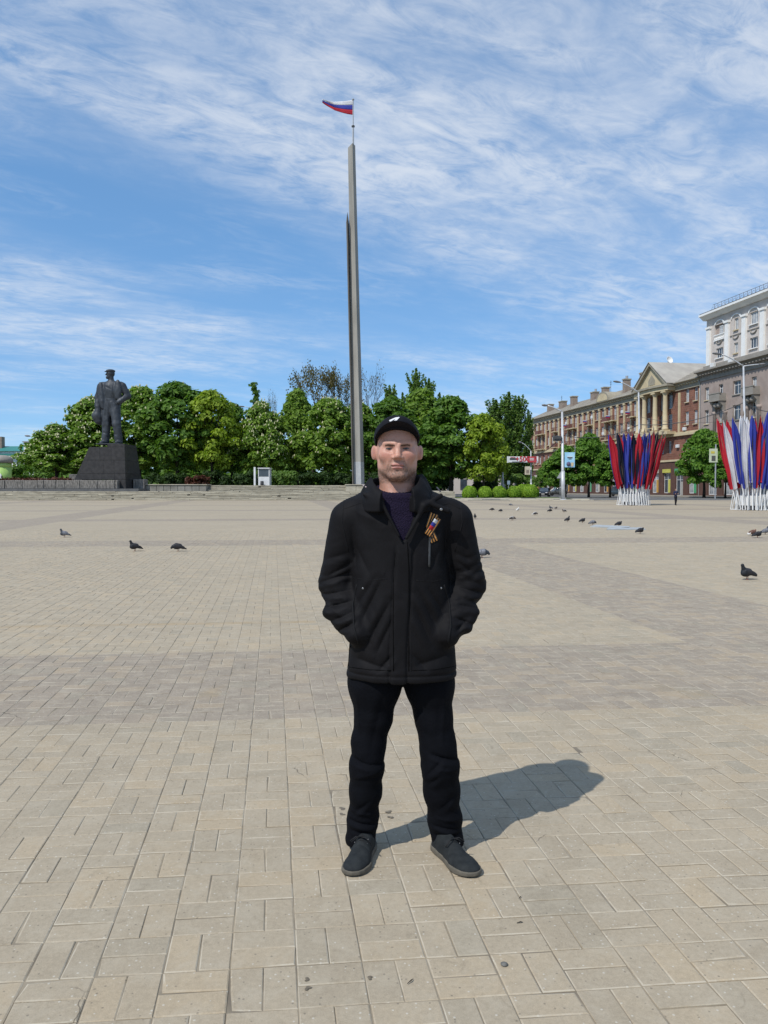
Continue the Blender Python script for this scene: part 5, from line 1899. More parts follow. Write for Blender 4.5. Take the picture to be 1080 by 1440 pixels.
STAFF = mat("wooden_staff", (.22, .18, .14), (.16, .13, .1), scale=6, rough=.7)
CL = [flag_cloth(i, 5.0, .86) for i in range(4)]
ORD = ["first", "second", "third", "fourth", "fifth", "sixth", "seventh", "eighth", "ninth", "tenth", "eleventh", "twelfth", "thirteenth"]
FULLC = {'w': ("white", WHITE_C), 'b': ("blue", BLUE_C), 'r': ("red", RED_C), 'k': ("black", BLACK_C)}
_clm = {}


def flag_fan(px_, py_, cols, spread, topz, lab, fan_label, grp, seed):
    c = G(px_, py_)
    c.y += 1.2
    st_ = thing("flag_stand", fan_label, "flag stand", c, 0, "white flag stands")
    n = len(cols)
    rr_ = random.Random(seed)
    # base drum: eight white panels on a frame
    for k in range(10):
        a0, a1 = 2 * math.pi * k / 10, 2 * math.pi * (k + 1) / 10 - .03
        r1 = .95
        MB().add([(r1 * math.cos(a0), r1 * math.sin(a0), .32), (r1 * math.cos(a1), r1 * math.sin(a1), .32), (r1 * math.cos(a1), r1 * math.sin(a1), .98), (r1 * math.cos(a0), r1 * math.sin(a0), .98),
                  (.92 * r1 * math.cos(a0), .92 * r1 * math.sin(a0), .32), (.92 * r1 * math.cos(a1), .92 * r1 * math.sin(a1), .32), (.92 * r1 * math.cos(a1), .92 * r1 * math.sin(a1), .98), (.92 * r1 * math.cos(a0), .92 * r1 * math.sin(a0), .98)],
                 [(0, 1, 2, 3), (7, 6, 5, 4), (0, 4, 5, 1), (3, 2, 6, 7), (1, 5, 6, 2), (0, 3, 7, 4)]).build("base_panel", WPAINT, st_)
    MB().lathe([(.9, .0), (.9, .3), (.6, .3), (.6, 0)], 20).build("ballast", DARKM, st_)
    ring_p = []
    # poles set out by lean angle so that they read across the fan
    for i in range(n):
        f = (i + .5) / n * 2 - 1                          # across the picture
        side_ = -1 if i % 2 else 1                        # front or back row
        ax = f * .98
        ay_ = -side_ * math.sqrt(max(0, 1 - f * f)) * .9
        foot = Vector((ax * 1.0, ay_ * 1.0, .05))
        L = math.hypot(spread * f, 1.4 * ay_)
        top = Vector((f * spread + .22 + rr_.uniform(-.06, .06), ay_ * 1.9, topz - .35 * abs(f) + rr_.uniform(-.18, .15)))
        ring_p.append((foot, top, cols[i]))
        # socket tube with its back stay, part of the stand
        d = (top - foot).normalized()
        out = Vector((foot.x, foot.y, 0)).normalized()
        MB().tube([foot, foot + d * 1.75], .05, 6).tube([foot + d * 1.2, Vector((foot.x + out.x * .42, foot.y + out.y * .42, .03))], .032, 5).tube(
            [foot + Vector((0, 0, -.02)), Vector((foot.x + out.x * .42, foot.y + out.y * .42, .03))], .03, 5).build("socket", WPAINT, st_)
    cnt = {}
    for i, (foot, top, cc) in enumerate(ring_p):
        nm, m = FULLC[cc]
        k = cnt[nm] = cnt.get(nm, -1) + 1
        lb = "%s %s flag from the left in the %s" % (ORD[k], nm, lab)
        t = thing("flag", lb, "flag", c + foot, 0, grp)
        d = (top - foot)
        MB().tube([d.normalized() * .4, d], .022, 6).build("flagstaff", STAFF, t)
        MB().lathe([(.01, -.02), (.05, 0), (.04, .12), (.01, .3)], 6, d).build("spear_tip", STAFF, t)
        key = (i % 4, cc)
        if key not in _clm:
            me = CL[i % 4].copy(); me.materials.clear(); me.materials.append(m); _clm[key] = me
        o = bpy.data.objects.new("cloth", _clm[key]); link(o); o.parent = t
        zax = d.normalized()
        # the loose edge hangs towards the middle of the fan or outwards
        f = (i + .5) / n * 2 - 1
        xax = Vector((-1 if f > .05 else 1, (rr_.uniform(-.5, .5)), 0))
        xax = (xax - zax * xax.dot(zax)).normalized()
        yax = zax.cross(xax)
        M = Matrix((xax, yax, zax)).transposed().to_4x4()
        M.translation = d * .995
        o.matrix_local = M
        s_ = (d.length * .985 - 1.55) / 5.0
        o.scale = (rr_.uniform(.85, 1.15), 1, s_)


flag_fan(897, 711, "rbkrbkbrkbrkbrbkrbkbrkrk", 2.5, 6.35, "left flag fan", "white metal flag stand of the left fan, near the walking child", "flags in the left fan", 5)
flag_fan(1071, 718, "wrbrwrbwrwbwbrwbrbwrbw", 2.7, 6.45, "right flag fan", "white metal flag stand of the right fan, cut by the picture edge", "flags in the right fan", 9)
# ------------------------------------------------------------------ the man in the foreground
def vmat(name, rough=.6, spec=.4, bump=0.0, bscale=300, sheen=0.0, sss=0.0, weave=None):
    """material that reads the sculpted colour attribute"""
    m = bpy.data.materials.new(name)
    m.use_nodes = True
    g = NT(m.node_tree)
    out = g.n('ShaderNodeOutputMaterial')
    c = g.n('ShaderNodeAttribute', attribute_name='col').outputs['Color']
    tc = g.n('ShaderNodeTexCoord').outputs['Object']
    f = g.noise(tc, bscale * .3, 4, .6)
    c = g.mix(g.maprange(f, .3, .7, 0, .5), c, g.mix(1.0, c, (.80, .76, .74), 'MULTIPLY'))
    b = g.n('ShaderNodeBsdfPrincipled', {'Base Color': c, 'Roughness': rough, 'Specular IOR Level': spec, 'Sheen Weight': sheen, 'Subsurface Weight': sss})
    if sss:
        b.inputs['Subsurface Radius'].default_value = (.010, .004, .002)
        b.inputs['Subsurface Scale'].default_value = .5
    if bump:
        bp = g.n('ShaderNodeBump', {'Strength': bump, 'Distance': .002, 'Height': g.noise(tc, bscale, 3, .6)})
        m.node_tree.links.new(bp.outputs[0], b.inputs['Normal'])
    m.node_tree.links.new(b.outputs[0], out.inputs[0])
    return m


SKIN = vmat("skin", .48, .4, .25, 420, sss=.12)
JACK = mat("black_shell_fabric", (0.0076, 0.0071, 0.0080), (0.0060, 0.0056, 0.0064), scale=9, rough=.72, spec=.14, bump=.12, bscale=900)
def add_wrinkles(m, scale, strength, stretch):
    g = NT(m.node_tree, False)
    b = [n for n in m.node_tree.nodes if n.type == 'BSDF_PRINCIPLED'][0]
    tc = g.n('ShaderNodeTexCoord').outputs['Object']
    mp = g.n('ShaderNodeMapping', {'Vector': tc, 'Scale': stretch, 'Rotation': (0, R(28), 0)}).outputs[0]
    h = g.m('ABSOLUTE', g.m('SUBTRACT', g.noise(mp, scale, 3, .5, .8), .5))
    old = b.inputs['Normal'].links[0].from_socket if b.inputs['Normal'].links else None
    bp = g.n('ShaderNodeBump', {'Strength': strength, 'Distance': .012, 'Height': h})
    if old is not None:
        m.node_tree.links.new(old, bp.inputs['Normal'])
    m.node_tree.links.new(bp.outputs[0], b.inputs['Normal'])


add_wrinkles(JACK, 9.0, .28, (1.5, 1, .8))
TROU = mat("black_denim", (0.0036, 0.0042, 0.0064), (0.0026, 0.003, 0.0046), scale=14, rough=.85, spec=.1, bump=.2, bscale=1200)
add_wrinkles(TROU, 8.0, .5, (1.2, 1, 1.4))
CAPM = mat("black_cap_cloth", (0.0055, 0.006, 0.010), (0.004, 0.0045, 0.008), scale=20, rough=.8, spec=.2, bump=.15, bscale=900)
KNIT = mat("navy_knit", (0.016, 0.010, 0.032), (0.010, 0.007, 0.022), scale=160, rough=.85, spec=.2, bump=.9, bscale=220)
SUEDE = mat("charcoal_suede", (0.011, 0.0135, 0.015), (0.021, 0.024, 0.025), scale=30, rough=.8, spec=.25, bump=.2, bscale=700)
SOLE = mat("rubber_sole", (0.125, 0.11, 0.085), (0.09, 0.08, 0.062), scale=40, rough=.8)
LACE = mat("dark_lace", (.012, .012, .013), rough=.8)
HW = mat("white_thread", (.75, .75, .75), (.68, .68, .68), rough=.7)

HX, HY, HZ = P(557.6, 630, 3.07).x, 3.085, P(558.5, 630, 3.0).z
man = thing("person", "man in a black hooded jacket and black cap standing with hands in pockets", "person", (.10, 3.1, 0))


def head_field(X, Y, Z):
    x, f, z = (X - HX) / 1.075 - .003, HY - Y, Z - HZ
    ax = np.abs(x)
    d = ell(x, f, z, (0, -.010, .034), (.0765, .096, .085))
    d = s_min(d, ell(x, f, z, (0, .030, -.033), (.0625, .062, .083)), .03)
    d = s_min(d, cone(ax, f, z, (.056, -.006, -.018), (.046, .000, -.072), .0215, .019), .025)
    d = s_min(d, cone(ax, f, z, (.046, .000, -.072), (.014, .062, -.107), .019, .018), .025)
    d = s_min(d, ell(x, f, z, (0, .074, -.107), (.025, .019, .017)), .02)
    d = s_min(d, ell(ax, f, z, (.043, .056, -.026), (.025, .022, .021)), .024)
    d = s_min(d, cone(ax, f, z, (.009, .0845, .0150), (.043, .068, .0185), .0110, .0095), .012)     # brow ridge
    # eye sockets and lids
    d = s_max(d, -ell(ax, f, z, (.0300, .097, -.002), (.0185, .0215, .0115)), .012)
    d = s_min(d, ell(ax, f, z, (.0305, .0655, -.0030), (.0150, .0145, .0105)), .005)
    # nose
    d = s_min(d, cone(x, f, z, (0, .083, .010), (0, .104, -.030), .0085, .0108), .012)
    d = s_min(d, ell(x, f, z, (0, .105, -.034), (.0115, .0115, .0092)), .006)
    d = s_min(d, ell(ax, f, z, (.0135, .094, -.038), (.0085, .0105, .0075)), .006)
    d = s_max(d, -ell(ax, f, z, (.0068, .101, -.0455), (.0040, .0065, .0035)), .003)
    # mouth
    d = s_min(d, ell(x, f, z, (0, .072, -.071), (.034, .022, .022)), .016)
    d = s_min(d, ell(ax, f, z, (.009, .0895, -.0655), (.0155, .0075, .0042)), .005)
    d = s_min(d, ell(x, f, z, (0, .0885, -.0762), (.0200, .0085, .0056)), .005)
    d = d + crease(ax, f, z, (0, .098, -.0708), (.022, .090, -.0722), .0028, .0042)
    d = d + crease(x, f, z, (0, .093, -.0885), (0, .093, -.0885), .012, .0045)                    # under the lip
    d = d + crease(ax, f, z, (.017, .094, -.040), (.031, .078, -.073), .0050, .0030)              # nasolabial fold
    d = d + crease(x, f, z, (-.002, .096, .030), (-.001, .096, .012), .0026, .0024)               # frown line
    d = d + crease(ax, f, z, (.018, .085, -.016), (.042, .072, -.018), .0045, .0018)              # under the eye
    d = d + crease(x, f, z, (-.03, .09, .045), (.03, .09, .045), .003, .0006)
    d = d + crease(x, f, z, (-.03, .09, .056), (.03, .09, .056), .003, .0006)
    # neck
    d = s_min(d, cone(x, f, z, (0, -.020, -.06), (0, -.030, -.21), .061, .070), .022)
    d = s_min(d, cone(ax, f, z, (.050, -.02, -.10), (.018, .03, -.185), .018, .016), .02)
    d = s_min(d, ell(x, f, z, (0, -.03, -.25), (.15, .085, .06)), .05)
    # ears
    e = ell(ax + .42 * (f + .012), f, z, (.0850, -.016, -.013), (.0075, .0200, .0295))
    e = s_max(e, -ell(ax, f, z, (.0868, .004, -.012), (.0062, .0120, .0165)), .005)
    e = s_min(e, ell(ax, f, z, (.078, -.008, -.020), (.012, .012, .022)), .008)
    d = s_min(d, e, .008)
    return d


V, F = sculpt(head_field, (HX - .18, HY - .13, HZ - .30), (HX + .18, HY + .13, HZ + .13), .0024, it=1)
x, f, z = (V[:, 0] - HX) / 1.075 - .003, HY - V[:, 1], V[:, 2] - HZ
ax = np.abs(x)
col = np.tile(np.array([.56, .305, .225]), (len(V), 1))


def blend(mask, c):
    global col
    col = col * (1 - mask[:, None]) + np.array(c) * mask[:, None]


sm_ = lambda v, a, b: np.clip((v - a) / (b - a), 0, 1) ** 2 * (3 - 2 * np.clip((v - a) / (b - a), 0, 1))
g2 = lambda cx, cf, cz, rx, rf, rz: np.exp(-(((ax - cx) / rx) ** 2 + ((f - cf) / rf) ** 2 + ((z - cz) / rz) ** 2))
blend(.6 * g2(.042, .065, -.030, .024, .05, .020), (.53, .20, .15))        # cheeks
blend(.45 * g2(0, .108, -.034, .014, .02, .014), (.50, .21, .15))
blend(.5 * (ax > .078) * sm_(-z, -.03, .03), (.52, .22, .16))
blend(.55 * np.exp(-(((ax - .0870) / .0055) ** 2 + ((z + .012) / .015) ** 2)) * (f > -.03) * (f < .02), (.26, .10, .075))  # ear hollow: its shading painted as darker, redder skin
blend(.35 * sm_(-z, .10, .15), (.40, .21, .15))
# stubble on jaw, chin and lip
nz_ = vnoise(V[:, 0] * 260, V[:, 1] * 260, V[:, 2] * 260) + .5
beard = sm_(-z, .046, .072) * sm_(f, -.045, .0) * (1 - sm_(-z, .128, .145))
beard = beard * (1 - sm_(ax, .030, .048) * (1 - sm_(-z, .066, .092)))
beard = np.maximum(beard, .7 * np.exp(-((z + .054) / .007) ** 2) * (ax < .034) * (f > .07))
lipm = np.clip(1.25 * np.exp(-((z + .0655) / .0052) ** 4) * (ax < .021) * (f > .078) + 1.25 * np.exp(-((z + .0770) / .0062) ** 4) * (ax < .019) * (f > .078), 0, 1)
beard = beard * (1 - lipm)
blend(np.clip(beard * (.60 + .8 * (nz_ - .5)), 0, 1), (.115, .075, .052))
blend(.75 * lipm, (.42, .165, .145))
blend(.95 * np.exp(-((z + .0711) / .0013) ** 2) * (ax < .023) * (f > .075), (.07, .02, .02))
# brows, lash line
browz = .0092 + .13 * (ax - .014) - .35 * np.clip(ax - .036, 0, 1)
blend(np.clip(.95 * np.exp(-((z - browz) / .0040) ** 2) * (ax > .010) * (ax < .046) * (f > .05) * (.8 + .6 * nz_), 0, 1), (.055, .032, .022))
# lids: brow shade painted into the slightly ruddy skin round the eye
blend(.70 * g2(.0305, .078, -.001, .0155, .03, .0075), (.24, .115, .085))
blend(.40 * g2(.0305, .082, -.0105, .014, .02, .0035), (.34, .15, .115))
# cropped hair above the ears and at the temples
hair = sm_(z, .006, .022) * (1 - sm_(f, .030, .050)) * (ax > .04)
blend(.55 * hair, (.10, .07, .052))
body = obj("body", mesh_np(V, F, True, col), SKIN, man, True)
# ---------------- cap
def cap_field(X, Y, Z):
    x, f, z = (X - HX) / 1.07 - .001, HY - Y, Z - HZ
    d = ell(x, f, z, (0, -.010, .046), (.0860, .1050, .0840))
    d = s_min(d, ell(x, f, z, (0, .045, .084), (.060, .045, .046)), .02)
    inner = ell(x, f, z, (0, -.010, .040), (.0800, .0985, .0775))
    d = s_max(d, -inner, .002)
    d = np.maximum(d, (.002 + .66 * (f + .02)) * np.where(f > -.02, 1, .35) - (1 - np.where(f > -.02, 1, .35)) * -.004 - z)
    # panel seams
    th = np.arctan2(f + .01, x)
    d = d + .0012 * np.exp(-((np.abs(np.sin(3 * th + .0)) * .03) / .0022) ** 2)
    return d


V, F = sculpt(cap_field, (HX - .115, HY - .13, HZ - .05), (HX + .115, HY + .15, HZ + .15), .0028, it=1)
cap = obj("cap", mesh_np(V, F, True), CAPM, man, True)
# brim: curved stiff peak
vs, fs = [], []
NS, NTT = 28, 8


def brim_pt(s_, t_):
    a = s_ * R(66)
    bx, bf = .0915 * math.sin(a), .0955 * math.cos(a) - .004
    out_ = .056 * (1 - .30 * s_ ** 2)
    x_ = bx * (1 + .06 * t_)
    f_ = bf + t_ * out_ * (1 - .25 * s_ * s_)
    z_ = .085 - .052 * s_ ** 2 + t_ * (.017 - .008 * s_ * s_)
    return x_, f_, z_


for sgn in (0, 1):
    for i in range(NS + 1):
        for j in range(NTT + 1):
            x_, f_, z_ = brim_pt(-1 + 2 * i / NS, j / NTT)
            vs.append((HX + .002 + x_, HY - f_, HZ + z_ - sgn * .0035))
N1 = (NS + 1) * (NTT + 1)
for i in range(NS):
    for j in range(NTT):
        a = i * (NTT + 1) + j
        fs.append((a, a + 1, a + NTT + 2, a + NTT + 1))
        fs.append((N1 + a, N1 + a + NTT + 1, N1 + a + NTT + 2, N1 + a + 1))
for i in range(NS):
    a = i * (NTT + 1) + NTT
    fs.append((a, N1 + a, N1 + a + NTT + 1, a + NTT + 1))
for e in (0, NS):
    for j in range(NTT):
        a = e * (NTT + 1) + j
        fs.append((a, a + 1, N1 + a + 1, N1 + a))
obj("brim", mesh_from(vs, fs, True), CAPM, cap, True).matrix_parent_inverse = world_of(cap).inverted()


def field_front(fld, x_, z_, y0, y1, n=260):
    ys = np.linspace(y0, y1, n).astype(np.float32)
    d = fld(np.full(n, x_, np.float32), ys, np.full(n, z_, np.float32))
    k = np.argmax(d < 0)
    return float(ys[k]) if d[k] < 0 else float(y1)


def patch(fld, poly, name, m, parent, off=.002, y0=2.7, y1=3.2, n=5, thick=.001):
    """a strip of cloth laid on a sculpted surface: poly is a list of (left, right) point pairs in x, z"""
    vs, fs = [], []
    for (l, r_) in poly:
        for k in range(n + 1):
            t = k / n
            x_, z_ = l[0] + (r_[0] - l[0]) * t, l[1] + (r_[1] - l[1]) * t
            vs.append((x_, field_front(fld, x_, z_, y0, y1) - off, z_))
    for i in range(len(poly) - 1):
        for k in range(n):
            a = i * (n + 1) + k
            fs.append((a, a + 1, a + n + 2, a + n + 1))
    o = obj(name, mesh_from(vs, fs, True), m, parent, True)
    o.matrix_parent_inverse = world_of(parent).inverted()
    md = o.modifiers.new("thick", 'SOLIDIFY'); md.thickness = thick; md.offset = 0
    return o


def fine(poly, n):
    out = []
    for (a, b), (c, d) in zip(poly[:-1], poly[1:]):
        for i in range(n):
            t = i / n
            out.append(((a[0] + (c[0] - a[0]) * t, a[1] + (c[1] - a[1]) * t), (b[0] + (d[0] - b[0]) * t, b[1] + (d[1] - b[1]) * t)))
    return out + [poly[-1]]


# eyes, narrowed against the light: sclera, iris and lash line laid in the lid opening
SCL = mat("sclera", (.17, .14, .125), (.13, .105, .095), scale=80, rough=.25, spec=.6)  # whites darkened: shade under the brow put into the colour
IRIS = mat("iris", (.030, .032, .036), (.018, .018, .020), scale=300, rough=.15, spec=.7)
LASH = mat("lash_line", (.022, .014, .011), rough=.8)
for s_ in (-1, 1):
    ex, ez = HX + .003 + s_ * .0328, HZ - .0032
    rows, lash, iris = [], [], []
    for u_ in np.linspace(-1, 1, 11):
        hh = .0030 * (1 - u_ * u_) ** .7 + .0002
        x_ = ex + u_ * .0125
        zc_ = ez - .0008 * u_ * s_ * -1
        rows.append(((x_, zc_ - hh * .9), (x_, zc_ + hh)))
        lash.append(((x_, zc_ + hh * .75), (x_, zc_ + hh * .75 + .0013 + .0012 * (1 - u_ * u_))))
        if abs(u_) <= .41:
            iris.append(((x_, zc_ - hh * .85), (x_, zc_ + hh * .95)))
    e_ = patch(head_field, rows, "eye", SCL, body, .0007, HY - .13, HY, 4, .0006)
    patch(head_field, iris, "iris", IRIS, body, .0013, HY - .13, HY, 4, .0006)
    patch(head_field, lash, "lash_line", LASH, body, .0014, HY - .13, HY, 2, .0006)

# white angular stroke embroidered on the front of the cap
cx, cz = HX - .006, HZ + .0095
em = [((cx - .024, cz + .0985), (cx - .0205, cz + .0915)), ((cx + .001, cz + .1095), (cx - .001, cz + .1030)), ((cx + .016, cz + .1120), (cx + .008, cz + .1030))]
patch(cap_field, fine(em, 4), "emblem", HW, cap, .0016, HY - .16, HY, thick=.0012)
em = [((cx + .006, cz + .1095), (cx + .018, cz + .1110)), ((cx - .006, cz + .0950), (cx + .005, cz + .0960)), ((cx - .018, cz + .0830), (cx - .008, cz + .0840))]
patch(cap_field, fine(em, 4), "emblem", HW, cap, .0018, HY - .16, HY, thick=.0012)

# ---------------- jacket
YB = 3.115
def wx(px_, Y=YB): return P(px_, 800, Y).x
def wz(py_, Y=YB): return P(560, py_, Y).z
TX = wx(565.5)
SHL, SHR = (wx(490), YB + .01, wz(731)), (wx(639), YB + .01, wz(731))
ELL_, ELR = (wx(472.5), YB + .045, wz(822)), (wx(659.5), YB + .045, wz(824))
WRL, WRR = (wx(504), YB - .078, wz(884)), (wx(625), YB - .078, wz(886))
zs_ = [wz(960), wz(940), wz(900), wz(850), wz(790), wz(740), wz(715), wz(702), wz(693), wz(685), wz(676)]
cxs = [wx(565.5), wx(565.5), wx(565), wx(564), wx(563), wx(562), wx(561), wx(560), wx(559), wx(559), wx(559)]
as_ = [.218, .222, .212, .200, .192, .196, .198, .186, .150, .105, .080]
bs_ = [.142, .146, .148, .146, .145, .142, .132, .122, .112, .100, .085]


def torso(X, Y, Z, grow=0.0):
    a = np.interp(Z, zs_, as_).astype(np.float32) + grow
    b = np.interp(Z, zs_, bs_).astype(np.float32) + grow
    c = np.interp(Z, zs_, cxs).astype(np.float32)
    cy = YB + .012 * (Z > 0)
    q = (np.abs((X - c) / a) ** 2.35 + np.abs((Y - cy) / b) ** 2.35) ** (1 / 2.35)
    return (q - 1) * np.minimum(a, b) * .95


HEM = wz(950)
VB = wz(757)                                            # foot of the open neck
VX0 = wx(566)


def vline(Z):
    """centre and half width of the open V of the jacket at height Z"""
    t = np.clip((Z - VB) / (wz(688) - VB), 0, 1.4)
    return VX0 - .016 * t, .004 + .084 * t ** .85


def jacket_field(X, Y, Z, folds=True):
    d = torso(X, Y, Z)
    d = s_max(d, HEM - Z, .006)
    d = s_max(d, Z - wz(686) , .012)
    d = s_min(d, cone(X, Y, Z, (wx(538), YB + .02, wz(708)), (wx(500), YB + .01, wz(720)), .050, .058), .03)
    d = s_min(d, cone(X, Y, Z, (wx(590), YB + .02, wz(708)), (wx(629), YB + .01, wz(720)), .050, .058), .03)
    # sleeves
    aL = chain(X, Y, Z, [SHL, ELL_], [.076, .073], .02)
    aL = s_min(aL, cone(X, Y, Z, ELL_, WRL, .072, .055), .03)
    aR = chain(X, Y, Z, [SHR, ELR], [.076, .072], .02)
    aR = s_min(aR, cone(X, Y, Z, ELR, WRR, .071, .054), .03)
    # sleeves ride up in bunches over the wrist
    d_ = s_min(aL, cone(X, Y, Z, (wx(467), YB - .03, wz(858)), (wx(486), YB - .05, wz(872)), .038, .045), .025)
    aR = s_min(aR, cone(X, Y, Z, (wx(664), YB - .03, wz(858)), (wx(650), YB - .05, wz(874)), .032, .045), .025)
    if folds:
        dn = 0
        for (a, b, w, dp) in SLEEVE_FOLDS:
            dn = dn + crease_front(X, Y, Z, a, b, w * .85, dp * (.85 if dp > 0 else .4), YB + .03)
        n1 = 1 - 3.2 * np.abs(vnoise(X * 13 + Z * 6, Y * 9, Z * 27 - X * 10)) - 1.2 * np.abs(vnoise(X * 30 - Z * 10, Y * 20, Z * 52 + 7))
        amp = np.clip((SHL[2] - .10 - Z) / .12, .15, 1)
        d_ = d_ + dn + .0055 * n1 * amp
        aR = aR + dn + .0055 * n1 * amp
    arms = np.minimum(d_, aR)
    if folds:
        tn = 0
        for (a, b, w, dp) in BODY_FOLDS:
            tn = tn + crease_front(X, Y, Z, a, b, w, dp, YB)
        n2 = .8 * vnoise(X * 9 + Z * 4, Y * 8, Z * 9 - X * 3) - 1.0 * np.abs(vnoise(X * 20 + Z * 12, Y * 12, Z * 12 - X * 5))
        low = np.clip((wz(700) - Z) / .1, 0.15, 1)
        d = d + tn + .0055 * n2 * low
        # quilted hem and front placket
        d = d - .0015 * np.exp(-((Z - (HEM + .012)) / .012) ** 4) + .0030 * np.exp(-((Z - (HEM + .026)) / .005) ** 2)
        front = (Y < YB)
        pl_ = np.clip((VB - .01 - Z) / .04, 0, 1) * front
        xc = wx(563.5) + .012 * np.clip((Z - wz(840)) / .2, -1, 1)
        d = d - .0045 * np.exp(-((X - xc) / .031) ** 6) * pl_
        d = d + .0045 * (np.exp(-((X - xc - .035) / .005) ** 2) + np.exp(-((X - xc + .035) / .005) ** 2)) * pl_
    d = s_min(d, arms, .022)
    # open neck
    c, w = vline(Z)
    cut = np.maximum(np.abs(X - c) - w, np.maximum(VB - Z, Y - (YB + .03)))
    shell = torso(X, Y, Z, -.020)
    d = s_max(d, -np.maximum(cut, -(shell + 0.0)), .006)
    # room for the neck
    d = s_max(d, -cone(X, Y, Z, (HX, HY + .03, HZ - .10), (HX, HY + .02, HZ - .215), .080, .080), .008)
    return d


def seg(px0, py0, px1, py1, y0=YB - .14, y1=None):
    y1 = y0 if y1 is None else y1
    a, b = P(px0, py0, y0), P(px1, py1, y1)
    return (a.x, y0, a.z), (b.x, y1, b.z)


SF, SB = YB - .07, YB - .05
SLEEVE_FOLDS = [(*seg(449, 822, 492, 806, SF), .009, .011), (*seg(446, 840, 490, 832, SF), .010, .013), (*seg(452, 858, 496, 845, SF), .010, .013),
                (*seg(460, 812, 495, 792, SF), .008, .009), (*seg(462, 876, 500, 858, SF), .010, .012), (*seg(474, 888, 500, 872, SF), .008, .012),
                (*seg(470, 830, 490, 850, SF), .007, -.008), (*seg(458, 850, 480, 866, SF), .008, -.008), (*seg(452, 790, 490, 778, SF), .012, .006),
                (*seg(646, 828, 686, 838, SF), .011, .014), (*seg(642, 850, 676, 858, SF), .009, .009), (*seg(636, 866, 668, 880, SF), .010, .014),
                (*seg(640, 810, 672, 800, SF), .010, .008), (*seg(644, 790, 672, 812, SF), .009, .007), (*seg(640, 778, 668, 790, SF), .012, .006),
                (*seg(648, 750, 662, 800, SF), .014, .006), (*seg(660, 842, 684, 846, SF), .008, -.008), (*seg(640, 885, 656, 872, SF), .008, .011)]
BODY_FOLDS = [(*seg(536, 818, 508, 878), .012, .010), (*seg(549, 846, 515, 912), .012, .011), (*seg(552, 872, 530, 920), .010, .009), (*seg(528, 812, 500, 860), .010, .007),
              (*seg(590, 832, 618, 892), .012, .009), (*seg(582, 850, 608, 908), .012, .009), (*seg(604, 830, 628, 872), .010, .007),
              (*seg(500, 930, 545, 942), .016, .009), (*seg(534, 944, 552, 922), .010, .010), (*seg(582, 938, 632, 925), .016, .008), (*seg(580, 920, 600, 944), .010, .007),
              (*seg(492, 745, 500, 800), .012, .010), (*seg(632, 740, 626, 800), .012, .010), (*seg(500, 770, 520, 810), .014, .006), (*seg(622, 768, 604, 806), .014, .006),
              (*seg(498, 720, 540, 738), .016, -.004), (*seg(590, 745, 625, 720), .016, -.004)]
V, F = sculpt(jacket_field, (wx(432), YB - .26, HEM - .03), (wx(700), YB + .22, wz(662)), .0040, it=1)
jacket = obj("jacket", mesh_np(V, F, True), JACK, man, True)


def collar_field(X, Y, Z):
    """standing collar with fold-back ends and the rolled hood behind it"""
    x, y, z = X - HX, Y - (HY + .015), Z - (HZ - .165)
    ax_ = np.abs(x)
    rho = np.sqrt(x * x + (y * .92) ** 2)
    th = np.arctan2(x, y)                                   # 0 at the back of the neck, +-pi at the front
    tt = np.abs(th) / math.pi
    # the hood lies like a tent from the neck down to the shoulders
    top = .070 - .052 * np.clip((tt - .56) / .30, 0, 1) + .010 * (x > 0)
    inner = .083 + .10 * np.clip(tt - .62, 0, 1)
    flank = z - (top - .95 * (rho - inner) - .9 * np.clip(rho - inner - .035, 0, 1))
    d = s_max(flank * .72, inner - rho, .006)
    d = s_max(d, rho - (.150 + .03 * (y > 0)), .02)
    d = s_max(d, -.085 - z, .01)
    d = s_max(d, tt * math.pi - 2.72, .012)
    d = d + .010 * vnoise(X * 22, Y * 22, Z * 26) + .006 * np.sin(rho * 160) * np.clip(.12 - rho, 0, .04) * 20
    # hollow lining between neck and collar edge
    d = s_max(d, -(np.maximum(rho - inner - .016, -(z - top + .050 + .6 * (rho - inner)))), .004)
    bag = ell(x, y, z, (0, .13, -.035), (.12, .045, .075))
    d = s_min(d, bag, .02)
    # storm flaps folded outward beside the open neck
    fl_ = cone(X, Y, Z, (wx(514), YB - .10, wz(695)), (wx(537), YB - .137, wz(706)), .009, .008)
    fl_ = s_min(fl_, cone(X, Y, Z, (wx(537), YB - .137, wz(706)), (wx(560), YB - .152, wz(750)), .008, .005), .008)
    fr_ = cone(X, Y, Z, (wx(617), YB - .10, wz(697)), (wx(594), YB - .14, wz(710)), .010, .010)
    fr_ = s_min(fr_, cone(X, Y, Z, (wx(594), YB - .14, wz(710)), (wx(570), YB - .155, wz(753)), .010, .007), .008)
    fr_ = s_min(fr_, cone(X, Y, Z, (wx(606), YB - .128, wz(709)), (wx(626), YB - .122, wz(717)), .010, .012), .012)
    return s_min(d, np.minimum(fl_, fr_), .012)


V, F = sculpt(collar_field, (HX - .22, HY - .20, wz(765)), (HX + .24, HY + .23, HZ - .055), .0036, it=1)
o = obj("hood", mesh_np(V, F, True), JACK, jacket, True); o.matrix_parent_inverse = world_of(jacket).inverted()


def on_jacket(x_, z_):
    return field_front(jacket_field, x_, z_, YB - .30, YB + .05, 300)


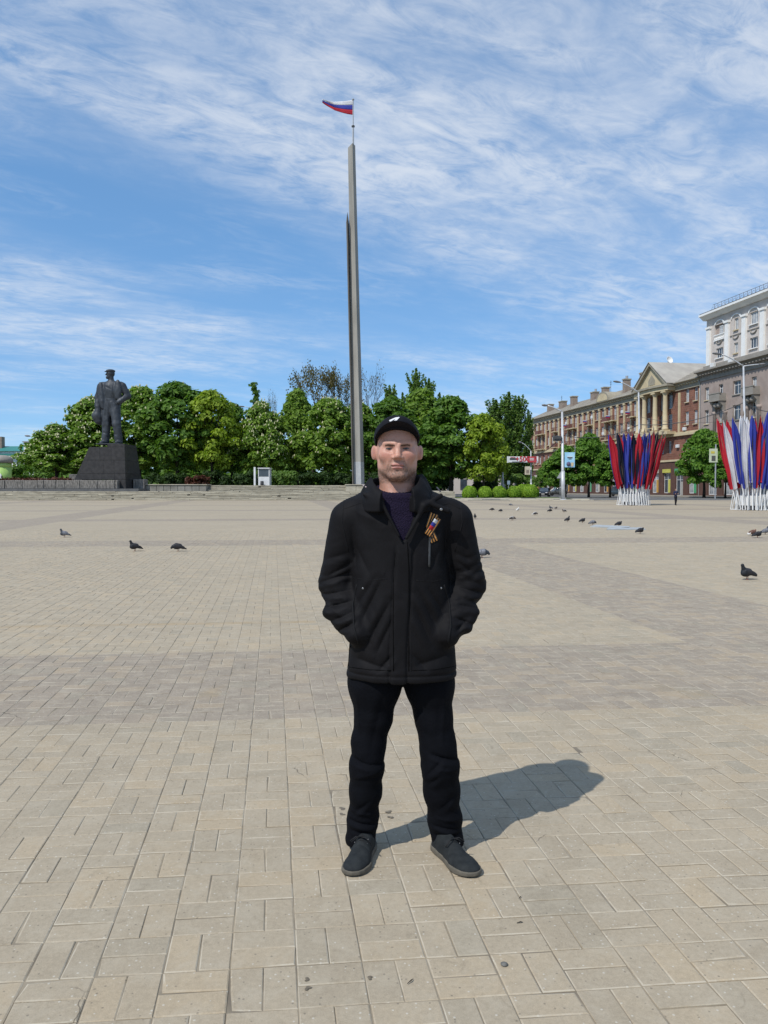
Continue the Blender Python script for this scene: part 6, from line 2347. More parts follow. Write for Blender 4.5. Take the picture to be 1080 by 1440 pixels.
def jline(pts, r_, name, m, off=0.0, parent=None):
    out = []
    for (a, b) in zip(pts[:-1], pts[1:]):
        n = max(2, int(math.hypot(a[0] - b[0], a[1] - b[1]) / 5))
        for i in range(n):
            q = (a[0] + (b[0] - a[0]) * i / n, a[1] + (b[1] - a[1]) * i / n)
            out.append(q)
    out.append(pts[-1])
    P3 = []
    for q in out:
        y = YB - .14
        for _ in range(2):
            w = P(q[0], q[1], y)
            y = on_jacket(w.x, w.z)
        w = P(q[0], q[1], y)
        P3.append((w.x, y - off, w.z))
    o = MB().tube(P3, r_, 6).build(name, m, parent or jacket, True)
    o.matrix_parent_inverse = world_of(parent or jacket).inverted()
    return o


ZIPM = mat("zip_tape", (.055, .058, .06), (.04, .042, .045), scale=60, rough=.5)
jline([(605.5, 733), (604.6, 752), (603.2, 797)], .0055, "chest_zip", ZIPM, -.001)
jline([(609, 742), (608.6, 757)], .003, "zip_puller", ZIPM, .002)
PIPE = mat("seam_piping", (.0095, .0092, .010), (.007, .007, .008), rough=.75, spec=.15)
jline([(502, 822), (496, 850), (498, 884), (504, 905)], .0048, "pocket_welt", PIPE, -.001)
jline([(624, 822), (632, 850), (634, 880), (630, 905)], .0048, "pocket_welt", PIPE, -.001)
jline([(496, 812), (515, 816), (545, 814)], .0018, "seam", PIPE, -.0004)
jline([(585, 816), (610, 818), (630, 812)], .0018, "seam", PIPE, -.0004)
jline([(483, 716), (505, 708), (524, 702)], .0020, "seam", PIPE, -.0004)
jline([(610, 712), (632, 708), (648, 716)], .0020, "seam", PIPE, -.0004)
jline([(483, 706), (481, 735), (490, 775)], .0026, "armhole_seam", PIPE, -.0005)
jline([(647, 706), (650, 735), (640, 775)], .0026, "armhole_seam", PIPE, -.0005)
STITCH = mat("stitch_line", (.0035, .0034, .0038), (.003, .003, .003), rough=.9, spec=.05)
jline([(556, 776), (553.5, 810), (553, 880), (553.5, 944)], .0022, "placket_edge", STITCH, -.0002)
jline([(573, 762), (575, 800), (575, 880), (575, 944)], .0022, "placket_edge", STITCH, -.0002)
jline([(577, 770), (578.5, 820), (578.5, 944)], .0012, "stitching", PIPE, .0002)
jline([(491, 938), (520, 942), (550, 943)], .0018, "hem_seam", STITCH, -.0002)
jline([(580, 943), (610, 942), (639, 937)], .0018, "hem_seam", STITCH, -.0002)
jline([(492, 905), (490, 936)], .0022, "side_seam", STITCH, -.0002)
jline([(562, 750), (549, 720), (541, 706)], .0030, "zip_tape", ZIPM, -.0008)
SNAP = mat("metal_snap", (.30, .30, .30), rough=.35, metal=.6)
for (a, b, rr_) in ((510, 829.5, .0042), (621.5, 829.5, .0042), (620.6, 716.3, .0055)):
    w = P(a, b, YB - .14)
    y = min(on_jacket(w.x, w.z), field_front(collar_field, w.x, w.z, YB - .30, YB + .05))
    o = MB().lathe([(.0005, -.0018), (rr_, -.001), (rr_ * 1.1, 0), (rr_ * .8, .0012), (.0005, .0012)], 12).build("snap", SNAP, jacket, True)
    o.matrix_parent_inverse = world_of(jacket).inverted()
    o.location = (w.x, y - .001, w.z); o.rotation_euler = (R(90), 0, 0)
# pale cord ends of the hood
for (a, b, c, d) in ((508.5, 681.5, 514.5, 685), (617.5, 685, 624, 692)):
    A_, B_ = P(a, b, YB - .10), P(c, d, YB - .115)
    A_.y = min(field_front(collar_field, A_.x, A_.z, YB - .3, YB + .1), on_jacket(A_.x, A_.z)) - .004
    B_.y = min(field_front(collar_field, B_.x, B_.z, YB - .3, YB + .1), on_jacket(B_.x, B_.z)) - .004
    o = MB().tube([A_, (A_ + B_) / 2 + Vector((0, -.002, 0)), B_], .0028, 6).build("drawcord", mat("cord_pink", (.45, .36, .36)), jacket, True)
    o.matrix_parent_inverse = world_of(jacket).inverted()


# ---------------- jumper in the open neck
def jumper_field(X, Y, Z):
    d = torso(X, Y, Z, -.0135)
    d = s_max(d, wz(830) - Z, .01)
    d = s_min(d, cone(X, Y, Z, (HX, HY + .018, HZ - .225), (HX, HY + .010, HZ - .170), .090, .0765), .02)
    d = s_max(d, Z - (HZ - .162) - .25 * (Y - HY), .004)
    d = d - .0022 * np.exp(-((Z - (HZ - .174) - .25 * (Y - HY)) / .009) ** 4)
    return d + .0016 * np.sin(X * 480) * np.cos(Z * 420)


V, F = sculpt(jumper_field, (HX - .15, YB - .19, wz(800)), (HX + .15, YB + .14, HZ - .14), .0032, it=1)
obj("jumper", mesh_np(V, F, True), KNIT, man, True)

# ---------------- ribbon pinned to the chest: striped bow ends with a small tricolour patch
RBO = mat("ribbon_orange", (.78, .36, .10), (.66, .30, .08), scale=60, rough=.6)
RBK = mat("ribbon_black", (.014, .010, .009), rough=.7)
ribbon = bpy.data.objects.new("ribbon", None)
link(ribbon)
ribbon.empty_display_size = .05
ribbon.parent = man
ribbon.matrix_parent_inverse = world_of(man).inverted()
ribbon["label"] = "orange and black striped ribbon with a small tricolour patch"


def both_front(X, Y, Z):
    return np.minimum(jacket_field(X, Y, Z), collar_field(X, Y, Z))


def ribbon_strip(p, q, w0, w1, nstripe, off):
    """striped band from p to q (pixels), widths in pixels, laid on the jacket"""
    dx, dy = q[0] - p[0], q[1] - p[1]
    L = math.hypot(dx, dy); nx_, ny_ = -dy / L, dx / L
    for k in range(nstripe):
        a, b = -.5 + k / nstripe, -.5 + (k + 1) / nstripe
        rows = []
        for t in np.linspace(0, 1, 6):
            w = w0 + (w1 - w0) * t
            c = (p[0] + dx * t, p[1] + dy * t)
            pts = []
            for e in (a, b):
                ww = P(c[0] + nx_ * w * e, c[1] + ny_ * w * e, YB - .15)
                pts.append((ww.x, ww.z))
            rows.append(tuple(pts))
        o = patch(both_front, rows, "ribbon_stripe", RBO if k % 2 else RBK, jacket, off, YB - .3, YB + .05, 2, .0008)
        o.parent = ribbon
        o.matrix_parent_inverse = world_of(ribbon).inverted()


ribbon_strip((612, 723), (603.5, 743), 15, 11, 7, .0045)
ribbon_strip((603.5, 741), (612, 763), 10, 14, 7, .0035)
ribbon_strip((617.5, 729), (601.5, 753), 12, 12, 7, .0075)
for k, m in enumerate((HW, BLUE_C, RED_C)):
    rows = []
    for t in np.linspace(0, 1, 4):
        u_ = (k + t) / 3
        c = (615.0 - 8.5 * u_, 731.5 + 14 * u_)
        A_, B_ = P(c[0] - 3.2, c[1] - 2.0, YB - .15), P(c[0] + 2.2, c[1] + 1.5, YB - .15)
        rows.append(((A_.x, A_.z), (B_.x, B_.z)))
    o = patch(both_front, rows, "patch_stripe", m, jacket, .0105, YB - .3, YB + .05, 2, .0008)
    o.parent = ribbon
    o.matrix_parent_inverse = world_of(ribbon).inverted()

# ---------------- trousers
YT = 3.13
def leg_pts(rows):
    return [(P(a, b, y).x, y, P(a, b, y).z) for a, b, y, r_ in rows], [r_ for *_, r_ in rows]


LEGL = [(529, 930, YT, .112), (527, 962, YT, .1055), (525, 1008, YT - .005, .074), (518, 1045, YT - .01, .067), (516, 1078, YT - .02, .0655), (514, 1112, YT, .0620), (510.5, 1150, YT + .02, .0605), (507, 1178, YT + .02, .0625)]
LEGR = [(600, 930, YT, .108), (604, 962, YT, .0985), (609.5, 1008, YT - .005, .073), (615.5, 1045, YT - .01, .070), (619, 1078, YT - .02, .0735), (621, 1112, YT, .0700), (625, 1150, YT + .02, .0660), (629.5, 1183, YT + .02, .0665)]
TF = YT - .075
TFOLDS = [(*seg(494, 1072, 540, 1078, TF), .010, .010), (*seg(492, 1066, 515, 1074, TF), .009, .008), (*seg(500, 1094, 538, 1084, TF), .010, -.005), (*seg(496, 1150, 520, 1128, TF), .010, .007),
          (*seg(488, 1160, 530, 1168, TF), .010, .013), (*seg(490, 1174, 528, 1182, TF), .008, .009), (*seg(490, 1146, 532, 1152, TF), .010, -.006),
          (*seg(605, 1060, 645, 1072, TF), .010, .012), (*seg(600, 1092, 622, 1066, TF), .009, .009), (*seg(618, 1080, 646, 1084, TF), .010, -.006), (*seg(602, 1104, 618, 1090, TF), .010, .006),
          (*seg(608, 1166, 650, 1174, TF), .010, .012), (*seg(612, 1182, 652, 1180, TF), .008, .010), (*seg(612, 1154, 650, 1160, TF), .011, -.006), (*seg(620, 1140, 640, 1120, TF), .012, .006),
          (*seg(500, 970, 506, 1040, TF - .02), .012, -.004), (*seg(628, 965, 622, 1050, TF - .02), .012, -.004), (*seg(540, 975, 520, 1060, TF - .02), .016, .005), (*seg(596, 985, 606, 1060, TF - .02), .016, .005)]


def trouser_field(X, Y, Z):
    d = None
    for rows in (LEGL, LEGR):
        p, r_ = leg_pts(rows)
        q = chain(X, Y, Z, p, r_, .03)
        # cuff cut
        lo_ = p[-1][2] - .060
        q = s_max(q, lo_ - Z + .10 * (p[-1][1] - Y), .008)
        d = q if d is None else s_min(d, q, .012)
    d = s_min(d, ell(X, Y, Z, (TX, YT + .02, wz(915)), (.19, .13, .12)), .04)
    for (a, b, w, dp) in TFOLDS:
        d = d + crease_front(X, Y, Z, a, b, w * .8, dp, YT + .03)
    n = vnoise(X * 14, Y * 12, Z * 22 + X * 6) + .5 * vnoise(X * 30 + 5, Y * 26, Z * 44)
    return d + .006 * n * np.clip((wz(960) - Z) / .3, .2, 1)


V, F = sculpt(trouser_field, (wx(470), YT - .17, .02), (wx(668), YT + .17, wz(880)), .0046, it=1)
obj("trousers", mesh_np(V, F, True), TROU, man, True)


# ---------------- shoes
def shoe(toe, heel, side):
    d3 = Vector((toe[0] - heel[0], toe[1] - heel[1], 0)); L = d3.length; d3.normalize()
    s3 = Vector((-d3.y, d3.x, 0)) * side                    # towards the outer side
    H0 = Vector((heel[0], heel[1], 0))

    def fld(X, Y, Z):
        u = (X - H0.x) * d3.x + (Y - H0.y) * d3.y
        v = (X - H0.x) * s3.x + (Y - H0.y) * s3.y
        t = u / L
        half = np.interp(t, [0, .08, .2, .42, .62, .78, .9, .97, 1.0], [.012, .033, .037, .038, .047, .050, .043, .028, .010]).astype(np.float32)
        cen = np.interp(t, [0, .3, .7, 1], [0, .002, .006, -.004]).astype(np.float32)
        top = np.interp(t, [0, .06, .25, .36, .48, .62, .78, .92, 1.0], [.075, .092, .098, .095, .082, .064, .052, .044, .030]).astype(np.float32)
        w = np.abs(v - cen) / np.maximum(half, .004)
        zz_ = (Z - .02) / np.maximum(top - .02, .004)
        q = (w ** 2.2 + np.clip(zz_, 0, 9) ** 2.4) ** (1 / 2.3)
        d = (q - 1) * np.minimum(half, .045) * .8
        d = np.maximum(d, .018 - Z)
        d = np.maximum(d, np.maximum(-u, u - L) * 1.0)
        # vamp seam and creases
        d = d + .002 * np.exp(-((t - .56 - .5 * np.abs(v)) / .018) ** 2) * (Z > .03)
        return d + .003 * vnoise(X * 40, Y * 40, Z * 40)

    def sole(X, Y, Z):
        u = (X - H0.x) * d3.x + (Y - H0.y) * d3.y
        v = (X - H0.x) * s3.x + (Y - H0.y) * s3.y
        t = u / L
        half = np.interp(t, [-.02, 0, .08, .2, .42, .62, .78, .9, .97, 1.0, 1.02], [.004, .022, .038, .042, .041, .051, .055, .048, .034, .02, .004]).astype(np.float32)
        cen = np.interp(t, [0, .3, .7, 1], [0, .002, .006, -.004]).astype(np.float32)
        rise = .006 * np.clip((t - .8) / .2, 0, 1)
        d = np.maximum(np.abs(v - cen) - half, np.maximum(-u - .005, u - L - .005))
        d = s_max(d, np.maximum(Z - .024, rise + .001 - Z), .004)
        return d - .0016 * np.exp(-((Z - .012) / .004) ** 2) * 0
    lo = (min(toe[0], heel[0]) - .08, min(toe[1], heel[1]) - .08, -.01)
    hi = (max(toe[0], heel[0]) + .08, max(toe[1], heel[1]) + .08, .125)
    V, F = sculpt(fld, lo, hi, .0035, it=1)
    sh = obj("shoe", mesh_np(V, F, True), SUEDE, man, True)
    V, F = sculpt(sole, lo, hi, .003, it=1)
    o = obj("sole", mesh_np(V, F, True), SOLE, sh, True); o.matrix_parent_inverse = world_of(sh).inverted()
    # laces across the tongue and a loop
    tops = lambda t: float(np.interp(t, [.25, .36, .48, .62, .78], [.098, .095, .082, .064, .052]))
    lc = MB()
    for t in (.50, .43):
        c = H0 + d3 * (t * L)
        lc.tube([c + s3 * (-.024) + Vector((0, 0, tops(t) - .012)), c + Vector((0, 0, tops(t) + .004)), c + s3 * .024 + Vector((0, 0, tops(t) - .012))], .0022, 6)
    c = H0 + d3 * (.47 * L) + Vector((0, 0, tops(.47) + .006))
    for s_ in (-1, 1):
        lc.tube([c, c + s3 * s_ * .02 + d3 * .012 + Vector((0, 0, .006)), c + s3 * s_ * .042 + d3 * .016 + Vector((0, 0, -.012)), c + s3 * s_ * .04 + d3 * .004 + Vector((0, 0, -.022)), c + s3 * s_ * .02 + Vector((0, 0, -.004)), c], .0021, 6)
    o = lc.build("lace", LACE, sh, True); o.matrix_parent_inverse = world_of(sh).inverted()
    for t in (.50, .43):
        for s_ in (-1, 1):
            e = H0 + d3 * (t * L) + s3 * (s_ * .025) + Vector((0, 0, tops(t) - .010))
            o = MB().lathe([(.0005, -.001), (.003, 0), (.0005, .002)], 8, e).build("eyelet", SNAP, sh, True); o.matrix_parent_inverse = world_of(sh).inverted()


tl_, tr_ = G(494, 1234), G(668, 1235)
shoe((tl_.x, tl_.y), (tl_.x + .065, tl_.y + .280), 1)
shoe((tr_.x, tr_.y), (tr_.x - .135, tr_.y + .262), -1)

# ------------------------------------------------------------------ bronze statue: standing man in coat and cap
BRONZE = mat("dark_bronze", (0.050, 0.058, 0.068), (0.032, 0.037, 0.044), scale=3.5, rough=.55, spec=.5, metal=.25, bump=.2, bscale=20)


def statue_field(X, Y, Z):
    """about 1.8 units tall, facing -y, head turned towards -x"""
    ax_ = np.abs(X)
    # legs
    L1 = chain(X, Y, Z, [(-.135, -.03, .06), (-.115, -.02, .48), (-.085, 0, .92)], [.080, .092, .120], .03)
    L2 = chain(X, Y, Z, [(.185, -.05, .06), (.145, -.07, .48), (.075, 0, .92)], [.082, .096, .122], .03)
    d = s_min(L1, L2, .03)
    d = s_min(d, ell(X, Y, Z, (-.155, -.09, .035), (.06, .13, .05)), .02)
    d = s_min(d, ell(X, Y, Z, (.215, -.12, .035), (.06, .13, .05)), .02)
    # trunk, waistcoat
    d = s_min(d, ell(X, Y, Z, (0, 0, 1.02), (.165, .12, .20)), .05)
    d = s_min(d, ell(X, Y, Z, (.0, -.01, 1.28), (.185, .135, .25)), .06)
    d = s_min(d, cone(X, Y, Z, (-.21, .01, 1.42), (.21, .01, 1.42), .075, .075), .05)
    # open jacket: two panels hanging from the shoulders and the back
    jk = ell(X + .12 * (Z - 1.1), Y, Z, (-.175, -.085, 1.12), (.085, .060, .36))
    jk = s_max(jk, .84 - Z, .01)
    jk = s_max(jk, X - (-.095 - .10 * (Z - 1.1)), .008)
    jk = s_min(jk, s_max(s_max(ell(X, Y, Z, (.185, -.075, 1.25), (.085, .065, .28)), 1.06 - Z, .01), (.10 + .12 * (1.3 - Z)) - X, .008), .01)
    jk = s_min(jk, ell(X, Y, Z, (0, .09, 1.12), (.20, .06, .36)), .04)
    d = s_min(d, jk, .012)
    # long coat behind, carried over the hanging arm
    coat = ell(X, Y, Z, (.0, .10, .72), (.16, .06, .30))
    coat = s_min(coat, chain(X, Y, Z, [(-.27, -.02, .92), (-.32, -.01, .68), (-.29, 0, .57)], [.06, .115, .10], .04), .05)
    d = s_min(d, coat, .02)
    # hanging arm and hand
    aL = chain(X, Y, Z, [(-.25, .01, 1.39), (-.315, .02, 1.13), (-.305, -.03, .90)], [.085, .076, .066], .03)
    aL = s_min(aL, ell(X, Y, Z, (-.30, -.05, .80), (.045, .05, .075)), .02)
    # arm with its hand in the trouser pocket
    aR = chain(X, Y, Z, [(.25, .01, 1.39), (.345, .05, 1.15), (.215, -.09, 1.00)], [.085, .078, .064], .03)
    d = s_min(d, np.minimum(aL, aR), .02)
    # neck and turned head with flat cap
    d = s_min(d, cone(X, Y, Z, (0, 0, 1.45), (-.005, -.01, 1.60), .065, .058), .03)
    hx, hy, hz = X + .012, Y + .015, Z - 1.665
    ca, sa = math.cos(R(48)), math.sin(R(48))
    lx, lf = hx * ca - (-hy) * sa, hx * -sa + (-hy) * ca     # face turned to the left
    lf = -hx * sa + (-hy) * ca
    lx = hx * ca + (-hy) * sa
    hd = ell(lx, lf, hz, (0, -.005, .02), (.072, .09, .095))
    hd = s_min(hd, ell(lx, lf, hz, (0, .03, -.06), (.05, .05, .055)), .03)
    hd = s_min(hd, cone(lx, lf, hz, (0, .085, .02), (0, .105, -.02), .010, .013), .012)
    hd = s_min(hd, cone(lx, lf, hz, (0, .075, -.10), (0, .085, -.065), .02, .018), .02)
    hd = hd + crease(np.abs(lx), lf, hz, (.03, .09, .012), (.03, .09, .012), .016, .010)
    hd = hd + crease(np.abs(lx), lf, hz, (0, .095, -.052), (.02, .085, -.054), .006, .006)
    cap_ = ell(lx, lf, hz, (0, -.005, .082), (.084, .102, .040))
    cap_ = s_min(cap_, ell(lx, lf, hz, (0, .095, .060), (.05, .036, .011)), .012)
    d = s_min(d, s_min(hd, cap_, .006), .012)
    # folds
    n = vnoise(X * 12 + Z * 3, Y * 10, Z * 7) + .6 * vnoise(X * 26, Y * 20, Z * 16 + X * 8)
    d = d + .016 * n * np.clip((1.5 - Z) / .1, 0, 1)
    for a, b, w, dp in (((-.06, -.14, 1.36), (.05, -.15, 1.30), .02, .012), ((-.09, -.13, 1.10), (.09, -.13, 1.08), .014, .012), ((0, -.16, 1.42), (-.02, -.15, 1.12), .012, .008),
                        ((-.11, -.13, 1.46), (-.105, -.14, .86), .016, .018), ((.10, -.13, 1.46), (.12, -.14, 1.06), .016, .018), ((-.14, -.10, .28), (-.06, -.10, .24), .02, .010), ((.06, -.12, .26), (.17, -.12, .22), .02, .010),
                        ((-.05, -.12, 1.02), (-.10, -.11, .60), .02, .008), ((.05, -.12, 1.0), (.10, -.14, .55), .018, -.008)):
        d = d + crease(X, Y, Z, a, b, w, dp)
    d = s_max(d, -.005 - Z, .005)
    return d


V, F = sculpt(statue_field, (-.50, -.32, -.03), (.50, .27, 1.83), .0100, it=1)
fig_h = P(150, 518.3, PY + 1.8).z - PLZ
sx_ = P(157.5, 620, PY + 1.8).x
stt = thing("bronze_statue", "dark bronze statue of a striding man in coat and flat cap on the granite plinth", "statue", (sx_, PY + 1.8, PLZ), R(-8))
s_ = fig_h / 1.805
stt.scale = (s_ * 1.09, s_ * 1.05, s_)
fg = obj("figure", mesh_np(V, F, True), BRONZE, stt)
MB().bbox(-.26, .28, -.24, .24, -.012, .012, .006).build("footing", BRONZE, stt)


# ------------------------------------------------------------------ small figures on the right
def small_person(label, loc, rotz, H, top, legs, skinc, hairc, stride, arms, group=None):
    root = thing("person", label, "person", loc, rotz, group)

    def fig(X, Y, Z):
        a = stride
        L1 = chain(X, Y, Z, [(-.09, -a, .06), (-.09, -a * .5 - .03, .46), (-.08, 0, .88)], [.05, .062, .09], .03)
        L2 = chain(X, Y, Z, [(.09, a, .06), (.09, a * .4 - .03, .46), (.08, 0, .88)], [.05, .062, .09], .03)
        d = s_min(L1, L2, .03)
        d = s_min(d, ell(X, Y, Z, (-.09, -a - .06, .035), (.045, .12, .04)), .02)
        d = s_min(d, ell(X, Y, Z, (.09, a - .06, .035), (.045, .12, .04)), .02)
        d = s_min(d, ell(X, Y, Z, (0, 0, 1.0), (.155, .105, .2)), .05)
        d = s_min(d, ell(X, Y, Z, (0, 0, 1.26), (.175, .115, .24)), .06)
        d = s_min(d, cone(X, Y, Z, (-.16, 0, 1.42), (.16, 0, 1.42), .06, .06), .05)
        for s, (el, wr) in zip((-1, 1), arms):
            aa = chain(X, Y, Z, [(s * .2, 0, 1.40), el, wr], [.062, .052, .042], .03)
            aa = s_min(aa, ell(X, Y, Z, wr, (.04, .045, .05)), .02)
            d = s_min(d, aa, .02)
        d = s_min(d, cone(X, Y, Z, (0, 0, 1.45), (0, -.01, 1.58), .052, .05), .03)
        hd = ell(X, Y, Z, (0, -.01, 1.665), (.073, .092, .10))
        hd = s_min(hd, ell(X, Y, Z, (0, -.045, 1.60), (.05, .05, .05)), .03)
        hd = s_min(hd, cone(X, Y, Z, (0, -.095, 1.67), (0, -.11, 1.635), .009, .013), .012)
        hd = s_min(hd, ell(np.abs(X), Y, Z, (.074, 0, 1.65), (.012, .02, .03)), .01)
        d = s_min(d, hd, .01)
        return d + .010 * vnoise(X * 14, Y * 12, Z * 14) * (Z < 1.45)
    V, F = sculpt(fig, (-.42, -.5, -.03), (.42, .5, 1.80), .013, it=1)
    c = np.tile(np.array(legs), (len(V), 1))
    c[V[:, 2] > .90] = top
    rr = np.hypot(V[:, 0], 0)
    c[(V[:, 2] > 1.50)] = skinc
    c[(V[:, 2] > 1.70) | ((V[:, 2] > 1.60) & (V[:, 1] > .02))] = hairc
    c[V[:, 2] < .07] = (.03, .03, .035)
    for (el, wr) in arms:
        c[np.linalg.norm(V - np.array(wr), axis=1) < .055] = skinc
    obj("body", mesh_np(V, F, True, c), PERS, root)
    root.scale = (H / 1.77,) * 3
    return root


PERS = vmat("clothed_figure", .75, .25)
q = G(950, 710.5)
child = small_person("child in a navy jacket standing between the two flag fans", q, R(12), 1.46, (.030, .035, .075), (.014, .014, .018), (.42, .25, .18), (.03, .022, .016), .10,
                     [((-.25, -.02, 1.16), (-.13, -.20, 1.18)), ((.26, .02, 1.16), (.14, -.20, 1.20))])
q = G(858.5, 697.3)
small_person("distant person in dark red walking by the shop fronts", Vector((q.x, 128, .0)), R(160), 1.66, (.12, .03, .03), (.10, .03, .035), (.40, .24, .18), (.03, .02, .015), .12,
             [((-.26, .02, 1.14), (-.27, -.08, .90)), ((.26, -.02, 1.14), (.27, .06, .90))])
# ------------------------------------------------------------------ pigeons
def bird_mat():
    return vmat("pigeon_feathers", .6, .35)


FEA = bird_mat()
BLEG = mat("pigeon_leg", (.30, .09, .07), rough=.7)
BEAK = mat("pigeon_beak", (.05, .045, .04), rough=.6)


def pigeon_mesh(pose, pal):
    """length about .33 m, facing -x; pose: 'up', 'peck', 'low'"""
    if pose == 'up':
        neck, head, beak = (-.085, 0, .185), (-.105, 0, .235), (-.135, 0, .228)
    elif pose == 'peck':
        neck, head, beak = (-.125, 0, .120), (-.155, 0, .085), (-.172, 0, .058)
    else:
        neck, head, beak = (-.095, 0, .150), (-.118, 0, .178), (-.148, 0, .170)

    def f(X, Y, Z):
        d = ell(X * .94 + (Z - .12) * .30, Y, Z * .95 - X * .22 + .006, (-.02, 0, .12), (.105, .062, .066))
        d = s_min(d, cone(X, Y, Z, (-.055, 0, .14), neck, .052, .030), .03)
        d = s_min(d, cone(X, Y, Z, neck, head, .030, .023), .015)
        d = s_min(d, ell(X, Y, Z, head, (.028, .022, .023)), .01)
        d = s_min(d, cone(X, Y, Z, head, beak, .010, .0035), .006)
        t = cone(X, Y * .45, Z * 1.0, (.05, 0, .095), (.175, 0, .055), .026, .0135)
        d = s_min(d, t, .02)
        w = ell(X * .96 + (Z - .12) * .3, np.abs(Y), Z - X * -.28, (.03, .050, .120), (.105, .018, .042))
        d = s_min(d, w, .008)
        return d
    V, F = sculpt(f, (-.20, -.10, .02), (.22, .10, .27), .006, it=1)
    x, y, z = V.T
    bodyc, neckc, wingc, tailc = pal
    c = np.tile(np.array(bodyc), (len(V), 1))
    c[x < -.065] = neckc
    wing = (np.abs(y) > .035) & (x > -.05)
    c[wing] = wingc
    bar = wing & ((np.abs((x + .3 * z) - .115) < .009) | (np.abs((x + .3 * z) - .075) < .008))
    c[bar] = np.array(wingc) * .35
    c[x > .12] = tailc
    return mesh_np(V, F, True, c)


GREYP = ((.15, .155, .175), (.05, .058, .07), (.21, .215, .235), (.07, .075, .085))
DARKP = ((.022, .022, .026), (.016, .018, .022), (.030, .028, .030), (.014, .014, .016))
BROWNP = ((.14, .075, .05), (.20, .09, .06), (.16, .08, .055), (.60, .58, .54))
WHITEP_ = ((.62, .60, .56), (.62, .60, .56), (.60, .58, .54), (.58, .56, .52))
PIEDP = ((.55, .53, .50), (.10, .08, .07), (.06, .055, .055), (.55, .53, .5))
_pm = {}


def pigeon(px_, py_, pose, pal, rot, label, s=1.0):
    key = (pose, id(pal))
    if key not in _pm:
        _pm[key] = pigeon_mesh(pose, pal)
    q = G(px_, py_)
    t = thing("pigeon", label, "pigeon", q, R(rot), "pigeons on the square")
    t.scale = (s, s, s)
    obj("body", _pm[key], FEA, t)
    for s_ in (-1, 1):
        if 'leg' not in _pm:
            _pm['leg'] = MB().tube([(.0, 0, .075), (.004, 0, .035), (0, 0, .004)], [.008, .005, .004], 6).tube([(0, 0, .005), (-.028, 0, .003)], .0035, 5).tube([(0, 0, .005), (-.02, .014, .003)], .003, 5).tube([(0, 0, .005), (-.02, -.014, .003)], .003, 5).tube([(0, 0, .005), (.014, 0, .003)], .003, 5).mesh(True)
        o = obj("leg", _pm['leg'], BLEG, t); o.location = (-.005 + .012 * s_, s_ * .024, 0)


PG = [
    (91, 755.5, 'up', GREYP, 25, "grey pigeon standing apart at the far left of the square"),
    (190, 775, 'up', DARKP, 35, "dark brown pigeon near the left, its tail to the right"),
    (251, 775.3, 'peck', DARKP, 15, "black pigeon with hunched back, rightmost of the three at the left"),
    (677.5, 784.5, 'peck', GREYP, 190, "grey pigeon half hidden behind the man's sleeve"),
    (1051, 815, 'up', DARKP, 20, "large dark pigeon nearest the camera at the right"),
    (1058, 753.6, 'low', BROWNP, 200, "rust brown pigeon with a white tail at the right"),
    (1065, 756.2, 'low', DARKP, 190, "black pigeon in front of the rust brown one"),
    (1076, 751.5, 'up', GREYP, 200, "pale grey pigeon at the right picture edge"),
    (900, 750.6, 'low', DARKP, 200, "dark pigeon right of the grey plates on the paving"),
    (870, 740.2, 'low', DARKP, 200, "dark pigeon just above the grey plates"),
    (833, 738.2, 'peck', GREYP, 195, "grey pigeon at the left end of the grey plates"),
    (819, 735.2, 'low', DARKP, 205, "dark pigeon second from the left before the grey plates"),
    (798, 733.8, 'up', DARKP, 215, "upright dark pigeon left of the grey plates"),
    (752, 724.8, 'peck', PIEDP, 195, "pied pigeon crouching below the clipped bushes"),
    (773, 720.2, 'peck', DARKP, 200, "dark pigeon pecking left of the lamp post"),
    (774.5, 716.0, 'up', GREYP, 30, "small upright pigeon among the group by the lamp post"),
    (782, 716.2, 'low', PIEDP, 100, "pied white pigeon among the group by the lamp post"),
    (793.5, 720.6, 'low', PIEDP, 20, "white backed pigeon right of the group by the lamp post"),
    (728, 718.6, 'up', WHITEP_, 230, "white pigeon standing before the clipped bushes"),
    (704, 720.2, 'peck', DARKP, 120, "dark pigeon left of the white pigeon"),
    (691.5, 718.4, 'peck', DARKP, 170, "dark pigeon pecking furthest left before the bushes"),
    (718.5, 711.4, 'peck', GREYP, 10, "grey pigeon nearest to the clipped bushes"),
    (668, 729.5, 'up', DARKP, 80, "small dark pigeon close to the man's shoulder"),
    (720, 731.8, 'peck', PIEDP, 160, "black and white pigeon on its own below the bushes"),
]
for a in PG:
    pigeon(*a, s=1.02)

# ------------------------------------------------------------------ grey plates lying on the paving, small litter
PLATE = mat("weathered_plate", (.40, .42, .42), (.33, .35, .35), scale=2, rough=.6)


def plate(label, pts, h=.035):
    vs = [G(*p) for p in pts]
    mb = MB().loft([[(v.x, v.y, .001) for v in vs], [(v.x, v.y, h) for v in vs]])
    tag(mb.build("ground_plate", PLATE), label, "plate", "grey plates on the paving")


plate("nearer grey plate lying flat on the paving", [(853, 745.2), (908, 745.2), (902, 742.8), (856, 743.2)])
plate("farther grey plate lying flat on the paving", [(830, 741.2), (884, 743.6), (886, 741.2), (838, 739.0)])

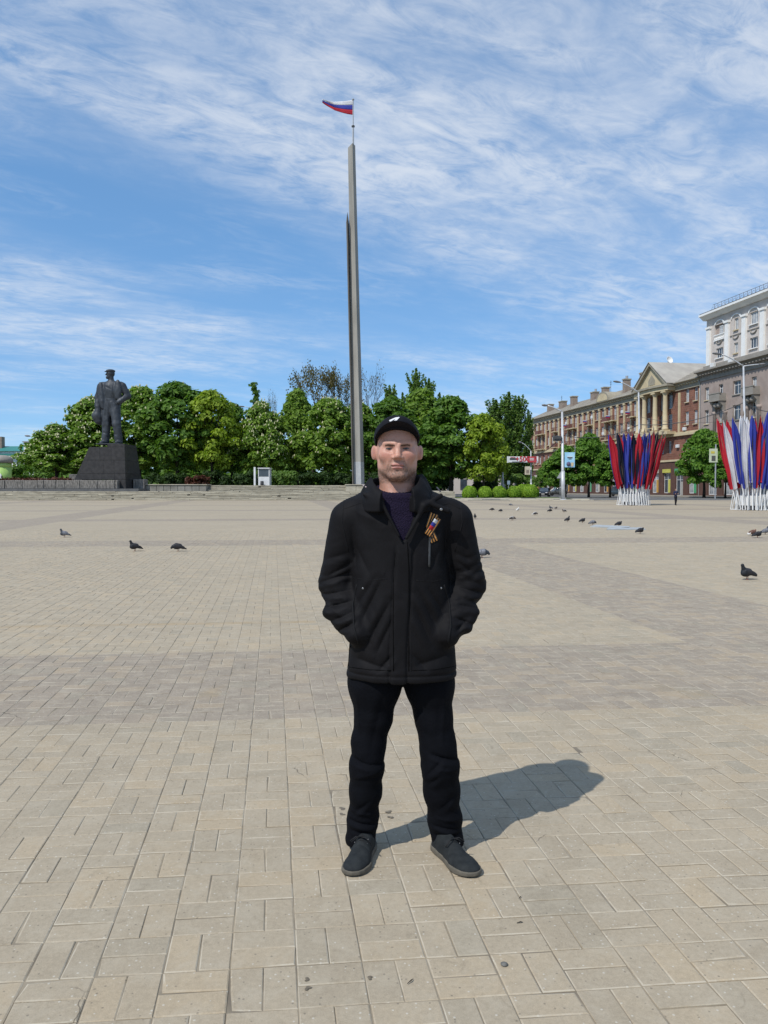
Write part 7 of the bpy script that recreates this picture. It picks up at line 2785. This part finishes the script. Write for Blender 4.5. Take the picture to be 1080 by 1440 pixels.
LITTER = mat("pale_litter", (.60, .57, .50), scale=50, rough=.8)
TWIG = mat("twig", (.05, .04, .03), scale=50, rough=.9)
SHELL = mat("grey_pebble", (.15, .145, .13), scale=60, rough=.8)
tag(MB().lathe([(.002, 0), (.010, .001), (.012, .005), (.006, .009), (.001, .010)], 9, G(709, 1357.5)).build("pebble", SHELL, None, True), "small grey pebble lying on the paving at lower right", "pebble")
for (a, b, ang, L, lb) in ((577, 1381, .9, .030, "small curled dark twig on the paving below the man's feet"), (731, 1298.5, .2, .022, "dark scrap on the paving right of the man's shoe"),
                           (731, 1263, 1.0, .014, "dark speck on the paving beside the man's right shoe")):
    q = G(a, b)
    c, s_ = math.cos(ang) * L / 2, math.sin(ang) * L / 2
    tag(MB().tube([(q.x - c, q.y - s_, .003), (q.x + .003, q.y, .006), (q.x + c, q.y + s_, .003)], [.001, .002, .0008], 6).build("twig", TWIG, None, True), lb, "twig")
# damp spots where something was spilt
DAMP = mat("damp_spot", (.12, .098, .068), (.17, .14, .10), scale=60, rough=.6)


def spot(px_, py_, r_, lb):
    q = G(px_, py_)
    k = random.Random(int(px_ * 7 + py_))
    pts = []
    for i in range(18):
        a = i / 18 * 6.283
        rr = r_ * (1 + .35 * math.sin(a * 2 + px_) + .25 * math.sin(a * 3 + py_) + k.uniform(-.12, .12))
        pts.append((q.x + rr * math.cos(a), q.y + rr * .8 * math.sin(a)))
    vs = [(x_, y_, .0022) for x_, y_ in pts]
    vs.append((q.x, q.y, .0032))
    tag(obj("damp_spot", mesh_from(vs, [(i, (i + 1) % 18, 18) for i in range(18)]), DAMP), lb, "stain", "damp spots by the man's feet")


for a, b, r_, lb in ((481.5, 1137.5, .016, "upper damp spot left of the man's trouser leg"), (481, 1145.5, .013, "lower damp spot left of the man's trouser leg"),
                     (546.5, 1142, .014, "upper damp spot between the man's legs"), (549.5, 1149.5, .012, "lower damp spot between the man's legs"),
                     (432, 1378, .009, "left damp spot at the bottom of the picture"), (433, 1390, .010, "lowest damp spot at the bottom of the picture"), (520, 1375.5, .009, "right damp spot at the bottom of the picture")):
    spot(a, b, r_, lb)
